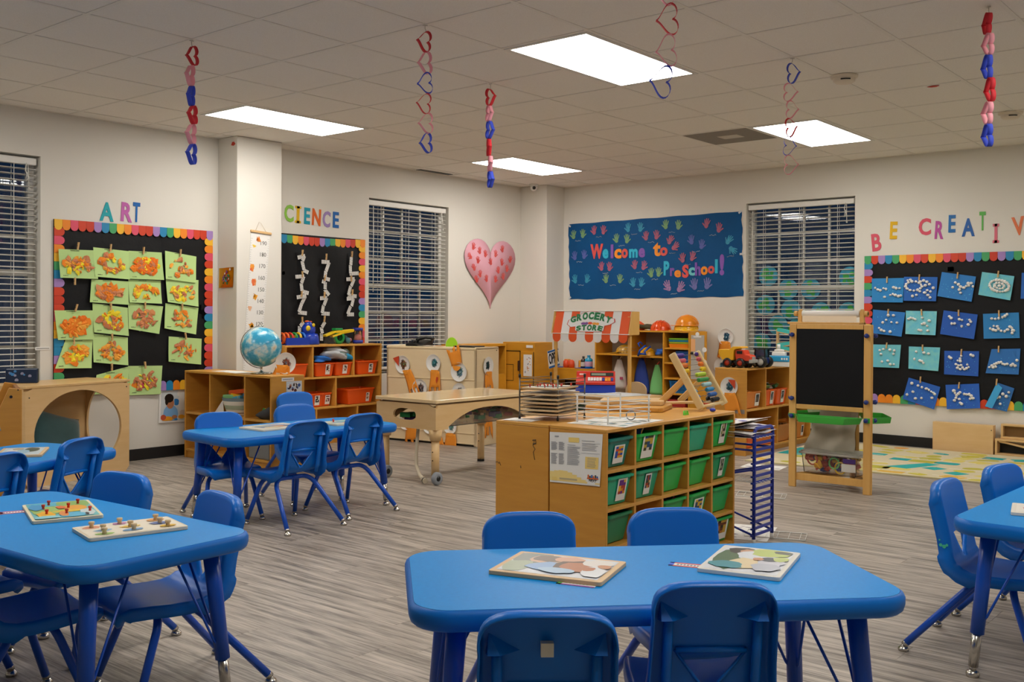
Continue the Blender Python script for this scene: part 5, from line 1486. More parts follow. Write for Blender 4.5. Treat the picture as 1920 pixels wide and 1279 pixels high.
for lb, mx_, sc in (('small torn red paper scrap stuck to the ceiling at right', Matrix.Translation((2.853, 3.69, H - .004)), 1), ('small torn red paper scrap stuck at the top of the pillar', Matrix.Translation((-2.42, 1.951, 2.665)) @ Matrix.Rotation(PI / 2, 4, 'X'), .8)):
    m = MB(); m.prism([(-.04 * sc, -.01), (.0, -.022 * sc), (.035 * sc, -.004), (.01, .02 * sc), (-.02 * sc, .016)], -.0015, .0015, 'xy')
    o = m.build('paper_scrap', flat('#c9402a')); o.matrix_world = mx_; tag(o, lb, 'paper scrap')

# ---------------------------------------------------------------- table top puzzles
def frame_board(label, p, z, ang, w_, d, frame_c, blobs, thick=.011, pegs=None, name='puzzle', border=.016, bg='#d8dbe0', pegc='#d2321f', pegh=.016, pegr=.0048, seed=1):
    t = thing(name, label, 'puzzle', (p[0], p[1], z), math.radians(ang), 'wooden puzzles on the tables')
    MB().prism(rrect(-w_/2, -d/2, w_/2, d/2, .008, 3), 0, thick, 'xy').build('board', mat('puzzle_wood_' + frame_c[1:], frame_c, .45), t, bevel=.0015)
    cols = []; m = MB()
    def ci(c):
        if c not in cols: cols.append(c)
        return cols.index(c)
    a, b = w_/2 - border, d/2 - border
    m.add([(-a, -b, thick + .0005), (a, -b, thick + .0005), (a, b, thick + .0005), (-a, b, thick + .0005)], [(0, 1, 2, 3)], False, ci(bg))
    for k, (u, v, ru, rv, c) in enumerate(blobs):
        R = random.Random(k + seed * 31); pts = []; n = 13
        for i in range(n):
            an = 2 * PI * i / n; s = R.uniform(.82, 1.12)
            x = (u - .5) * 2 * a + ru * 2 * a * s * math.cos(an); y = (v - .5) * 2 * b + rv * 2 * b * s * math.sin(an)
            pts.append((max(-a, min(a, x)), max(-b, min(b, y)), thick + .0009 + .00025 * k))
        m.add(pts, [tuple(range(n))], False, ci(c))
    m.build('printed_picture', [flat(c, .35) for c in cols], t, fix=False)
    pm_ = None
    for k, (u, v) in enumerate(pegs or []):
        q = MB(); q.lathe([(pegr * .9, 0), (pegr * .8, pegh * .5), (pegr * 1.25, pegh * .7), (pegr * 1.2, pegh), (0, pegh)], 10)
        q.build('peg', mat('peg_' + pegc[1:], pegc, .4), t, loc=((u - .5) * 2 * a, (v - .5) * 2 * b, thick + .001))
    return t
Z1 = TH + .0008
frame_board('photo puzzle with a pale wood frame, faces of children, on the nearest table', (3.381, -1.066), Z1, 17.5, .305, .232, '#dcb98c',
  [(.16, .75, .25, .3, '#8a8f86'), (.12, .3, .16, .3, '#a8b49a'), (.36, .72, .2, .22, '#d9b49a'), (.34, .78, .17, .18, '#7a6a5a'), (.55, .82, .16, .16, '#d8a88c'), (.48, .35, .26, .26, '#8fb0d8'), (.66, .5, .22, .3, '#5f4a3c'), (.7, .48, .17, .25, '#b8754f'), (.85, .75, .16, .2, '#e3ded8'), (.9, .3, .14, .28, '#dfe2e6'), (.82, .42, .07, .1, '#b8754f'), (.55, .2, .2, .14, '#a9c4de'), (.95, .6, .08, .1, '#c98f6a')], seed=2)
frame_board('photo puzzle with a white edge, picnic photo, on the nearest table', (3.735, -.675), Z1, 14, .215, .30, '#dfdcd4',
  [(.25, .5, .3, .5, '#4a6a48'), (.3, .85, .22, .14, '#2a2422'), (.36, .82, .12, .1, '#c9987a'), (.52, .66, .28, .2, '#d8dde4'), (.7, .85, .3, .18, '#b9c96a'), (.85, .9, .14, .07, '#4a5044'), (.48, .32, .25, .22, '#e2cfa6'), (.25, .2, .25, .14, '#3f8f9c'), (.8, .45, .2, .22, '#c8c9d4'), (.75, .55, .14, .09, '#3a4250'), (.9, .6, .12, .1, '#b5c46a'), (.78, .22, .2, .16, '#b8bcc8'), (.6, .52, .08, .06, '#c98f6a')], border=.012, seed=3)
frame_board('map puzzle with red pegs and a cream edge on the lower left table', (1.675, -1.557), Z1, -19, .315, .212, '#e6d9b8',
  [(.2, .75, .25, .3, '#8ab56a'), (.1, .25, .2, .25, '#4ab4d0'), (.45, .7, .2, .22, '#e9a84a'), (.5, .3, .26, .3, '#9cc070'), (.62, .62, .07, .3, '#e8c23a'), (.78, .85, .2, .12, '#cfe0e4'), (.88, .6, .18, .2, '#5ab8dc'), (.78, .48, .16, .08, '#d98a4a'), (.76, .2, .18, .14, '#efb52a'), (.95, .2, .1, .2, '#8ad0dc'), (.3, .12, .2, .12, '#3f9ad0'), (.9, .82, .07, .03, '#1f2a3a'), (.4, .5, .1, .08, '#e06a3a')],
  pegs=[(.2, .82), (.42, .62), (.74, .9), (.78, .52), (.72, .22), (.4, .22), (.16, .35)], border=.010, bg='#6fc0c8', seed=4)
frame_board('pale puzzle with nine wooden knobs and coloured animals, lower left table corner', (2.093, -1.548), Z1, 78, .295, .188, '#e3d6bd',
  [(.14, .8, .1, .12, '#e39a7a'), (.2, .45, .1, .1, '#8ab4d8'), (.16, .15, .11, .1, '#9cc06a'), (.45, .85, .08, .1, '#b87ab0'), (.5, .5, .12, .09, '#e8c04a'), (.48, .2, .12, .1, '#7aa8d4'), (.84, .8, .1, .12, '#e8a86a'), (.82, .48, .11, .12, '#6a7fb8'), (.84, .15, .1, .1, '#e0b84a')],
  pegs=[(.14, .8), (.2, .45), (.16, .15), (.45, .85), (.5, .5), (.48, .2), (.84, .8), (.82, .48), (.84, .15)], border=.008, bg='#efe7d6', pegc='#d8bd92', pegh=.018, pegr=.0075, seed=5)
TH2 = .5158
frame_board('pale framed picture puzzle at the near end of the middle table', (-.02, .575), TH2, 1, .235, .33, '#e0d4bd',
  [(.3, .6, .25, .3, '#9aa8c0'), (.6, .6, .2, .25, '#c98a5a'), (.5, .3, .3, .2, '#6a7aa0'), (.75, .35, .18, .2, '#d8c8a8'), (.3, .3, .15, .2, '#b0b8a8'), (.7, .8, .2, .12, '#5a6a8a')], bg='#e2ddd0', seed=6)
frame_board('small puzzle with red knobs at the far end of the middle table', (.10, 1.03), TH2, -5, .20, .25, '#d8ccb0',
  [(.3, .6, .2, .25, '#7ac0b8'), (.7, .5, .2, .25, '#e0a060'), (.5, .3, .2, .2, '#8ab0d0')], pegs=[(.2, .3), (.5, .75), (.8, .4), (.4, .2), (.8, .8)], bg='#cfd8c8', border=.01, seed=7)
frame_board('framed picture puzzle on the table by the reading nook', (.0, -.93), TH2, -32, .30, .21, '#dcb98c',
  [(.3, .7, .3, .2, '#4a5a4a'), (.6, .5, .3, .2, '#9cc4d8'), (.5, .25, .4, .15, '#e4e6e8'), (.2, .35, .15, .15, '#b0a890')], bg='#c8d8e0', seed=8)
frame_board('white puzzle cut by the right edge on the right table', (4.20, .66), Z1, 12, .26, .2, '#e6dfd2', [(.2, .5, .12, .2, '#d86a8a'), (.5, .5, .2, .2, '#7ab0d8'), (.75, .6, .15, .2, '#e8c04a')], bg='#efe9de', seed=9)
def name_card(label, x, y, z, ang, w_, d, c1, c2):
    t = thing('name_label', label, 'label', (x, y, z), math.radians(ang))
    MB().box(-w_/2, -d/2, 0, w_/2, d/2, .0008).build('card', PAPER, t)
    m = MB(); m.box(-w_/2, -d/2, .0008, w_/2, -d/2 + .008, .0012); m.box(-w_/2, d/2 - .008, .0008, w_/2, d/2, .0012); m.box(-w_/2, -d/2, .0008, -w_/2 + .012, d/2, .0012, 1)
    m.build('border', [flat(c1), flat(c2)], t)
    m = MB()
    for k in range(7): m.box(-w_ * .3 + k * w_ * .09, -.006, .0008, -w_ * .3 + k * w_ * .09 + w_ * .06, .006, .0011)
    m.build('print', flat('#8a8c98'), t)
name_card('striped name label taped down beside the map puzzle, upper one', 1.545, -1.66, TH + .0007, 70, .10, .042, '#d8407a', '#e8a83a')
name_card('striped name label taped down beside the map puzzle, lower one at the edge', 1.52, -1.735, TH + .0007, 70, .10, .042, '#d8407a', '#7a5ac8')
name_card('name label half under the wood framed photo puzzle', 3.50, -1.145, TH + .0007, 17, .10, .045, '#8a3a9a', '#5ab04a')
name_card('red striped name label half under the white edged photo puzzle', 3.615, -.80, TH + .0007, 20, .10, .04, '#d84a4a', '#4a6ad8')

# ---------------------------------------------------------------- on the centre shelf
ZC = .7046
wr = thing('wire_puzzle_rack', 'dark wire puzzle rack stacked with wooden puzzles', 'rack', (0, 0, 0))
pA, pB, pD, pC = (1.892, .587), (2.091, .629), (2.097, .838), (1.917, .894)
pC = (pA[0] + pD[0] - pB[0], pA[1] + pD[1] - pB[1] + .03)
m = MB()
for p in (pA, pB, pD, pC):
    m2_ = MB(); m2_.tube([(p[0], p[1], ZC + .006), (p[0], p[1], .915)], .0036, 8); m2_.tube([(p[0], p[1], ZC + .0005), (p[0], p[1], ZC + .014)], .006, 8, m=1); m2_.tube([(p[0], p[1], .905), (p[0], p[1], .922)], .006, 8, m=1)
    m2_.build('post', [mat('grey_wire', '#77746e', .35, .9), BLACK], wr)
GW = mat('grey_wire', '#77746e', .35, .9)
for k in range(11):
    z = ZC + .022 + k * .0175
    q = MB(); q.tube([(pB[0], pB[1], z), (pA[0], pA[1], z), (pC[0], pC[1], z)], .0019, 6); q.tube([(pB[0], pB[1], z), (pD[0], pD[1], z)], .0019, 6); q.build('wire_shelf', GW, wr)
ex = Vector((pB[0] - pA[0], pB[1] - pA[1])); ey = Vector((pC[0] - pA[0], pC[1] - pA[1])); an = math.degrees(math.atan2(ex.y, ex.x))
ctr = ((pA[0] + pD[0]) / 2, (pA[1] + pD[1]) / 2)
for k in range(7):
    z = ZC + .026 + k * .0175 + (.016 if k == 6 else 0) + (.006 if k == 5 else 0)
    frame_board('wooden puzzle in the dark wire rack, ' + ['lowest slot', 'second slot', 'third slot', 'fourth slot', 'fifth slot', 'sixth slot under the red pegs', 'top slot with red pegs'][k], (ctr[0] - .012, ctr[1] + .005 * (k % 3), 0), z, an + (k % 2) * 1.2, .185, .262 + .01 * (k % 2), '#d9bc90' if k % 3 else '#cfae82', [(.5, .5, .4, .4, ['#9ab0a8', '#c8b48a', '#8a9ac0'][k % 3])], thick=.008,
        pegs=[(.12, .1), (.3, .2), (.2, .45), (.55, .3), (.6, .1), (.8, .2), (.85, .5), (.5, .6), (.7, .75), (.3, .8), (.9, .9), (.15, .7), (.75, .4)] if k == 6 else None, bg='#e2d6c0', border=.01, pegh=.013, pegr=.004, seed=20 + k)
wh_ = thing('wire_divider_rack', 'low white wire rack on the shelf top, in front of a picture sheet', 'rack')
WW = mat('white_wire', '#e9e9e6', .35)
A_, B_2, Cc, D_2 = (2.183, .659), (2.358, .658), (2.42, .909), (2.245, .93)
for p in (A_, B_2, Cc, D_2):
    q = MB(); q.tube([(p[0], p[1], ZC + .0005), (p[0], p[1], .832)], .0038, 8); q.build('post', WW, wh_)
for k in range(7):
    z = ZC + .010 + k * .0195
    q = MB(); q.tube([(A_[0] - .008, A_[1] - .002, z), (B_2[0], B_2[1], z), (Cc[0] + .004, Cc[1] + .01, z)], .0024, 6); 
    if k in (2, 4, 6): q.tube([(A_[0], A_[1], z), (D_2[0], D_2[1], z), (Cc[0], Cc[1], z)], .0022, 6)
    q.build('wire', WW, wh_)
t = thing('picture_sheet', 'laminated picture sheet lying under the white wire rack', 'paper', (2.31, .80, ZC + .0004), math.radians(6))
MB().box(-.155, -.20, 0, .15, .2, .0008).build('sheet', PAPER, t)
m = MB(); R = random.Random(2)
for k in range(40):
    x, y, a, b = R.uniform(-.13, .12), R.uniform(-.17, .17), R.uniform(.006, .02), R.uniform(.006, .02)
    m.add([(x - a, y - b, .0011), (x + a, y - b, .0011), (x + a, y + b, .0011), (x - a, y + b, .0011)], [(0, 1, 2, 3)], False, R.randrange(5))
m.build('printed_pictures', [flat(c) for c in ('#8fb4b0', '#d9c79a', '#b8b0a0', '#a8c4d4', '#e0d8c4')], t, fix=False)['kind'] = 'stuff'
m = MB(); m.tube(circ3 := [(.022 * math.cos(a), 0, .022 + .022 * math.sin(a)) for a in [2 * PI * i / 16 for i in range(16)]], .003, 6, closed=True)
tag(m.build('napkin_ring', mat('silver_ring', '#8d8f94', .3, .7), None, (2.335, .885, ZC + .004), rotz=.8), 'small silver ring standing on the picture sheet', 'ring')
tag(MB().box(-.08, -.06, 0, .08, .06, .0012).build('white_sheet', PAPER, None, (1.93, .565, ZC + .0003), rotz=.15), 'white sheet of paper under the corner of the dark wire rack', 'paper')
# cutting boards
for k, (x, y, z, a, w_, d, lb) in enumerate(((1.99, 1.40, ZC + .0004, 20, .30, .42, 'lower of two stacked wooden boards behind the white wire rack'), (1.97, 1.47, ZC + .0246, 28, .24, .34, 'upper of two stacked wooden boards, nearly white on top'))):
    tag(MB().prism(rrect(-d/2, -w_/2, d/2, w_/2, .03, 4), 0, .024, 'xy').build('wooden_board', MAPLEH if k else HONEYH, None, (x, y, z), rotz=math.radians(a), bevel=.005), lb, 'board', 'stacked wooden boards')
t = thing('handled_board', 'thin wooden paddle with a dark knob and red tag behind the abacus', 'toy', (2.16, 1.72, ZC + .0005), math.radians(48))
m = MB(); m.bar((-.18, 0, .022), (.10, 0, .026), .05, .012); m.build('paddle', MAPLE, t, bevel=.003)
m = MB(); m.lathe([(0, 0), (.03, .002), (.03, .014), (0, .016)], 14, (.12, 0, .014)); m.ball((.12, .0, .045), .014, 10, 6, m=1); m.box(.085, -.03, .016, .12, -.012, .022, 2); m.box(-.16, -.02, 0, -.10, .02, .017)
m.build('knob', [MAPLE, BLACK, RED], t)
tag(MB().ball((0, 0, .012), .014, 10, 6, (1.2, 1, .7)).build('bead', flat('#2738b8', .3), None, (2.405, 1.56, ZC - .002)), 'loose dark blue bead on the shelf edge beside the abacus', 'bead')
# abacus
ab_ = thing('abacus', 'wooden abacus frame with rows of coloured beads, propped on the shelf', 'abacus', (2.321, 1.725, ZC), math.radians(98.9))
# local x along the frame width (towards +y world), y into the lean (towards -x)
Wd, top_y, top_z = .366, .17, .30
LN = lambda f: (top_y * f + .0, .008 + (top_z - .008) * f)
for s in (-1, 1):
    y1_, z1_ = LN(1.0)
    m = MB(); m.bar((s * Wd / 2, .0, .012), (s * Wd / 2, y1_, z1_), .022, .040, up=(0, 1, 0)); m.build('frame_side', mat('abacus_wood', '#e3c890', .45), ab_, bevel=.006)
m = MB(); yb, zb_ = LN(.05); m.tube([(-Wd / 2, yb, zb_), (Wd / 2, yb, zb_)], .008, 8); m.build('bottom_rail', mat('abacus_wood', '#e3c890', .45), ab_)
for s in (-1, 1):
    yh, zh = LN(.56)
    m = MB(); m.bar((s * (Wd / 2 - .02), yh + .004, zh), (s * (Wd / 2 - .02), .262, .014), .02, .034, up=(0, 1, 0)); m.build('prop_leg', mat('abacus_leg_wood', '#dcae68', .45), ab_, bevel=.006)
m = MB(); yh, zh = LN(.56); m.tube([(-Wd / 2 - .016, yh, zh), (-Wd / 2 + .02, yh, zh)], .011, 10); m.tube([(Wd / 2 - .02, yh, zh), (Wd / 2 + .016, yh, zh)], .011, 10); m.build('wing_nut', mat('abacus_wood', '#e3c890', .45), ab_)
BEADS = [('#4b2f96', 9, 1), ('#d8606c', 8, 2), ('#e8791f', 7, 3), ('#f0cc1f', 6, 4), ('#b5d334', 1, 9), ('#2f9a48', 0, 10), ('#a8d4dc', 2, 8), ('#1f8fc4', 3, 7), ('#1f5fae', 3, 7), ('#17181b', 3, 7)]
for r, (c, l, rr) in enumerate(BEADS):
    f = .955 - r * .092; y, z = LN(f); q = MB(); q.tube([(-Wd / 2, y, z), (Wd / 2, y, z)], .0016, 6); q.build('wire_rod', GW, ab_)
    bw = .0145
    for side, n in ((-1, l), (1, rr)):
        if n == 0: continue
        q = MB()
        for k in range(n):
            x = side * (Wd / 2 - .018 - k * bw - (.04 if side == 1 and n > 5 else 0)); mx = Matrix.Rotation(PI / 2, 4, 'Y')
            q.lathe([(.002, -.0066), (.0105, -.0058), (.0125, 0), (.0105, .0058), (.002, .0066)], 10, (x, y, z), mx)
        q.build('bead_row', flat(c, .3), ab_)
# notice on the end panel
t = thing('staff_notice', 'printed notice with yellow waves taped to the end of the tub shelf', 'poster')
t.matrix_world = Matrix.Translation((0, .4815, 0))
q = [(2.158, .672), (2.452, .684), (2.44, .453), (2.163, .444)]
m = MB(); yy = sheet(m, q, .0008, .003, seed=6); m.build('sheet', PAPER, t, fix=False)
m = MB()
def qp(u0, v0, u1, v1, mi, o=.0013):
    p = [bil(q, u, v) for u, v in ((u0, v0), (u0, v1), (u1, v1), (u1, v0))]
    m.add([(x, yy((u0 + u1) / 2, (v0 + v1) / 2) - o, z) for x, z in p], [(0, 1, 2, 3)], False, mi)
for k in range(11):
    u0, u1 = k / 11, (k + 1) / 11; top = .78 - .06 * math.sin(k * .55) + .012 * k
    qp(u0, top, u1, .965, 0)
qp(.37, .09, .57, .185, 1); qp(.7, .45, .95, .68, 1)
qp(.05, .89, .15, .965, 1, .0016); qp(.76, .9, .97, .985, 2, .0016)
m.build('yellow_print', [flat('#f3d98a'), flat('#f0d27a'), PAPER], t, fix=False)['kind'] = 'stuff'
m = MB(); R = random.Random(1)
def lines(u0, u1, v0, v1, n, mi=0):
    for k in range(n):
        v = v0 + (v1 - v0) * k / n; qp(u0, v, u0 + (u1 - u0) * R.uniform(.7, 1), v + .008, mi, .0018)
lines(.03, .16, .19, .36, 9); lines(.18, .3, .19, .36, 9); lines(.03, .16, .42, .64, 11); lines(.18, .3, .42, .64, 11); lines(.35, .6, .27, .64, 16); lines(.62, .96, .14, .165, 1); lines(.63, .95, .2, .35, 5); lines(.74, .92, .47, .66, 7); lines(.1, .2, .07, .1, 2); lines(.2, .7, .9, .94, 2); lines(.35, .52, .235, .25, 1)
for a in ((.62, .185, .97, .19), (.62, .38, .97, .385)): qp(*a, 0, .0018)
m.build('printed_text', [flat('#8d8f98')], t, fix=False)['kind'] = 'stuff'
m = text_mb('NEXT', .016, .0026, .02); x, z = bil(q, .86, .905); m.xf(Matrix.Translation((x, -.003, z))); m.build('printed_logo', flat('#3a3a46'), t, fix=False)
m = MB()
for k in range(6):
    u = .76 + k * .035; qp(u, .79 + .02 * (k % 2), u + .024, .85, k % 3, .0022)
qp(.75, .85, .97, .872, 0, .0022)
m.build('printed_figures', [flat('#d9641f'), flat('#2a2a30'), flat('#2f5fae')], t, fix=False)
# sticker and photo on the globe shelf end, price label on the truck shelf end
t = MB().box(0, -.0012, -.013, .118, 0, .013).build('label_strip', PAPER); t.matrix_world = Matrix.Translation((-1.3545, 1.656, .698)) @ Matrix.Rotation(PI / 2, 4, 'Z')
tag(t, 'white word label on the end of the globe shelf', 'label'); m = MB()
for k in range(9): m.box(.012 + k * .0105, -.0016, -.004, .012 + k * .0105 + .0075, -.0012, .004)
m.build('print', flat('#77777c'), t)
t = MB().box(0, -.0012, -.045, .15, 0, .045).build('photo_card', flat('#cfd4d8', .3)); t.matrix_world = Matrix.Translation((-1.3545, 1.70, .637)) @ Matrix.Rotation(PI / 2, 4, 'Z')
tag(t, 'photo of several children on the end of the globe shelf', 'photo'); m = MB(); R = random.Random(6)
for k in range(26):
    x, z, r = R.uniform(.015, .135), R.uniform(-.035, .035), R.uniform(.006, .016)
    m.add([(x + r * math.cos(a), -.0015 - .0001 * k, z + r * math.sin(a)) for a in (5, 4, 3, 2, 1, 0)], [tuple(range(6))], False, R.randrange(5))
m.build('printed_photo', [flat(c, .3) for c in ('#2a1f1c', '#b5785a', '#e8e6e4', '#3a5a9a', '#5f2a24')], t, fix=False)
t = MB().box(0, -.001, 0, .09, 0, .035).build('grey_label', flat('#8f8d88')); t.matrix_world = Matrix.Translation((.87, 4.7895, .365))
tag(t, 'small grey printed label low on the end of the truck shelf', 'label')

# ---------------------------------------------------------------- globe and the globe shelf contents
gl = thing('globe', 'pale blue world globe on a chrome stand on the low shelf', 'globe', (-1.69, 1.715, .7285))
m = MB(); m.lathe([(0, .002), (.085, .002), (.09, .006), (.06, .012), (.018, .018), (.008, .024), (.008, .05), (.012, .054), (0, .056)], 28); m.build('stand', CHROME, gl)
GM = bpy.data.materials.new('globe_map'); GM.use_nodes = True; gn = GM.node_tree; gbs = gn.nodes['Principled BSDF']
gt = gn.nodes.new('ShaderNodeTexCoord'); gnz = gn.nodes.new('ShaderNodeTexNoise'); gnz.inputs['Scale'].default_value = 13; gnz.inputs['Detail'].default_value = 6
grp = gn.nodes.new('ShaderNodeValToRGB'); grp.color_ramp.interpolation = 'LINEAR'; ge = grp.color_ramp.elements
ge[0].position = .44; ge[0].color = hx('#3aa6d0'); ge[1].position = .60; ge[1].color = hx('#cfe4e6'); kk = ge.new(.52); kk.color = hx('#7cc6de'); kk = ge.new(.68); kk.color = hx('#e2d9bd'); kk = ge.new(.74); kk.color = hx('#d8b483')
gn.links.new(gt.outputs['Object'], gnz.inputs['Vector']); gn.links.new(gnz.outputs['Fac'], grp.inputs[0]); gn.links.new(grp.outputs[0], gbs.inputs['Base Color']); gbs.inputs['Roughness'].default_value = .22
m = MB(); m.ball((0, 0, 0), .158, 36, 20); m.build('sphere', GM, gl, loc=(0, 0, .212), rot=(.3, .35, 0))
m = MB(); rr = .168; dv = Vector((-.77, -.64, 0))
pts = [(dv.x * rr * math.cos(a), dv.y * rr * math.cos(a), .212 + rr * math.sin(a)) for a in [math.radians(-88 + i * 10) for i in range(19)]]
m.tube(pts, .004, 6); m.ball(pts[-1], .009, 8, 6); m.build('meridian_arm', CHROME, gl)
m = MB(); pts = [(.1592 * math.cos(a), .1592 * math.sin(a), 0) for a in [2 * PI * i / 40 for i in range(40)]]; m.tube(pts, .0009, 4, closed=True); m.build('equator_line', flat('#3f6f86'), gl, loc=(0, 0, .212), rot=(.3, -.35, 0))
for k, (x, y, a) in enumerate(((-2.15, 1.72, .1), (-1.95, 1.68, -.2))): tag(MB().box(-.11, -.08, 0, .11, .08, .0012).build('paper_sheet', PAPER, None, (x, y, .7284 + .0012 * k), rotz=a), ['white paper at the left of the low shelf top, behind the globe', 'white paper nearer the globe stand'][k], 'paper')
bk = thing('storage_basket', 'woven basket striped white, sage and grey, heaped with toys', 'basket', (-1.93, 1.70, .3855))
bands = [('#ded8c6', .0, .02), ('#6b4a34', .02, .026), ('#e4dfd0', .026, .05), ('#a9b49a', .05, .085), ('#e6e1d4', .085, .118), ('#8298a0', .118, .145)]
rad = lambda z: .105 + .05 * (z / .145) ** .8
for c, a, b in bands:
    m = MB(); n = max(2, int((b - a) / .008)); pr = []
    for i in range(n + 1):
        z = a + (b - a) * i / n; pr.append((rad(z) + (.003 if i % 2 else 0), z))
    m.lathe(pr, 28); m.build('woven_band', mat('basket_' + c[1:], c, .9), bk)
m = MB(); m.lathe([(0, .004), (.1, .004)], 28); m.build('base', mat('basket_ded8c6', '#ded8c6', .9), bk)
for s in (-1, 1): 
    m = MB(); m.tube([(s * .15, -.035, .14), (s * .172, -.02, .155), (s * .172, .02, .155), (s * .15, .035, .14)], .006, 6); m.build('handle', mat('basket_8298a0', '#8298a0', .9), bk)
for k, (x, y, z, sx, sy, sz, a, b, c, nm) in enumerate(((.0, -.03, .19, .17, .055, .035, .2, -.12, '#d9541f', 'orange'), (.0, .06, .195, .19, .05, .03, .1, -.1, '#1f66b4', 'dark blue'), (.02, -.06, .155, .15, .05, .03, -.2, .1, '#f0c22a', 'yellow'), (.09, .01, .165, .10, .05, .03, .4, .1, '#3a9ad8', 'sky blue'), (-.05, -.08, .15, .1, .05, .03, .5, 0, '#8fcf8a', 'mint'), (-.07, .02, .15, .1, .06, .04, -.5, .1, '#e9e4d4', 'white'), (.06, -.08, .145, .09, .04, .03, .1, -.2, '#5ab0d0', 'pale blue'))):
    o = MB().box(-sx/2, -sy/2, -sz/2, sx/2, sy/2, sz/2).build('toy_block', flat(c, .4), None, (-1.93 + x, 1.70 + y, .3855 + z), rot=(0, b, a), bevel=.006)
    tag(o, '%s plastic toy block heaped in the striped basket' % nm, 'toy', 'toy blocks in the striped basket')
tag(MB().prism([(-.09, 0), (.05, 0), (.0, .12)], 0, .003).build('paper_triangle', PAPER, None, (-2.08, 1.60, .3855), rot=(-.2, 0, 0)), 'white paper triangle leaning at the foot of the striped basket', 'paper')
fb = thing('felt_basket', 'dark grey felt basket with slanted rim, yellow book inside', 'basket', (-1.52, 1.68, .3855))
m = MB(); n = 24; lo, hi, hi2 = [], [], []
for i in range(n):
    a = 2 * PI * i / n; lo.append((.085 * math.cos(a), .08 * math.sin(a), 0)); h_ = .075 + .055 * math.cos(a) + .02 * math.sin(a); hi.append((.125 * math.cos(a), .115 * math.sin(a), h_)); hi2.append((.117 * math.cos(a), .107 * math.sin(a), h_))
lo2 = [(x * .93, y * .93, .004) for x, y, z in lo]
m.add(lo + hi + hi2 + lo2, [(k * n + i, k * n + (i + 1) % n, (k + 1) * n + (i + 1) % n, (k + 1) * n + i) for k in range(3) for i in range(n)], True); m.add(lo, [tuple(range(n))[::-1]]); m.add(lo2, [tuple(range(n))])
m.build('felt_body', mat('grey_felt', '#4b4c4e', .95), fb)
o = MB().box(-.055, -.008, -.03, .055, .008, .03).build('book', flat('#e8c82a', .5), None, (-1.53, 1.655, .435), rot=(-.5, 0, .1)); tag(o, 'small yellow book in the grey felt basket', 'book')
MB().box(-.055, -.0088, -.03, -.035, -.008, .03).build('spine_band', flat('#3f9a3a'), o)
m = MB()
for k in range(5): m.box(-.02 + k * .013, -.0088, -.008 + .003 * (k % 2), -.012 + k * .013, -.008, .006)
m.build('cover_print', flat('#4a5a2a'), o)
for k, (x, y, c, lb) in enumerate(((-1.86, 1.60, '#c8a24a', 'tan flat box under the striped basket shelf edge'),)): pass
gb_ = thing('grey_bin', 'grey fabric bin with a metal eyelet on the lowest shelf', 'bin', (-1.545, 1.585, .0758))
m = MB(); m.box(-.13, 0, 0, .13, .23, .12); m.build('fabric_box', mat('grey_fabric', '#7d8083', .95), gb_, bevel=.008); m = MB(); m.tube([(.013 * math.cos(a), -.001, .075 + .013 * math.sin(a)) for a in [2 * PI * i / 12 for i in range(12)]], .004, 6, closed=True); m.build('eyelet', CHROME, gb_)
# ---------------------------------------------------------------- toys on the science shelf
ZS = .9225
bt = thing('ring_toy', 'blue plastic toy with coloured rings in a trough and a rounded head', 'toy', (-2.455, 2.70, ZS), PI / 2)
# local x along +y world, front -y local
m = MB(); m.lathe([(0, 0), (.085, 0), (.09, .012), (.082, .075), (.07, .1), (0, .112)], 20, (.115, 0, 0)); m.build('body', mat('toy_blue', '#1a3fb4', .25), bt)
m = MB(); m.ball((.10, 0, .135), .066, 18, 12, (1, .95, 1.05)); m.ball((.088, -.012, .175), .042, 14, 10, (1, .9, 1)); m.build('head', mat('toy_blue', '#1a3fb4', .25), bt)
for x, y, z, r in ((.052, -.055, .152, .026), (.112, -.058, .182, .017)): MB().ball((x, y, z), r, 12, 8, (1, .45, 1)).build('yellow_disc', flat('#e8cb2a', .3), bt)
MB().ball((.075, -.01, .214), .017, 10, 6, (1.6, 1, .6)).ball((.115, -.01, .212), .012, 8, 6, (1.5, 1, .6)).build('orange_tuft', flat('#e8641f', .4), bt)
m = MB(); m.prism([(-.20, .0), (.06, 0), (.06, .066), (-.20, .066), (-.20, .06), (.05, .06), (.05, .01), (-.20, .01)], -.06, -.05); m.prism([(-.2, 0), (.06, 0), (.06, .066), (-.2, .066)], -.068, -.05); m.prism([(-.2, 0), (.06, 0), (.06, .066), (-.2, .066)], .05, .06); m.box(-.2, -.05, 0, .06, .05, .01); m.build('trough', mat('toy_blue', '#1a3fb4', .25), bt)
for k, c in enumerate(('#e8641f', '#e8641f', '#d9361f', '#2f9a4a', '#f0c02a', '#2a6fd0')):
    m = MB(); xx = -.205 + k * .046; m.tube([(xx, .045 * math.cos(a), .062 + .045 * math.sin(a)) for a in [2 * PI * i / 18 for i in range(18)]], .011, 8, closed=True); m.build('ring', flat(c, .3), bt)
tt = thing('tape_gun', 'yellow and green plastic toy vehicle on the bin shelf', 'toy', (-2.46, 3.165, ZS), PI / 2)
m = MB(); m.lathe([(.035, -.022), (.06, -.022), (.064, -.015), (.064, .015), (.06, .022), (.035, .022)], 24, (.0, 0, .062), Matrix.Rotation(PI / 2, 4, 'X')); m.build('wheel', flat('#1f9a4a', .3), tt)
m = MB(); m.bar((-.17, 0, .078), (-.03, 0, .122), .05, .02); m.bar((-.09, 0, .07), (.02, 0, .10), .05, .02); m.bar((-.05, 0, .115), (.175, 0, .128), .055, .024); m.bar((.02, 0, .10), (.17, 0, .12), .05, .016); m.build('chassis', flat('#f0cc1f', .35), tt, bevel=.004)
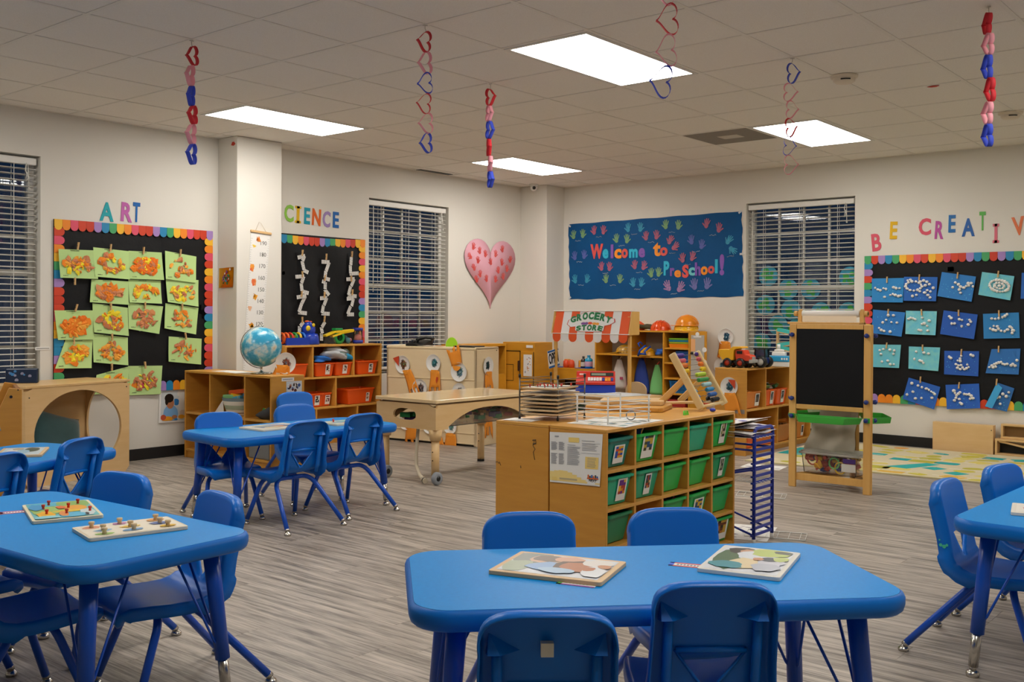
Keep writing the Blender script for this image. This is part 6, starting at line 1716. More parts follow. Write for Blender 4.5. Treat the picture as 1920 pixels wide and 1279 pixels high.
MB().box(-.06, -.03, .13, .03, .03, .150).build('cab', flat('#1f9a4a', .35), tt, bevel=.005)
m = MB(); m.box(-.15, -.03, .004, -.06, .03, .075); m.build('clear_part', mat('clear_plastic', '#f4f2ee', .08, trans=.97, ior=1.12), tt)
m = MB(); m.ball((.12, .0, .03), .03, 8, 6, (1, .6, 1)); m.ball((.10, .02, .06), .022, 8, 6); m.ball((.16, .02, .035), .02, 8, 6, m=1); m.build('soft_bits', [flat('#3f6f7a'), flat('#c07a8a')], tt, fix=False)
jr = thing('jar', 'clear jar with blue lid and pink contents at the shelf end', 'jar', (-2.46, 3.41, ZS))
m = MB(); m.lathe([(0, .001), (.045, .001), (.045, .125), (.042, .125), (.042, .004), (0, .004)], 20); m.build('clear_wall', mat('clear_plastic', '#f4f2ee', .08, trans=.97, ior=1.12), jr)
m = MB(); m.lathe([(0, .124), (.05, .124), (.05, .152), (0, .152)], 20); m.build('lid', flat('#1f2f9a', .4), jr)
m = MB(); m.lathe([(0, 0), (.05, 0), (.05, .032), (.046, .032), (.046, .001)], 20); m.build('base_ring', flat('#1f2f9a', .4), jr)
m = MB(); m.lathe([(0, .005), (.038, .005), (.036, .07), (0, .085)], 14); m.build('contents', flat('#d8807a'), jr)
# white and blue cloth over two orange bins
ct = thing('cloth_bundle', 'crumpled white and blue cloth over the paired orange bins', 'cloth', (-2.42, 3.03, .752), PI / 2)
def crumple(mb, cx, cy, cz, rx, ry, rz, seed, m=0, n=20, k=12):
    i0 = len(mb.v); mb.ball((0, 0, 0), 1, n, k, m=m); R = random.Random(seed); fr = [(R.uniform(1.5, 5), R.uniform(1.5, 5), R.uniform(1.5, 5), R.uniform(0, 6), R.uniform(.06, .16)) for _ in range(6)]
    for i in range(i0, len(mb.v)):
        x, y, z = mb.v[i]; s = 1 + sum(a * math.sin(f * x + g * y + h * z + p) for f, g, h, p, a in fr)
        mb.v[i] = (cx + x * s * rx, cy + y * s * ry, cz + max(z, -.35) * s * rz)
m = MB(); crumple(m, .02, 0, .055, .13, .09, .07, 3); crumple(m, .05, -.02, .10, .12, .06, .035, 5); m.build('white_cloth', mat('white_cloth', '#c9ccd0', .9), ct)
m = MB(); crumple(m, -.13, -.03, .03, .09, .06, .04, 7); m.build('blue_dotted_cloth', mat('blue_cloth', '#2a6fc4', .9), ct)
m = MB(); crumple(m, .16, -.02, .04, .08, .06, .05, 8); m.build('turquoise_cloth', mat('turq_cloth', '#2a9ad0', .9), ct)
m = MB(); crumple(m, .11, -.05, .065, .07, .03, .05, 11); m.build('grey_green_lining', mat('grey_green_cloth', '#7d8f88', .9), ct)
# ---------------------------------------------------------------- three sided easel
EZ = thing('art_easel', 'three sided pine art easel with chalkboard, green trays and paper roll', 'easel')
V1, V2, V3 = Vector((1.925, 3.63, 0)), Vector((2.462, 3.63, 0)), Vector((2.20, 4.08, 0))
for p, q in ((V1, V2), (V2, V3), (V3, V1)):
    d = (q - p).normalized(); n = Vector((d.y, -d.x, 0))
    for b, s in ((p, 1), (q, -1)):
        m = MB(); c = b + d * s * .002 + n * .012; m.bar(c, c + Vector((0, 0, 1.155)), .024, .05, up=d); 
        m.build('post', PINE, EZ, bevel=.003)
    a, b = p + d * .03 + n * .014, q - d * .03 + n * .014
    for z0, z1 in ((1.122, 1.155), (.557, .590)):
        m = MB(); m.bar(a + Vector((0, 0, (z0 + z1) / 2)), b + Vector((0, 0, (z0 + z1) / 2)), .022, z1 - z0); m.build('frame_rail', PINE, EZ, bevel=.002)
    m = MB(); m.bar(a + n * .002 + Vector((0, 0, .856)), b + n * .002 + Vector((0, 0, .856)), .012, .534); m.build('chalkboard', SLATE, EZ)
    m = MB(); m.bar(p + d * .02 + Vector((0, 0, .073)) - n * .004, q - d * .02 + Vector((0, 0, .073)) - n * .004, .02, .05); m.build('bottom_rail', PINE, EZ, bevel=.002)
    for b, s in ((p, 1), (q, -1)):
        for z in (1.08, .63, .505):
            m = MB(); c = b + d * s * .002 + n * .026 + Vector((0, 0, z)); m.tube([c, c + n * .014], .014, 10); m.ball(c + n * .017, .0165, 10, 6); m.build('knob', flat('#16307f', .35), EZ)
    # tray
    L = (q - p).length; R3 = Matrix.Translation(p) @ Matrix(((d.x, -n.x, 0, 0), (d.y, -n.y, 0, 0), (0, 0, 1, 0), (0, 0, 0, 1)))
    m = MB()
    for x in (.0, L): m.box(x - .02, -.032, .488, x + .02, -.024, .522)
    tl_ = [(.03, -.025), (L - .03, -.025), (L - .03, -.045), (L - .10, -.17), (.10, -.17), (.03, -.045)]
    def ring(off, z): 
        cx, cy = L / 2, -.09
        return [(cx + (x - cx) * off, cy + (y - cy) * off, z) for x, y in tl_]
    lo, li = ring(.93, .478), ring(.86, .484); ho, hi_ = ring(1.0, .520), ring(.95, .520)
    k = len(tl_)
    m.add(lo + ho + hi_ + li, [(r * k + i, r * k + (i + 1) % k, (r + 1) * k + (i + 1) % k, (r + 1) * k + i) for r in range(3) for i in range(k)]); m.add(lo, [tuple(range(k))[::-1]]); m.add(li, [tuple(range(k))])
    m.xf(R3); m.build('tray', mat('tray_green', '#3aa63a', .35), EZ, bevel=.003)
for x in (1.905, 2.355):
    m = MB(); m.prism([(x, 1.155), (x + .03, 1.155), (x + .03, 1.24), (x + .022, 1.262), (x + .008, 1.262), (x, 1.24)], 3.735, 3.765); m.build('roll_bracket', PINE, EZ, bevel=.003)
MB().box(1.86, 3.66, 1.155, 2.385, 3.78, 1.170).build('top_shelf', PINE, EZ, bevel=.002)
MB().tube([(1.88, 3.75, 1.23), (2.41, 3.75, 1.23)], .012, 10).tube([(1.875, 3.75, 1.23), (1.90, 3.75, 1.23)], .02, 12).tube([(2.388, 3.75, 1.23), (2.41, 3.75, 1.23)], .02, 12).build('roll_dowel', PINE, EZ)
pr = MB(); pr.tube([(1.937, 3.75, 1.23), (2.353, 3.75, 1.23)], .024, 18); pr.box(1.94, 3.732, 1.172, 2.335, 3.7335, 1.225, 1)
tag(pr.build('paper_roll', [PAPER, flat('#e9dcc4')]), 'roll of white drawing paper on top of the easel', 'paper roll')
m = MB(); vs = []
prof_ = [(.0, .60, .40), (.0, .52, .41), (.02, .46, .37), (.045, .38, .30), (.03, .32, .34), (0, .26, .37), (.0, .20, .37)]
for i, (s, z, w_) in enumerate(prof_):
    for j in range(9):
        u = j / 8 - .5; vs.append((2.115 + u * w_ + s * .5, 3.79 + .03 * math.sin(j * 1.3 + i) + (.07 if i < 3 else .02), z - .01 * math.cos(u * 5)))
m.add(vs, [(i * 9 + j, i * 9 + j + 1, (i + 1) * 9 + j + 1, (i + 1) * 9 + j) for i in range(len(prof_) - 1) for j in range(8)], True)
o = m.build('hanging_cloth', mat('canvas_cloth', '#cfc6b4', .9, bump=(8, .4)), fix=False); s_ = o.modifiers.new('s', 'SOLIDIFY'); s_.thickness = .002; s_.offset = 0; s_ = o.modifiers.new('b', 'SUBSURF'); s_.levels = s_.render_levels = 1
tag(o, 'off-white canvas cloth hanging inside the easel below the board', 'cloth')
bn = thing('clear_storage_bin', 'clear lidded bin of bright toys standing on the easel rails', 'bin', (2.165, 3.80, .0985), math.radians(-1))
def shell(mb, x, y, z0, z1, t, tp, m=0):
    k = 4; lo = [(-x * tp, -y * tp, z0), (x * tp, -y * tp, z0), (x * tp, y * tp, z0), (-x * tp, y * tp, z0)]; ho = [(-x, -y, z1), (x, -y, z1), (x, y, z1), (-x, y, z1)]
    hi_ = [(-x + t, -y + t, z1), (x - t, -y + t, z1), (x - t, y - t, z1), (-x + t, y - t, z1)]; li = [(a * .97, b * .97, z0 + t) for a, b, c in lo]
    mb.add(lo + ho + hi_ + li, [(r * k + i, r * k + (i + 1) % k, (r + 1) * k + (i + 1) % k, (r + 1) * k + i) for r in range(3) for i in range(k)], False, m); mb.add(lo, [(3, 2, 1, 0)], False, m); mb.add(li, [(0, 1, 2, 3)], False, m)
CLR = mat('clear_plastic', '#f4f2ee', .08, trans=.97, ior=1.12)
m = MB(); shell(m, .205, .105, 0, .135, .003, .93); m.build('clear_body', CLR, bn)
m = MB(); m.box(-.222, -.12, .133, .222, .12, .150); m.box(-.21, -.108, .150, .21, .108, .158); m.build('lid', mat('cloudy_lid', '#d9d4c8', .4, trans=.35), bn, bevel=.004)
MB().box(.10, -.1085, .09, .19, -.104, .122).build('latch', flat('#4b2f7a', .4), bn); MB().box(.09, -.1075, .03, .19, -.104, .085).build('printed_label', flat('#d8d6d0'), bn)
m = MB(); R = random.Random(4)
for k in range(60):
    a = R.uniform(.012, .03); i0 = len(m.v); m.box(-a, -a * .6, -a * .5, a, a * .6, a * .5, R.randrange(6)); m.xf(Matrix.Translation((R.uniform(-.16, .16), R.uniform(-.075, .075), R.uniform(.02, .115))) @ Matrix.Rotation(R.uniform(0, 6), 4, 'Z') @ Matrix.Rotation(R.uniform(0, 6), 4, 'X'), i0)
m.build('toy_pieces', [flat(c) for c in ('#d8452f', '#e0604a', '#3a4fa0', '#e8b42a', '#8a3f8a', '#d86a5a')], bn, fix=False)['kind'] = 'stuff'
for nm, x, z, r, c in (('yellow', .075, .05, .038, '#f0c42a'), ('mint', .03, .08, .036, '#7ad07a'), ('coral', -.13, .095, .036, '#e0705a')):
    m = MB(); m.tube([(x + r * math.cos(a), -.09, z + r * 1.05 * math.sin(a)) for a in [2 * PI * i / 20 for i in range(20)]], .006, 6, closed=True); m.build('toy_ring', flat(c, .4), bn, label if False else None)
m = MB(); crumple(m, -.09, -.085, .045, .025, .012, .035, 3); m.build('yellow_shape', flat('#f0b42a', .4), bn, fix=False)

# ---------------------------------------------------------------- drying rack
DR = thing('drying_rack', 'blue metal paper drying rack loaded with painted papers', 'rack')
RB = mat('rack_blue', '#16309c', .35)
xf_, yA, yB_ = 2.567, 1.715, 1.932; xb_ = 2.19
for x in (xf_, xb_):
    pts = [(x, yA, .03), (x, yA, .585)] + [(x, yA + .03 - .03 * math.cos(a), .585 + .03 * math.sin(a)) for a in (.5, 1.0, 1.57)] + [(x, yB_ - .03 + .03 * math.sin(a), .585 + .03 * math.cos(a)) for a in (0, .5, 1.0, 1.57)] + [(x, yB_, .03)]
    MB().tube(pts, .0095, 10).build('upright_frame', RB, DR)
    for y in (yA, yB_): MB().tube([(x, y, 0), (x, y, .032)], .0105, 10).build('foot_cap', flat('#d8d6d0', .4), DR)
for k in range(16):
    z = .045 + k * .0345
    m = MB(); m.box(xf_ - .004, yA + .006, z, xf_ + .004, yB_ - .006, z + .016); m.build('rung', RB, DR, bevel=.002)
    if k % 3 == 0:
        m = MB(); m.box(xb_ - .004, yA + .006, z, xb_ + .004, yB_ - .006, z + .012); m.build('rung', RB, DR)
    m = MB(); m.box(xf_ - .012, yA - .016, z + .001, xf_ + .003, yA - .005, z + .010); m.build('hinge_clip', RB, DR)
for z0, z1 in ((.50, .50), (.40, .31), (.05, .16)):
    for y in (yA, yB_): MB().tube([(xb_, y, z1 if z0 != z1 else z0), (xf_, y, z0)], .006, 8).build('side_brace', RB, DR)
for k, z in ((3, .565), (12, .33)):
    m = MB()
    for j in range(6): m.tube([(xb_ + .02, yA + .01 + j * .04, z), (xf_ + .02, yA + .01 + j * .04, z)], .0018, 5)
    m.tube([(xb_ + .02, yA + .01, z), (xb_ + .02, yB_ - .01, z)], .0018, 5); m.build('wire_shelf', WW, DR)
R = random.Random(3)
PPC = ['#e9e7e6', '#efe6da', '#e8e6ee', '#f0a03a', '#e9e6e4', '#c9bfe0', '#ecebe8']
for k in range(7):
    t = thing('painted_paper', ['curled white painting on top of the drying rack', 'white painting with purple dots on the drying rack', 'lilac edged sheet in the pile on the drying rack', 'orange painted sheet in the pile on the drying rack', 'white sheet low in the pile on the drying rack', 'purple streaked sheet in the pile on the drying rack', 'lowest white sheet of the pile on the drying rack'][k], 'paper', (2.36 + R.uniform(-.03, .03), 1.815 + R.uniform(-.03, .02), .570 + .011 * (6 - k)), R.uniform(-.2, .2), 'papers on the drying rack')
    m = MB(); nx, ny = 8, 6; vs = []
    for j in range(ny + 1):
        for i in range(nx + 1):
            u, v = i / nx - .5, j / ny - .5; vs.append((u * .40, v * .29, .012 * math.sin(u * 5 + k) * v + (.022 * (abs(u) * 2) ** 3 if k < 2 else .004 * math.sin(v * 9 + k))))
    m.add(vs, [(j * (nx + 1) + i, j * (nx + 1) + i + 1, (j + 1) * (nx + 1) + i + 1, (j + 1) * (nx + 1) + i) for j in range(ny) for i in range(nx)], True)
    o = m.build('paper', flat(PPC[k]), t, fix=False); s_ = o.modifiers.new('s', 'SOLIDIFY'); s_.thickness = .001
    m = MB()
    for q in range(7):
        x, y, r = R.uniform(-.17, .17), R.uniform(-.12, .12), R.uniform(.008, .03); u, v = x / .4, y / .29
        zz = .012 * math.sin(u * 5 + k) * v + (.022 * (abs(u) * 2) ** 3 if k < 2 else .004 * math.sin(v * 9 + k)) + .0035
        m.add([(x + r * math.cos(a) * 1.4, y + r * math.sin(a), zz) for a in (0, 1, 2, 3, 4, 5)], [tuple(range(6))])
    m.build('paint_daubs', flat('#4a3ab0' if k % 2 == 0 else '#ee8f2a'), t, fix=False)
for lb, x, y, a, sx, sy, c in (('white paper on the floor at the foot of the drying rack', 2.40, 1.99, .3, .13, .2, 0), ('painted paper on the floor behind the drying rack', 1.36, 4.33, .15, .16, .11, 1)):
    t = thing('floor_paper', lb, 'paper', (x, y, .0006), a); MB().box(-sx, -sy, 0, sx, sy, .001).build('sheet', PAPER, t)
    m = MB(); R = random.Random(8)
    for q in range(8):
        px_, py_, r = R.uniform(-sx * .8, sx * .8), R.uniform(-sy * .8, sy * .8), R.uniform(.008, .025); m.add([(px_ + r * 1.6 * math.cos(b), py_ + r * .6 * math.sin(b), .0013) for b in (0, 1, 2, 3, 4, 5)], [tuple(range(6))])
    m.build('paint_daubs', flat('#7a6f8a'), t, fix=False)
for lb, x, y in (('white wire shelf lying flat on the floor in front of the drying rack', 2.55, 2.02), ('white wire shelf lying on the floor between the drying rack and the rug', 1.93, 3.12)):
    m = MB(); a, b = .16, .09
    m.tube([(-a, -b, .004), (a, -b, .004), (a, b, .004), (-a, b, .004)], .003, 6, closed=True)
    for k in range(5): m.tube([(-a + .05 + k * .06, -b, .004), (-a + .05 + k * .06, b, .004)], .0016, 5)
    tag(m.build('wire_shelf', WW, None, (x, y, 0), rotz=.35), lb, 'wire shelf')

# ---------------------------------------------------------------- rug and blocks by the back wall
rg = thing('play_rug', 'cream, yellow and teal road map rug behind the easel', 'rug', (0, 0, 0))
RX0, RX1, RY0, RY1 = 1.10, 3.9, 4.62, 6.30
TL2 = lambda x: (x - 1.1) * .045
MB().prism([(RX0, RY0 - .10), (RX1, RY0 + .10), (RX1 - .05, RY1 + .02), (RX0 - .05, RY1)], .0005, .009, 'xy').build('pile', mat('rug_cream', '#d6caa8', .95, bump=(150, .3)), rg)
m = MB(); R = random.Random(21); RCS = ['#c9bd48', '#b8b03f', '#d8c86a', '#1f9d9c', '#e0a04a', '#cfc255', '#2aa8a4', '#d9b04a']
for gi in range(13):
    for gj in range(9):
        x, y = RX0 + .09 + gi * .21 + R.uniform(-.03, .03), RY0 + .06 + gj * .185 + R.uniform(-.02, .02) + (gi * .21) * .05
        if R.random() < .16: continue
        a, b = R.uniform(.06, .115), R.uniform(.04, .085); ra = R.choice([0, 0, .5, -.5]); ci = R.choice([0, 0, 1, 2, 3, 4, 5, 6, 7, 2])
        pts = [(x + u * a * math.cos(ra) - v * b * math.sin(ra), y + u * a * math.sin(ra) + v * b * math.cos(ra), .0096) for u, v in rrect(-1, -1, 1, 1, R.choice([.15, .5, .9]), 3)]
        if max(p[1] for p in pts) > RY1 - .02 or max(p[0] for p in pts) > RX1 - .06: continue
        m.add(pts, [tuple(range(len(pts)))], False, ci)
for k in range(4):
    y = RY0 + .15 + k * .42
    for j in range(14): x = RX0 + .1 + j * .19; m.add([(x, y, .0098), (x + .09, y, .0098), (x + .09, y + .012, .0098), (x, y + .012, .0098)], [(0, 1, 2, 3)], False, 8)
pts = [(RX0 + .0, RY0 + .5), (RX0 + .45, RY0 + .55), (RX0 + .62, RY0 + .85), (RX0 + .35, RY0 + 1.1), (RX0 + .0, RY0 + 1.0)]
m.add([(x, y, .0097) for x, y in pts], [tuple(range(5))], False, 3)
pts = [(2.10, 4.98), (2.28, 4.95), (2.42, 5.35), (2.30, 5.38)]
m.add([(x, y, .01) for x, y in pts], [(0, 1, 2, 3)], False, 6)
m.build('woven_print', [flat(c, .95) for c in RCS + ['#efeadb']], rg, fix=False)['kind'] = 'stuff'
MB().prism([(RX0, RY0 - .10), (RX1, RY0 + .10), (RX1, RY0 + .113), (RX0, RY0 - .087)], .009, .0102, 'xy').build('edge_binding', flat('#b9b46a', .9), rg)
bx_ = thing('wooden_box', 'closed pale plywood box on the floor below the cloud board', 'box', (2.045, 6.375, 0))
m = MB(); m.box(0, -.018, 0, .515, 0, .258); m.build('front_panel', MAPLE, bx_, bevel=.002)
MB().box(0, 0, .24, .515, .06, .258).build('top_panel', MAPLEH, bx_); MB().box(.497, 0, 0, .515, .06, .24).build('side_panel', MAPLE, bx_); MB().box(0, 0, 0, .018, .06, .24).build('side_panel', MAPLE, bx_)
m = MB(); m.ball((.50, -.0185, .215), .005, 6, 4); m.build('screw', DARKM, bx_)
hb_ = thing('hollow_block', 'open hollow wooden block stacked on top at the right edge', 'block', (2.615, 6.385, .1475))
for q in ((0, 0, 0, .6, .075, .018), (0, 0, .112, .6, .075, .13), (0, 0, .018, .018, .075, .112), (.582, 0, .018, .6, .075, .112)): MB().box(*q).build('board', MAPLEH, hb_, bevel=.002)
MB().box(.018, .06, .018, .582, .07, .112).build('back_board', flat('#8a6a3e'), hb_)
hr_ = thing('ramp_block', 'hollow wooden ramp block with a slanted bar at the right edge', 'block', (2.575, 6.355, .0005))
for q in ((0, 0, 0, .62, .10, .018), (0, 0, .128, .62, .10, .146), (0, 0, .018, .018, .10, .128), (.602, 0, .018, .62, .10, .128)): MB().box(*q).build('board', MAPLEH, hr_, bevel=.002)
m = MB(); m.bar((.03, .04, .125), (.55, .04, .03), .06, .016); m.build('slanted_bar', MAPLEH, hr_)

# ---------------------------------------------------------------- reading nook on the left
NK = thing('reading_nook', 'pale plywood cube nook with a round opening and cushions inside', 'play cube', (-1.948, -.028, 0), math.radians(105.2))
NL, ND, NH = .93, .45, .70
# local x along the front from the near corner, y inwards
angs = [2 * PI * i / 64 for i in range(64)]
cx, cz = .462, .352
rx_, rz_ = .390, .296
outer = resample_rect(0, 0, NL, NH - .018, cx, cz, angs); inner = [(cx + rx_ * math.cos(a), cz + rz_ * math.sin(a)) for a in angs]
m = MB(); plate_with_hole(m, outer, inner, 0, .02); m.build('front_panel', MAPLE, NK)
MB().prism(rrect(-.004, -.004, NL + .004, ND, .006, 3), NH - .018, NH, 'xy').build('top_panel', MAPLEH, NK, bevel=.003)
MB().box(0, .02, 0, .018, ND, NH - .018).build('side_panel', MAPLE, NK)
cy_ = ND / 2 + .02
outer = resample_rect(.02, 0, ND, NH - .018, .235, .36, angs); inner = [(.245 + .18 * math.cos(a), .352 + .29 * math.sin(a)) for a in angs]
m = MB(); plate_with_hole(m, outer, inner, NL - .018, NL, 'yz'); m.build('side_panel', MAPLE, NK)
MB().box(.018, ND - .012, 0, NL - .018, ND, NH - .018).build('back_panel', MAPLE, NK); MB().box(.018, .02, 0, NL - .018, ND - .012, .018).build('floor_panel', MAPLE, NK)
m = MB()
for x, z in ((.03, .62), (NL - .03, .645)): m.ball((x, -.001, z), .005, 6, 4)
m.build('screw', DARKM, NK)
def cushion(label, loc, rot, sx, sy, sz, mt, name='cushion'):
    m = MB(); nx = 14; vs = []
    for s in (1, -1):
        for j in range(nx + 1):
            for i in range(nx + 1):
                u, v = i / nx * 2 - 1, j / nx * 2 - 1
                pin_ = 1 - .10 * (1 - abs(u) ** 2) * abs(v) ** 3; pin2 = 1 - .10 * (1 - abs(v) ** 2) * abs(u) ** 3
                vs.append((u * sx * pin2, v * sy * pin_, s * sz * ((1 - u ** 4) * (1 - v ** 4)) ** .5))
    k = (nx + 1) ** 2
    f = [(j * (nx + 1) + i, j * (nx + 1) + i + 1, (j + 1) * (nx + 1) + i + 1, (j + 1) * (nx + 1) + i) for j in range(nx) for i in range(nx)]
    m.add(vs, f + [tuple(q + k for q in t[::-1]) for t in f], True)
    return tag(m.build(name, mt, None, loc, rot=rot), label, 'cushion')
VEL = mat('teal_velvet', '#3f6f74', .8, sheen=.6, grain=((6, 6, 3), .4, '#2a5157'))
nkm = lambda x, y, z: Matrix.Translation((-1.948, -.028, 0)) @ Matrix.Rotation(math.radians(105.2), 4, 'Z') @ Vector((x, y, z))
cushion('teal velvet cushion leaning inside the reading nook', nkm(.47, .28, .27), (1.2, .30, math.radians(105)), .26, .22, .075, VEL)
cushion('ribbed beige knit cushion low in the reading nook', nkm(.15, .19, .13), (.5, .2, math.radians(100)), .15, .13, .07, mat('beige_knit', '#a08a74', .95, grain=((60, 4, 60), .3, '#6f5c4c')))
cushion('aqua cushion at the far bottom of the reading nook', nkm(.66, .2, .12), (.7, -.2, math.radians(100)), .13, .12, .06, mat('aqua_cloth', '#7fb8b4', .9))
cushion('red and orange patterned cushion at the bottom of the reading nook', nkm(.70, .13, .065), (.15, 0, math.radians(100)), .15, .09, .045, mat('red_pattern_cloth', '#a8432a', .9, grain=((40, 40, 40), .2, '#d8a06a')))
cushion('dark patterned cushion on the nook floor seen through a chair back', nkm(.36, .12, .07), (.1, 0, math.radians(105)), .16, .1, .05, mat('dark_pattern_cloth', '#2f2c28', .9, grain=((50, 50, 50), .15, '#d8b04a')))
sp = thing('speaker', 'dark blue wedge speaker with bubble print on the nook top', 'speaker', (-2.58, .235, NH + .0005), math.radians(45))
sp.location = (-2.32, .12, NH + .0005); sp.rotation_euler = (0, 0, math.radians(58))
m = MB(); m.prism([(-.045, 0), (.045, 0), (.03, .105), (-.03, .105)], -.105, .105, 'yz'); m.build('body', mat('speaker_blue', '#0f2340', .35), sp, bevel=.008)
m = MB(); R = random.Random(3)
for k in range(9):
    x, z, r = R.uniform(-.08, .08), R.uniform(.02, .085), R.uniform(.006, .014); y = -.045 + .015 * z / .105 - .0012
    m.add([(x + r * math.cos(a), y + .0002, z + r * math.sin(a)) for a in [2 * PI * i / 10 for i in range(10)]], [tuple(range(10))], False, k % 2)
m.build('bubble_print', [flat('#8a8ca8'), flat('#3a7fc0')], sp, fix=False)
# slanted birch book display at the left edge, tote bag hung on it
BD = thing('book_display', 'slanted honey birch book display end, cut by the left edge', 'shelf', (-.745, -.655, 0), math.radians(69))
m = MB(); m.prism([(-.20, 0), (.055, 0), (.055, .775), (-.01, .785), (-.02, .76), (-.13, .50), (-.20, .40)], 0, .02); m.build('end_panel', HONEY, BD, bevel=.003)
m = MB(); m.prism([(-.20, 0), (.055, 0), (.055, .775), (-.01, .785), (-.02, .76), (-.13, .50), (-.20, .40)], .52, .54); m.build('end_panel', HONEY, BD, bevel=.003)
MB().box(.035, .02, .05, .055, .52, .77).build('back_panel', flat('#8a5a2c'), BD)
for z, y0_ in ((.05, -.19), (.28, -.19), (.50, -.11)): MB().box(y0_, .02, z, .035, .52, z + .018).build('shelf_board', HONEYH, BD)
m = MB(); m.tube([(.0, -.003, .735), (.0, .004, .735)], .008, 10); m.tube([(.035, -.003, .772), (.035, .004, .772)], .004, 8); m.build('bolt', BLACK, BD)
tb_ = thing('tote_bag', 'white patterned tote bag with straps at the left edge', 'bag', (-.80, -.79, .60), math.radians(66))
m = MB(); crumple(m, 0, 0, 0, .10, .05, .12, 12); m.build('bag_body', mat('tote_print', '#dcd8d0', .85, grain=((55, 55, 55), .12, '#7a96a8')), tb_, fix=False)
m = MB(); m.tube([(-.06, 0, .1), (-.03, -.01, .17), (.04, -.01, .16), (.08, 0, .08)], .007, 6); m.build('strap', mat('strap_cloth', '#d8d4cc', .9), tb_)

# ---------------------------------------------------------------- dress-up cubby unit on the back wall
CU = thing('cubby_unit', 'golden birch dress-up unit with cubbies, coat hooks and side shelves', 'shelf', (-1.545, 6.11, 0))
GOLD = mat('golden_birch', '#d99a2b', .4, grain=((3, 3, 20), .3, '#cc8d24'))
UH, UD = 1.05, .33
for x0_, x1_ in ((0, .018), (.45, .47), (.88, .90), (1.19, 1.21)): MB().box(x0_, 0, 0, x1_, UD, UH - .018).build('upright', GOLD, CU, bevel=.002)
MB().box(0, -.002, UH - .018, 1.21, UD, UH).build('top_panel', GOLD, CU, bevel=.002)
MB().box(.018, UD - .01, .03, 1.19, UD, UH - .018).build('back_panel', mat('cubby_back', '#a59a88', .8), CU)
for x0_, x1_, zs in ((.018, .45, (.787, .06)), (.47, .88, (.775, .06)), (.90, 1.19, (.872, .716, .552, .39, .23, .06))):
    for z in zs: MB().box(x0_, .002, z - .018, x1_, UD - .01, z).build('shelf_board', GOLD, CU, bevel=.002)
dm = MB(); dm.box(0, 0, 0, .19, .018, UH); dr_ = dm.build('door', GOLD, CU, loc=(1.212, .0, .0), bevel=.002)
m = MB(); m.ball((.03, -.014, .82), .017, 10, 6); m.build('door_knob', BLACK, dr_)
for k, x in enumerate((.15, .32, .58, .78)):
    m = MB(); m.tube([(x, UD - .012, .73), (x, UD - .06, .725), (x, UD - .065, .745)], .005, 6); m.build('coat_hook', DARKM, CU)
t = thing('laminated_sheet', 'grey laminated sheet with a white clip on the unit door', 'paper', (-.32, 6.108, 0))
MB().box(.0, -.0016, .55, .155, 0, 1.01).build('sheet', mat('grey_laminate', '#b9b4aa', .3), t)
m = MB(); m.prism(circ(.075, 1.02, .022, 14), -.006, -.0016); m.box(.03, -.005, .985, .12, -.0016, 1.0); m.build('clip', PAPER, t)
m = MB()
for z, r in ((.86, .026), (.73, .03), (.66, .024)): m.prism(circ(.158, z, r, 12), -.004, -.0018)
m.box(.0, -.0035, .84, .05, -.0018, .97, 1); m.build('paper_pictures', [PAPER, flat('#f0b47a')], t)
def helmet(label, x, y, z, r, c, rz, brim=True, ribs=True):
    t = thing('toy_helmet', label, 'helmet', (x, y, z), rz, 'toy hard hats and helmets')
    m = MB(); m.lathe([(r * 1.04, 0), (r, .004)] + [(r * math.cos(a), .004 + r * .92 * math.sin(a)) for a in [PI / 2 * i / 9 for i in range(10)]], 22); m.build('dome', flat(c, .2), t)
    if ribs:
        m = MB()
        for dx in (-.3, 0, .3): m.tube([(dx * r, r * math.cos(a) * (1 - dx * dx) ** .5, .004 + (r * .92 * math.sin(a)) * (1 - dx * dx) ** .5) for a in [PI * i / 12 + .15 for i in range(12)]], .005, 5)
        m.build('ridge', flat(c, .2), t)
    if brim:
        m = MB(); m.prism([(r * 1.02 * math.cos(a), r * 1.02 * math.sin(a) + 0) for a in [PI + PI * i / 10 for i in range(11)]] + [(r * 1.5 * math.cos(a) * .72, r * 1.5 * math.sin(a)) for a in [2 * PI - PI * i / 10 for i in range(11)]], .002, .008, 'xy'); m.build('brim', flat(c, .2), t)
    return t
ZT = UH + .0008
helmet('yellow hard hat behind the grocery awning, on the unit top', -1.115, 6.32, ZT, .10, '#f2c21f', .3)
helmet('orange hard hat beside the grocery awning, on the unit top', -1.075, 6.22, ZT, .108, '#e8541f', -1.2)
helmet('orange-red hard hat in the middle of the unit top', -.775, 6.25, ZT, .115, '#e8541f', .2, False)
helmet('yellow hat lying under the amber hard hat at the end of the unit top', -.46, 6.25, ZT, .128, '#f2b81f', -1.4)
helmet('amber hard hat stacked on a yellow hat at the end of the unit top', -.45, 6.25, ZT + .052, .122, '#f0901f', -1.5)
t = thing('dark_cap', 'dark olive cloth cap between the orange hard hats', 'hat', (-.95, 6.20, ZT + .01), .2); m = MB(); crumple(m, 0, 0, .02, .12, .06, .04, 2); m.build('cap', mat('olive_cloth', '#4a4128', .9), t, fix=False)
helmet('tan safari hat in the left cubby', -1.245, 6.27, .7872, .10, '#d2a02f', -.9)
m = MB(); m.box(-.16, -.05, 0, .09, .05, .006); tag(m.build('tan_visor', flat('#d2a02f', .5), None, (-1.33, 6.18, .793), rot=(0, -.16, .1)), 'tan visor brim tilted below the safari hat', 'hat')
wbk = thing('wire_basket', 'small wire basket in the left cubby beside the post', 'basket', (-1.155, 6.17, .7872))
m = MB()
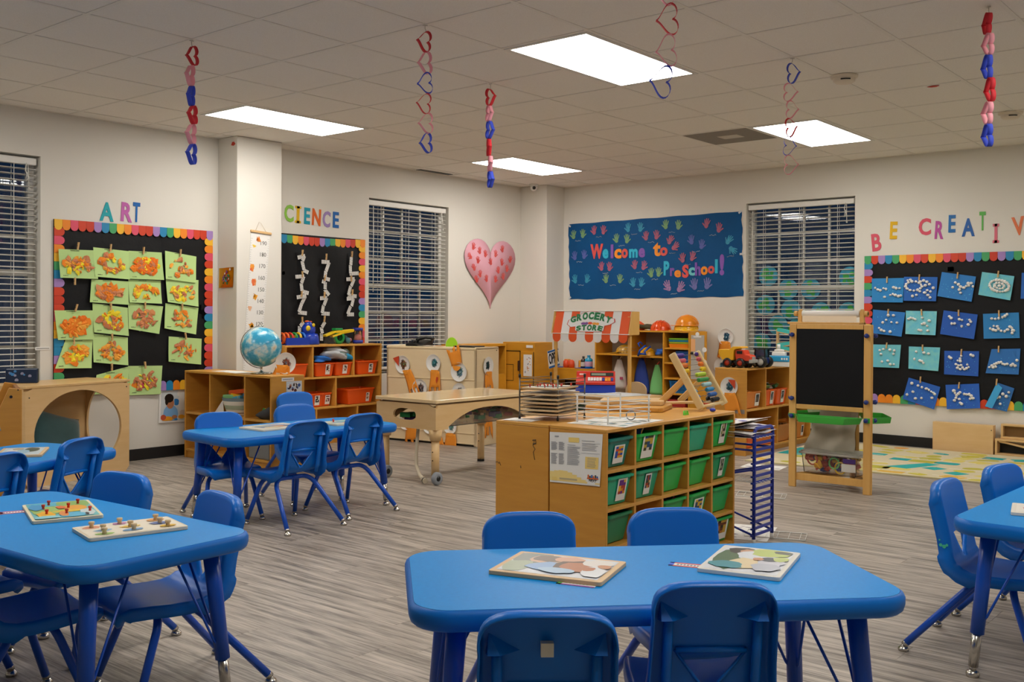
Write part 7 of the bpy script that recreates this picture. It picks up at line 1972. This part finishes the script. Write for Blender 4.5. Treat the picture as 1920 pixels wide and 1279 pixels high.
for z, s in ((.0, .8), (.035, .9), (.07, 1)): m.tube([(-.09 * s, -.045 * s, z + .003), (.09 * s, -.045 * s, z + .003), (.09 * s, .045 * s, z + .003), (-.09 * s, .045 * s, z + .003)], .0025, 5, closed=True)
for k in range(9):
    x = -.09 + k * .0225; m.tube([(x, -.045, .073), (x * .8, -.036, .003), (x * .8, .036, .003), (x, .045, .073)], .0016, 4)
m.build('wire_frame', flat('#a59a84', .4), wbk)
hs_ = helmet('yellow fire helmet with blue chin straps in the middle cubby', -.92, 6.21, .7757, .095, '#e8a81f', .6, True, False)
m = MB(); m.tube([(-.10, -.05, .0), (-.08, -.10, .06), (-.02, -.06, .11)], .011, 8); m.tube([(-.02, -.11, .0), (-.03, -.11, .05), (.03, -.07, .10)], .011, 8); m.tube([(-.085, -.06, .10), (-.10, -.05, .13), (-.075, -.03, .145), (-.05, -.03, .12)], .009, 8); m.tube([(-.10, -.06, .02), (-.02, -.112, .02)], .011, 8)
m.build('blue_strap', flat('#1a4fb4', .35), hs_)
t = thing('blue_bag', 'shiny blue rolled bag at the right of the middle cubby', 'bag', (-.735, 6.22, .7757)); m = MB(); crumple(m, 0, 0, .035, .075, .06, .05, 6); m.build('bag_body', flat('#1a5fc0', .4), t, fix=False)
for lb, k, c, w_ in (('lime green tray, topmost of the stack in the side shelf', 3, '#8ac82f', .24), ('blue tray under the lime one in the side shelf', 2, '#1f8fc4', .245), ('green tray in the stack in the side shelf', 1, '#b5d334', .24), ('orange tray, lowest of the stack in the side shelf', 0, '#ee8a1f', .235)):
    t = thing('stacking_tray', lb, 'tray', (-.49, 6.13, .8728 + (0, .042, .062, .082)[k]), 0, 'stacked plastic trays'); m = MB(); shell(m, w_ / 2, .09, 0, .018 if k else .04, .003, .92); m.xf(Matrix.Translation((0, .10, 0))); m.build('tray_body', flat(c, .35), t)
t = thing('blue_basket', 'blue plastic box in the second side shelf', 'box', (-.45, 6.15, .7166)); m = MB(); shell(m, .085, .09, 0, .12, .003, .95); m.xf(Matrix.Translation((0, .1, 0))); m.build('box_body', flat('#1f5fb4', .4), t)
t = thing('blue_basket', 'slotted blue basket in the fourth side shelf, behind the abacus', 'basket', (-.49, 6.13, .3906)); m = MB(); shell(m, .11, .10, 0, .13, .003, .88); m.xf(Matrix.Translation((0, .11, 0))); m.build('basket_body', flat('#1a72b8', .4), t)
m = MB()
for i in range(6):
    for j in range(3): m.box(-.08 + i * .028, .006 + .0, .025 + j * .034, -.07 + i * .028, .009, .048 + j * .034)
m.build('slots', flat('#124a80'), t)
t = thing('red_box', 'dark red box in the lowest visible side shelf', 'box', (-.50, 6.13, .2306)); MB().box(-.11, 0, 0, .10, .2, .09).build('box_body', flat('#a82a1f', .5), t, bevel=.003)
def bag(label, x, z0, z1, w_, c, seed, c2=None):
    t = thing('drawstring_bag', label, 'bag', (x, 6.22, z0), 0, 'cloth bags and costumes on the coat hooks')
    m = MB(); h_ = z1 - z0; k = 12; n = 16; R = random.Random(seed); ph = R.uniform(0, 6); vs = []
    for j in range(k + 1):
        f = j / k
        for i in range(n):
            a = 2 * PI * i / n; wv = w_ / 2 * (1 - f ** 1.6 * .76) * (1 + .16 * math.sin(5 * a + ph) * f) * (.92 if j == 0 else 1); vs.append((wv * math.cos(a), wv * .42 * math.sin(a), f * h_))
    m.add(vs, [(j * n + i, j * n + (i + 1) % n, (j + 1) * n + (i + 1) % n, (j + 1) * n + i) for j in range(k) for i in range(n)], True); m.add(vs[:n], [tuple(range(n))[::-1]]); m.add(vs[-n:], [tuple(range(n))])
    m.build('bag_cloth', mat('bag_' + c[1:], c, .75, bump=(10, .5)), t)
    m = MB(); m.tube([(0, 0, h_), (.01, .03, h_ + .03), (0, .06, h_ + .02)], .006, 6); m.build('bag_loop', mat('bag_' + (c2 or c)[1:], c2 or c, .75), t)
    return t
b_ = bag('grey white bag hanging in the left hook bay', -1.29, .40, .72, .21, '#cfc8c0', 1)
m = MB(); m.box(.035, -.04, .10, .075, -.036, .13); m.build('printed_mark', flat('#b04a6a'), b_)
bag('magenta costume hanging beside the post', -1.13, .38, .73, .11, '#c82a5a', 2)
bag('navy blue costume hanging in the middle hook bay', -1.0, .36, .74, .22, '#1f3a8a', 3)
bag('pale green satin costume with a coral top in the middle hook bay', -.80, .36, .68, .18, '#7ac87a', 4, '#e0604a')

# low shelf with bottles, play kitchen
LS = thing('low_shelf', 'low golden birch shelf of toy bottles left of the dress-up unit', 'shelf', (-2.20, 6.13, 0))
for q in ((0, 0, .585, .64, .30, .605), (0, 0, 0, .018, .30, .585), (.622, 0, 0, .64, .30, .585)): MB().box(*q).build('panel', GOLD, LS, bevel=.002)
MB().box(.018, 0, .47, .622, .018, .585).build('apron', GOLD, LS); MB().box(.018, .05, .28, .622, .30, .298).build('shelf_board', GOLD, LS); MB().box(.018, .28, .02, .622, .29, .47).build('back_panel', flat('#3a3026'), LS)
ZL = .6058
def bottle(label, x, y, r, h_, c, lc, cap, ln=.035):
    t = thing('toy_bottle', label, 'bottle', (x, y, ZL + .006), 0, 'toy bottles on the low shelf')
    m = MB(); m.lathe([(0, 0), (r, 0), (r, h_ * .62), (r * .9, h_ * .7), (r * .4, h_ * .8), (r * .38, h_ * .9), (0, h_ * .9)], 16); m.build('bottle_body', flat(c, .25), t)
    m = MB(); m.lathe([(r * 1.01, h_ * .12), (r * 1.02, h_ * .13), (r * 1.02, h_ * .5), (r * 1.01, h_ * .51)], 16); m.build('paper_label', flat(lc), t); m = MB(); m.lathe([(r * .46, h_ * .86), (r * .46, h_), (0, h_)], 12); m.build('cap', flat(cap, .4), t)
for q in ((-2.11, 6.17, .16, .12, 'blue mat left of the orange bottles'), (-1.73, 6.17, .21, .14, 'blue mat under the turquoise bottle')): tag(MB().box(-q[2]/2, -q[3]/2, 0, q[2]/2, q[3]/2, .005).build('place_mat', flat('#1f4fb0', .6), None, (q[0], q[1] + .03, ZL)), q[4], 'mat')
bottle('dark brown toy bottle with white label on the low shelf', -1.765, 6.20, .032, .13, '#2f221c', '#cfc6b8', '#1f1a18')
bottle('turquoise toy bottle with pink label on the low shelf', -1.69, 6.20, .045, .145, '#1f9fd0', '#cfa8c4', '#1f8fc4')
for k, x in enumerate((-2.0, -1.93)):
    t = thing('toy_jar', ['left orange toy jug on the low shelf', 'right orange toy jug on the low shelf'][k], 'jar', (x, 6.19, ZL), 0, 'orange toy jugs'); m = MB(); m.lathe([(0, 0), (.036, 0), (.04, .03), (.036, .075), (.02, .09), (0, .092)], 14); m.build('jug_body', flat('#d84a1f', .3), t)
for k, (x, c, lb) in enumerate(((-1.89, '#e0d8cc', 'small white toy carton on the low shelf'), (-1.825, '#e8a53a', 'small amber toy box on the low shelf'), (-2.03, '#e8a53a', 'amber toy box behind the orange jugs'))): tag(MB().box(-.03, -.02, 0, .03, .02, .075 + .01 * k).build('toy_carton', flat(c, .5), None, (x, 6.25, ZL)), lb, 'box')
FR = thing('play_refrigerator', 'golden birch play refrigerator with black trimmed doors', 'play kitchen', (-2.405, 5.52, 0), math.radians(3))
FW, FD, FH = .44, .36, .905
MB().box(0, .012, 0, FW, FD, FH).build('cabinet', GOLD, FR, bevel=.003)
d1_ = MB().box(.01, 0, .30, .245, .012, .80).build('door', GOLD, FR, bevel=.002); d2_ = MB().box(.255, 0, .05, .43, .012, .80).build('door', GOLD, FR, bevel=.002); MB().box(.01, 0, .05, .245, .012, .29).build('door', GOLD, FR, bevel=.002)
m = MB()
for q in ((.005, -.001, .80, .25, .004, .81), (.245, -.001, .05, .255, .004, .81), (.005, -.001, .29, .012, .004, .81), (.05, -.001, .47, .16, .003, .476), (.05, -.001, .65, .16, .003, .656), (.05, -.001, .47, .056, .003, .656), (.154, -.001, .47, .16, .003, .656), (.43, -.001, .05, .436, .004, .80)): m.box(*q)
m.build('black_trim', BLACK, FR)
MB().box(.235, -.03, .585, .258, 0, .70).build('handle', flat('#3a1f14', .4), FR, bevel=.006)
MB().box(.335, -.0016, .845, .425, 0, .875).build('label_strip', PAPER, FR)
t = thing('paper_sheet', 'white chart taped to the play refrigerator door', 'paper', FR.matrix_basis @ Vector((.30, -.002, .53)), math.radians(3)); MB().box(0, -.0014, 0, .115, 0, .24).build('sheet', PAPER, t)
m = MB(); R = random.Random(2)
for k in range(14): x, z = R.uniform(.015, .09), R.uniform(.03, .2); m.box(x, -.002, z, x + .012, -.0014, z + .012, k % 3)
m.build('print', [flat('#c9876a'), flat('#8a8a94'), flat('#d8a04a')], t)
ST = thing('play_stove', 'golden birch play kitchen unit beside the refrigerator, mostly behind the cream cabinet', 'play kitchen', (-2.52, 4.75, 0), math.radians(90))
# front towards +x
for q in ((0, 0, .86, .74, .3, .888), (0, 0, 0, .018, .3, .86), (.722, 0, 0, .74, .3, .86)): MB().box(*q).xf(Matrix.Translation((0, -.20, 0))).build('panel', GOLD, ST, bevel=.002)
MB().box(.018, -.19, .05, .722, -.17, .55).build('door', GOLD, ST); MB().box(.018, .08, .55, .722, .095, .86).build('back_panel', GOLD, ST)
# grocery stand and its counter
GS = thing('grocery_stand', 'play grocery stand with a red and white scalloped awning', 'play stand', (-.96, 4.62, 0))
SP = mat('stand_wood', '#e0b468', .45, grain=((20, 20, 3), .3, '#d2a251'))
for x in (.0, .85): MB().box(x - .014, -.014, 0, x + .014, .014, 1.20).build('post', SP, GS, bevel=.003)
for x in (-.02, .866): MB().prism([(-.05, 1.03), (.12, 1.03), (.12, 1.245), (.0, 1.247)], x, x + .012, 'yz').build('awning_side', SP, GS)
OR_ = flat('#e8591f', .6); WHS = flat('#e6e8ea', .6)
m9 = 9; x0_, x1_ = .005, .862
for k in range(m9):
    a, b = x0_ + (x1_ - x0_) * k / m9, x0_ + (x1_ - x0_) * (k + 1) / m9; c = (a + b) / 2; r = (b - a) / 2
    m = MB(); pts = [(a, .0, 1.248), (b, .0, 1.248), (b, -.055, 1.035), (a, -.055, 1.035)]
    m.add([(x, y, z) for x, y, z in pts] + [(x, y + .003, z - .002) for x, y, z in pts], [(3, 2, 1, 0), (4, 5, 6, 7), (0, 4, 7, 3), (1, 2, 6, 5), (0, 1, 5, 4)])
    lip = [(a, 1.035), (b, 1.035), (b, .985 + r * .3)] + [(c + r * math.cos(t_), .985 + r * .3 + r * .95 * math.sin(t_)) for t_ in [-PI * i / 8 for i in range(1, 8)]] + [(a, .985 + r * .3)]
    m.prism(lip[::-1], -.058, -.055); m.build('awning_stripe', OR_ if k % 2 == 0 else WHS, GS)
m = MB(); m.tube([(-.02, -.06, 1.035), (.885, -.06, 1.035)], .004, 6); m.tube([(-.03, .0, 1.25), (.885, .0, 1.25)], .005, 6); m.build('awning_rod', WHITE, GS)
# sign lies on the sloping awning
SL = Matrix.Translation((.43, -.0295, 1.142)) @ Matrix.Rotation(-math.atan2(.055, .213), 4, 'X')
def on_slope(mb): return mb.xf(SL)
def arch(mb, txt, size, halfw, cz, rise, bold, th, sy=1.25):
    n = len(txt)
    for i, ch in enumerate(txt):
        f = (i + .5) / n * 2 - 1; q = text_mb(ch, 1, 1, bold); xs = [p[0] for p in q.v]; zs_ = [p[2] for p in q.v]
        w_ = halfw * 2 / n * .94; big = size * (1 + .28 * (1 - f * f)); cx = (max(xs) + min(xs)) / 2
        v = [((p[0] - cx) / (max(xs) - min(xs)) * w_, p[1] * th, (p[2] - min(zs_)) / (max(zs_) - min(zs_)) * big) for p in q.v]
        i0 = len(mb.v); mb.add(v, q.f); mb.xf(Matrix.Translation((f * halfw, 0, cz + rise * (1 - f * f))) @ Matrix.Rotation(f * .28, 4, 'Y'), i0)
    return mb
def cloudp(s):
    top = [(-.262, -.02), (-.25, .02), (-.17, .05), (-.10, .088), (-.03, .105), (.05, .102), (.12, .078), (.19, .045), (.262, .035), (.27, .005), (.22, -.02), (.165, -.03), (.16, -.078), (.10, -.088), (-.10, -.088), (-.16, -.078), (-.165, -.04), (-.22, -.045)]
    return [(x * s, z * (s * 1.02)) for x, z in top]
for nm, s, off, mt in (('sign_border', 1.035, -.0025, flat('#c93a2a')), ('sign_shape', 1.0, -.0036, WHS)):
    m = MB(); m.prism(cloudp(s)[::-1], off, off + .002); on_slope(m); m.build(nm, mt, GS)
m = MB(); arch(m, 'GROCERY', .058, .228, -.014, .042, .06, .0052); on_slope(m); m.build('sign_lettering', flat('#1f7a4a'), GS, fix=False)
m = MB(); arch(m, 'STORE', .044, .148, -.082, .003, .06, .0052); on_slope(m); m.build('sign_lettering', flat('#1f7a4a'), GS, fix=False)
m = MB()
for x, z, rx2, c in ((-.075, -.012, .03, 0), (-.04, -.010, .02, 0), (.0, -.008, .026, 1), (.05, -.012, .026, 2), (.085, -.014, .02, 2)): m.prism(circ(x, z, rx2, 12, rz=.013)[::-1], -.0048, -.0036, m=c)
on_slope(m); m.build('sign_fruit', [flat('#7a4f9a'), flat('#e0502a'), flat('#f0a43a')], GS)
MB().box(.016, .002, .10, .834, .012, .455).build('front_panel', flat('#14503a', .5), GS); 
m = MB(); m.box(.75, -.004, .10, .834, .002, .455); m.build('panel_edge', flat('#1f4fb4', .5), GS)
os_ = thing('open_sign', 'tilted OPEN sign in blue and white hanging from the grocery stand post', 'sign', (-.965, 4.588, .79), math.radians(90))
m = MB(); m.box(-.085, -.004, -.085, .085, 0, .085); m.build('board', WHS, os_, rot=(0, -.16, 0))
m = MB(); m.box(-.085, -.0052, .066, .085, -.004, .085); m.box(-.085, -.0052, -.085, .085, -.004, -.066); m.build('blue_band', flat('#1f5fa8'), os_, rot=(0, -.16, 0))
m = text_mb('OPEN', .1, .0056, .03); xs = [p[0] for p in m.v]; k_ = .152 / (max(xs) - min(xs)); m.v = [(p[0] * k_, p[1], p[2] * 1.42) for p in m.v]; m.build('lettering', flat('#1a1a1e'), os_, rot=(0, -.16, 0), fix=False)
CT = thing('counter_table', 'tan wooden play table behind the sensory table, register on it', 'table', (-1.02, 4.15, 0))
MB().prism(rrect(0, 0, 1.28, .445, .02, 3), .478, .50, 'xy').build('table_top', MAPLEH, CT, bevel=.003)
for x, y in ((.05, .04), (1.23, .04), (1.23, .40), (.05, .40)): MB().box(x - .022, y - .022, 0, x + .022, y + .022, .478).build('leg', MAPLE, CT, bevel=.003)
MB().box(.05, .03, .41, 1.23, .045, .478).build('apron', MAPLE, CT)
tag(MB().prism(rrect(-.40, -.17, .48, .17, .10, 5), 0, .006, 'xy').build('white_mat', flat('#dde2e6', .4), None, (-.36, 4.34, .5006), rotz=.1), 'rounded white mat under the toy cash register', 'mat')
CR_ = thing('cash_register', 'red and blue toy cash register with a grey display', 'toy', (-.345, 4.42, .5072), math.radians(34))
m = MB(); m.box(-.18, -.14, 0, .18, .14, .075); m.build('cash_drawer', flat('#1a3fb0', .35), CR_, bevel=.008)
m = MB(); m.prism([(-.155, .075), (.14, .075), (.14, .185), (.03, .185), (.0, .135), (-.155, .10)], -.178, .178, 'yz'); m.build('red_body', flat('#cf2f1f', .35), CR_, bevel=.006)
sl_ = math.atan2(.05, .03)
m = MB(); m.box(-.05, -.0015, -.018, .16, .002, .018); m.build('display', flat('#3a3f3c', .25), CR_, loc=(.0, .0145, .160), rot=(math.radians(-31), 0, 0)); m = MB(); m.box(-.04, -.0025, -.011, .09, -.0014, .011); m.build('display_digits', flat('#8a9a86', .3), CR_, loc=(.0, .0145, .160), rot=(math.radians(-31), 0, 0))
m = MB(); m.box(-.15, -.002, -.008, -.09, .002, .008); m.build('logo_plate', flat('#e6c8c0'), CR_, loc=(.0, .0145, .160), rot=(math.radians(-31), 0, 0))
for k in range(9):
    for j in range(2):
        c = '#e8e8ea' if k < 5 else ('#1f3fa0' if k in (5, 8) else ('#f0a82a' if k < 8 else '#8a3f9a'))
        MB().box(-.011, -.02, 0, .011, .02, .008).build('key', flat(c, .4), CR_, loc=(-.06 + k * .026, -.105 + j * .05, .112 + j * .0115), rot=(math.atan2(.035, .155), 0, 0), bevel=.002)
t = thing('child_chair', 'tan wooden child chair whose rounded back shows above the play table', 'chair', (-.30, 5.02, 0))
m = MB(); m.prism(circ(0, .50, .115, 18, 0, PI, .075) + [(-.115, .30), (.115, .30)], 0, .018); m.build('backrest', flat('#d8b98c', .5), t); MB().box(-.13, 0, .28, .13, .26, .30).build('seat', flat('#d8b98c', .5), t)
for x in (-.11, .11):
    for y in (.02, .24): MB().box(x - .012, y - .012, 0, x + .012, y + .012, .28).build('leg', flat('#d8b98c', .5), t)

# ---------------------------------------------------------------- toys on the truck shelf
ZR = .7575
DT = thing('toy_dump_truck', 'toy dump truck, yellow bed and orange-red cab', 'toy truck', (.835, 4.915, ZR), math.radians(2))
RC = flat('#d2401f', .35); YC = flat('#f0b41f', .35)
def wheel(par, x, y, r, wd, hub):
    mx = Matrix.Rotation(PI / 2, 4, 'X'); m = MB(); m.lathe([(r * .6, -wd), (r * .92, -wd), (r, -wd * .6), (r, wd * .6), (r * .92, wd), (r * .6, wd)], 22, (x, y, r), mx); m.lathe([(0, -wd * .7), (r * .6, -wd * .8), (r * .6, wd * .8), (0, wd * .7)], 18, (x, y, r), mx, m=1); m.lathe([(0, -wd * .95), (r * .22, -wd * .95), (r * .22, -wd * .6)], 10, (x, y, r), mx, m=2)
    m.build('wheel', [BLACK, flat(hub, .4), DARKM], par)
for x in (-.075, .045):
    for y in (-.06, .06): wheel(DT, x, y, .043, .02, '#b5361f')
MB().box(-.12, -.045, .04, .13, .045, .062).build('chassis', BLACK, DT)
m = MB(); m.prism([(-.16, .125), (-.158, .158), (-.06, .158), (-.035, .178), (-.02, .186), (.055, .186), (.06, .172), (.0, .164), (-.015, .148), (-.022, .066), (-.125, .066)], -.07, .07); m.build('dump_bed', YC, DT, bevel=.003)
m = MB(); m.prism([(.0, .062), (.14, .062), (.14, .10), (.125, .112), (.085, .118), (.07, .155), (.0, .155), (-.01, .12)], -.055, .055); m.build('cab', RC, DT, bevel=.006)
m = MB(); m.box(.008, -.057, .122, .06, .057, .148); m.build('cab_window', BLACK, DT); m = MB(); m.box(.125, -.062, .045, .155, .062, .075); m.box(.138, -.03, .075, .146, .03, .10); m.build('bumper', flat('#a8a8a4', .4), DT, bevel=.003)
TRC = thing('toy_tractor', 'dark blue toy tractor with white rear hubs behind the dump truck', 'toy tractor', (.955, 5.06, ZR), math.radians(-2))
for y in (-.055, .055): wheel(TRC, .055, y, .052, .022, '#dcdad4'); wheel(TRC, -.06, y, .03, .014, '#d8d6d0')
NB = flat('#14245f', .35)
m = MB(); m.box(-.10, -.03, .04, .0, .03, .092); m.box(-.02, -.038, .035, .085, .038, .09); m.build('body', NB, TRC, bevel=.006)
m = MB()
for x in (-.015, .078):
    for y in (-.036, .036): m.box(x - .005, y - .004, .085, x + .005, y + .004, .165)
m.box(-.03, -.045, .162, .092, .045, .172); m.build('cab_frame', BLACK, TRC); MB().box(-.012, -.034, .09, .075, .034, .16).build('cab_glass', mat('tinted_glass', '#4a6a8a', .1, trans=.7), TRC)
BO = thing('toy_boat', 'toy ferry boat, turquoise deck on a white hull', 'toy boat', (1.02, 5.36, ZR), math.radians(10))
m = MB(); m.prism([(-.12, -.03), (-.10, -.045), (.08, -.045), (.14, 0), (.08, .045), (-.10, .045), (-.12, .03)], 0, .045, 'xy'); m.build('hull', WHITE, BO, bevel=.006); m = MB(); m.prism([(-.12, -.034), (-.10, -.05), (.08, -.05), (.145, 0), (.08, .05), (-.10, .05), (-.12, .034)], .045, .095, 'xy'); m.build('deck', flat('#2a9ad0', .35), BO, bevel=.006)
m = MB(); m.box(-.07, -.03, .095, .05, .03, .13); m.box(-.05, -.024, .13, .03, .024, .155); m.build('cabin', WHITE, BO, bevel=.006); m = MB(); m.tube([(-.015, 0, .155), (-.015, 0, .20)], .014, 12); m.build('funnel', WHITE, BO)
m = MB()
for k in range(3): m.box(.02 + k * .022, -.0512, .062, .034 + k * .022, -.05, .08)
m.build('hull_window', PAPER, BO)
RP = thing('toy_ramp', 'zigzag wooden car ramp with turquoise tracks behind the easel', 'toy', (.86, 5.62, ZR), math.radians(5))
for x in (.0, .36): MB().box(x, -.01, 0, x + .022, .012, .335).build('post', MAPLE, RP, bevel=.002)
for k in range(4):
    a, b = ((.02, .33 - k * .078), (.36, .262 - k * .078)) if k % 2 == 0 else ((.36, .33 - k * .078), (.02, .262 - k * .078))
    m = MB(); m.bar((a[0], -.018, a[1]), (b[0], -.018, b[1]), .05, .03); m.bar((a[0], -.018, a[1] - .02), (b[0], -.018, b[1] - .02), .046, .012, m=1); m.build('track', [flat('#3fb8b4', .4), MAPLE], RP)
tag(MB().prism(circ(.0, .0, .018, 10), -.006, .006).build('small_disc', MAPLE, None, (1.0, 5.0, ZR + .02), rot=(.3, 0, .3)), 'tiny wooden disc on the shelf between the trucks', 'toy')
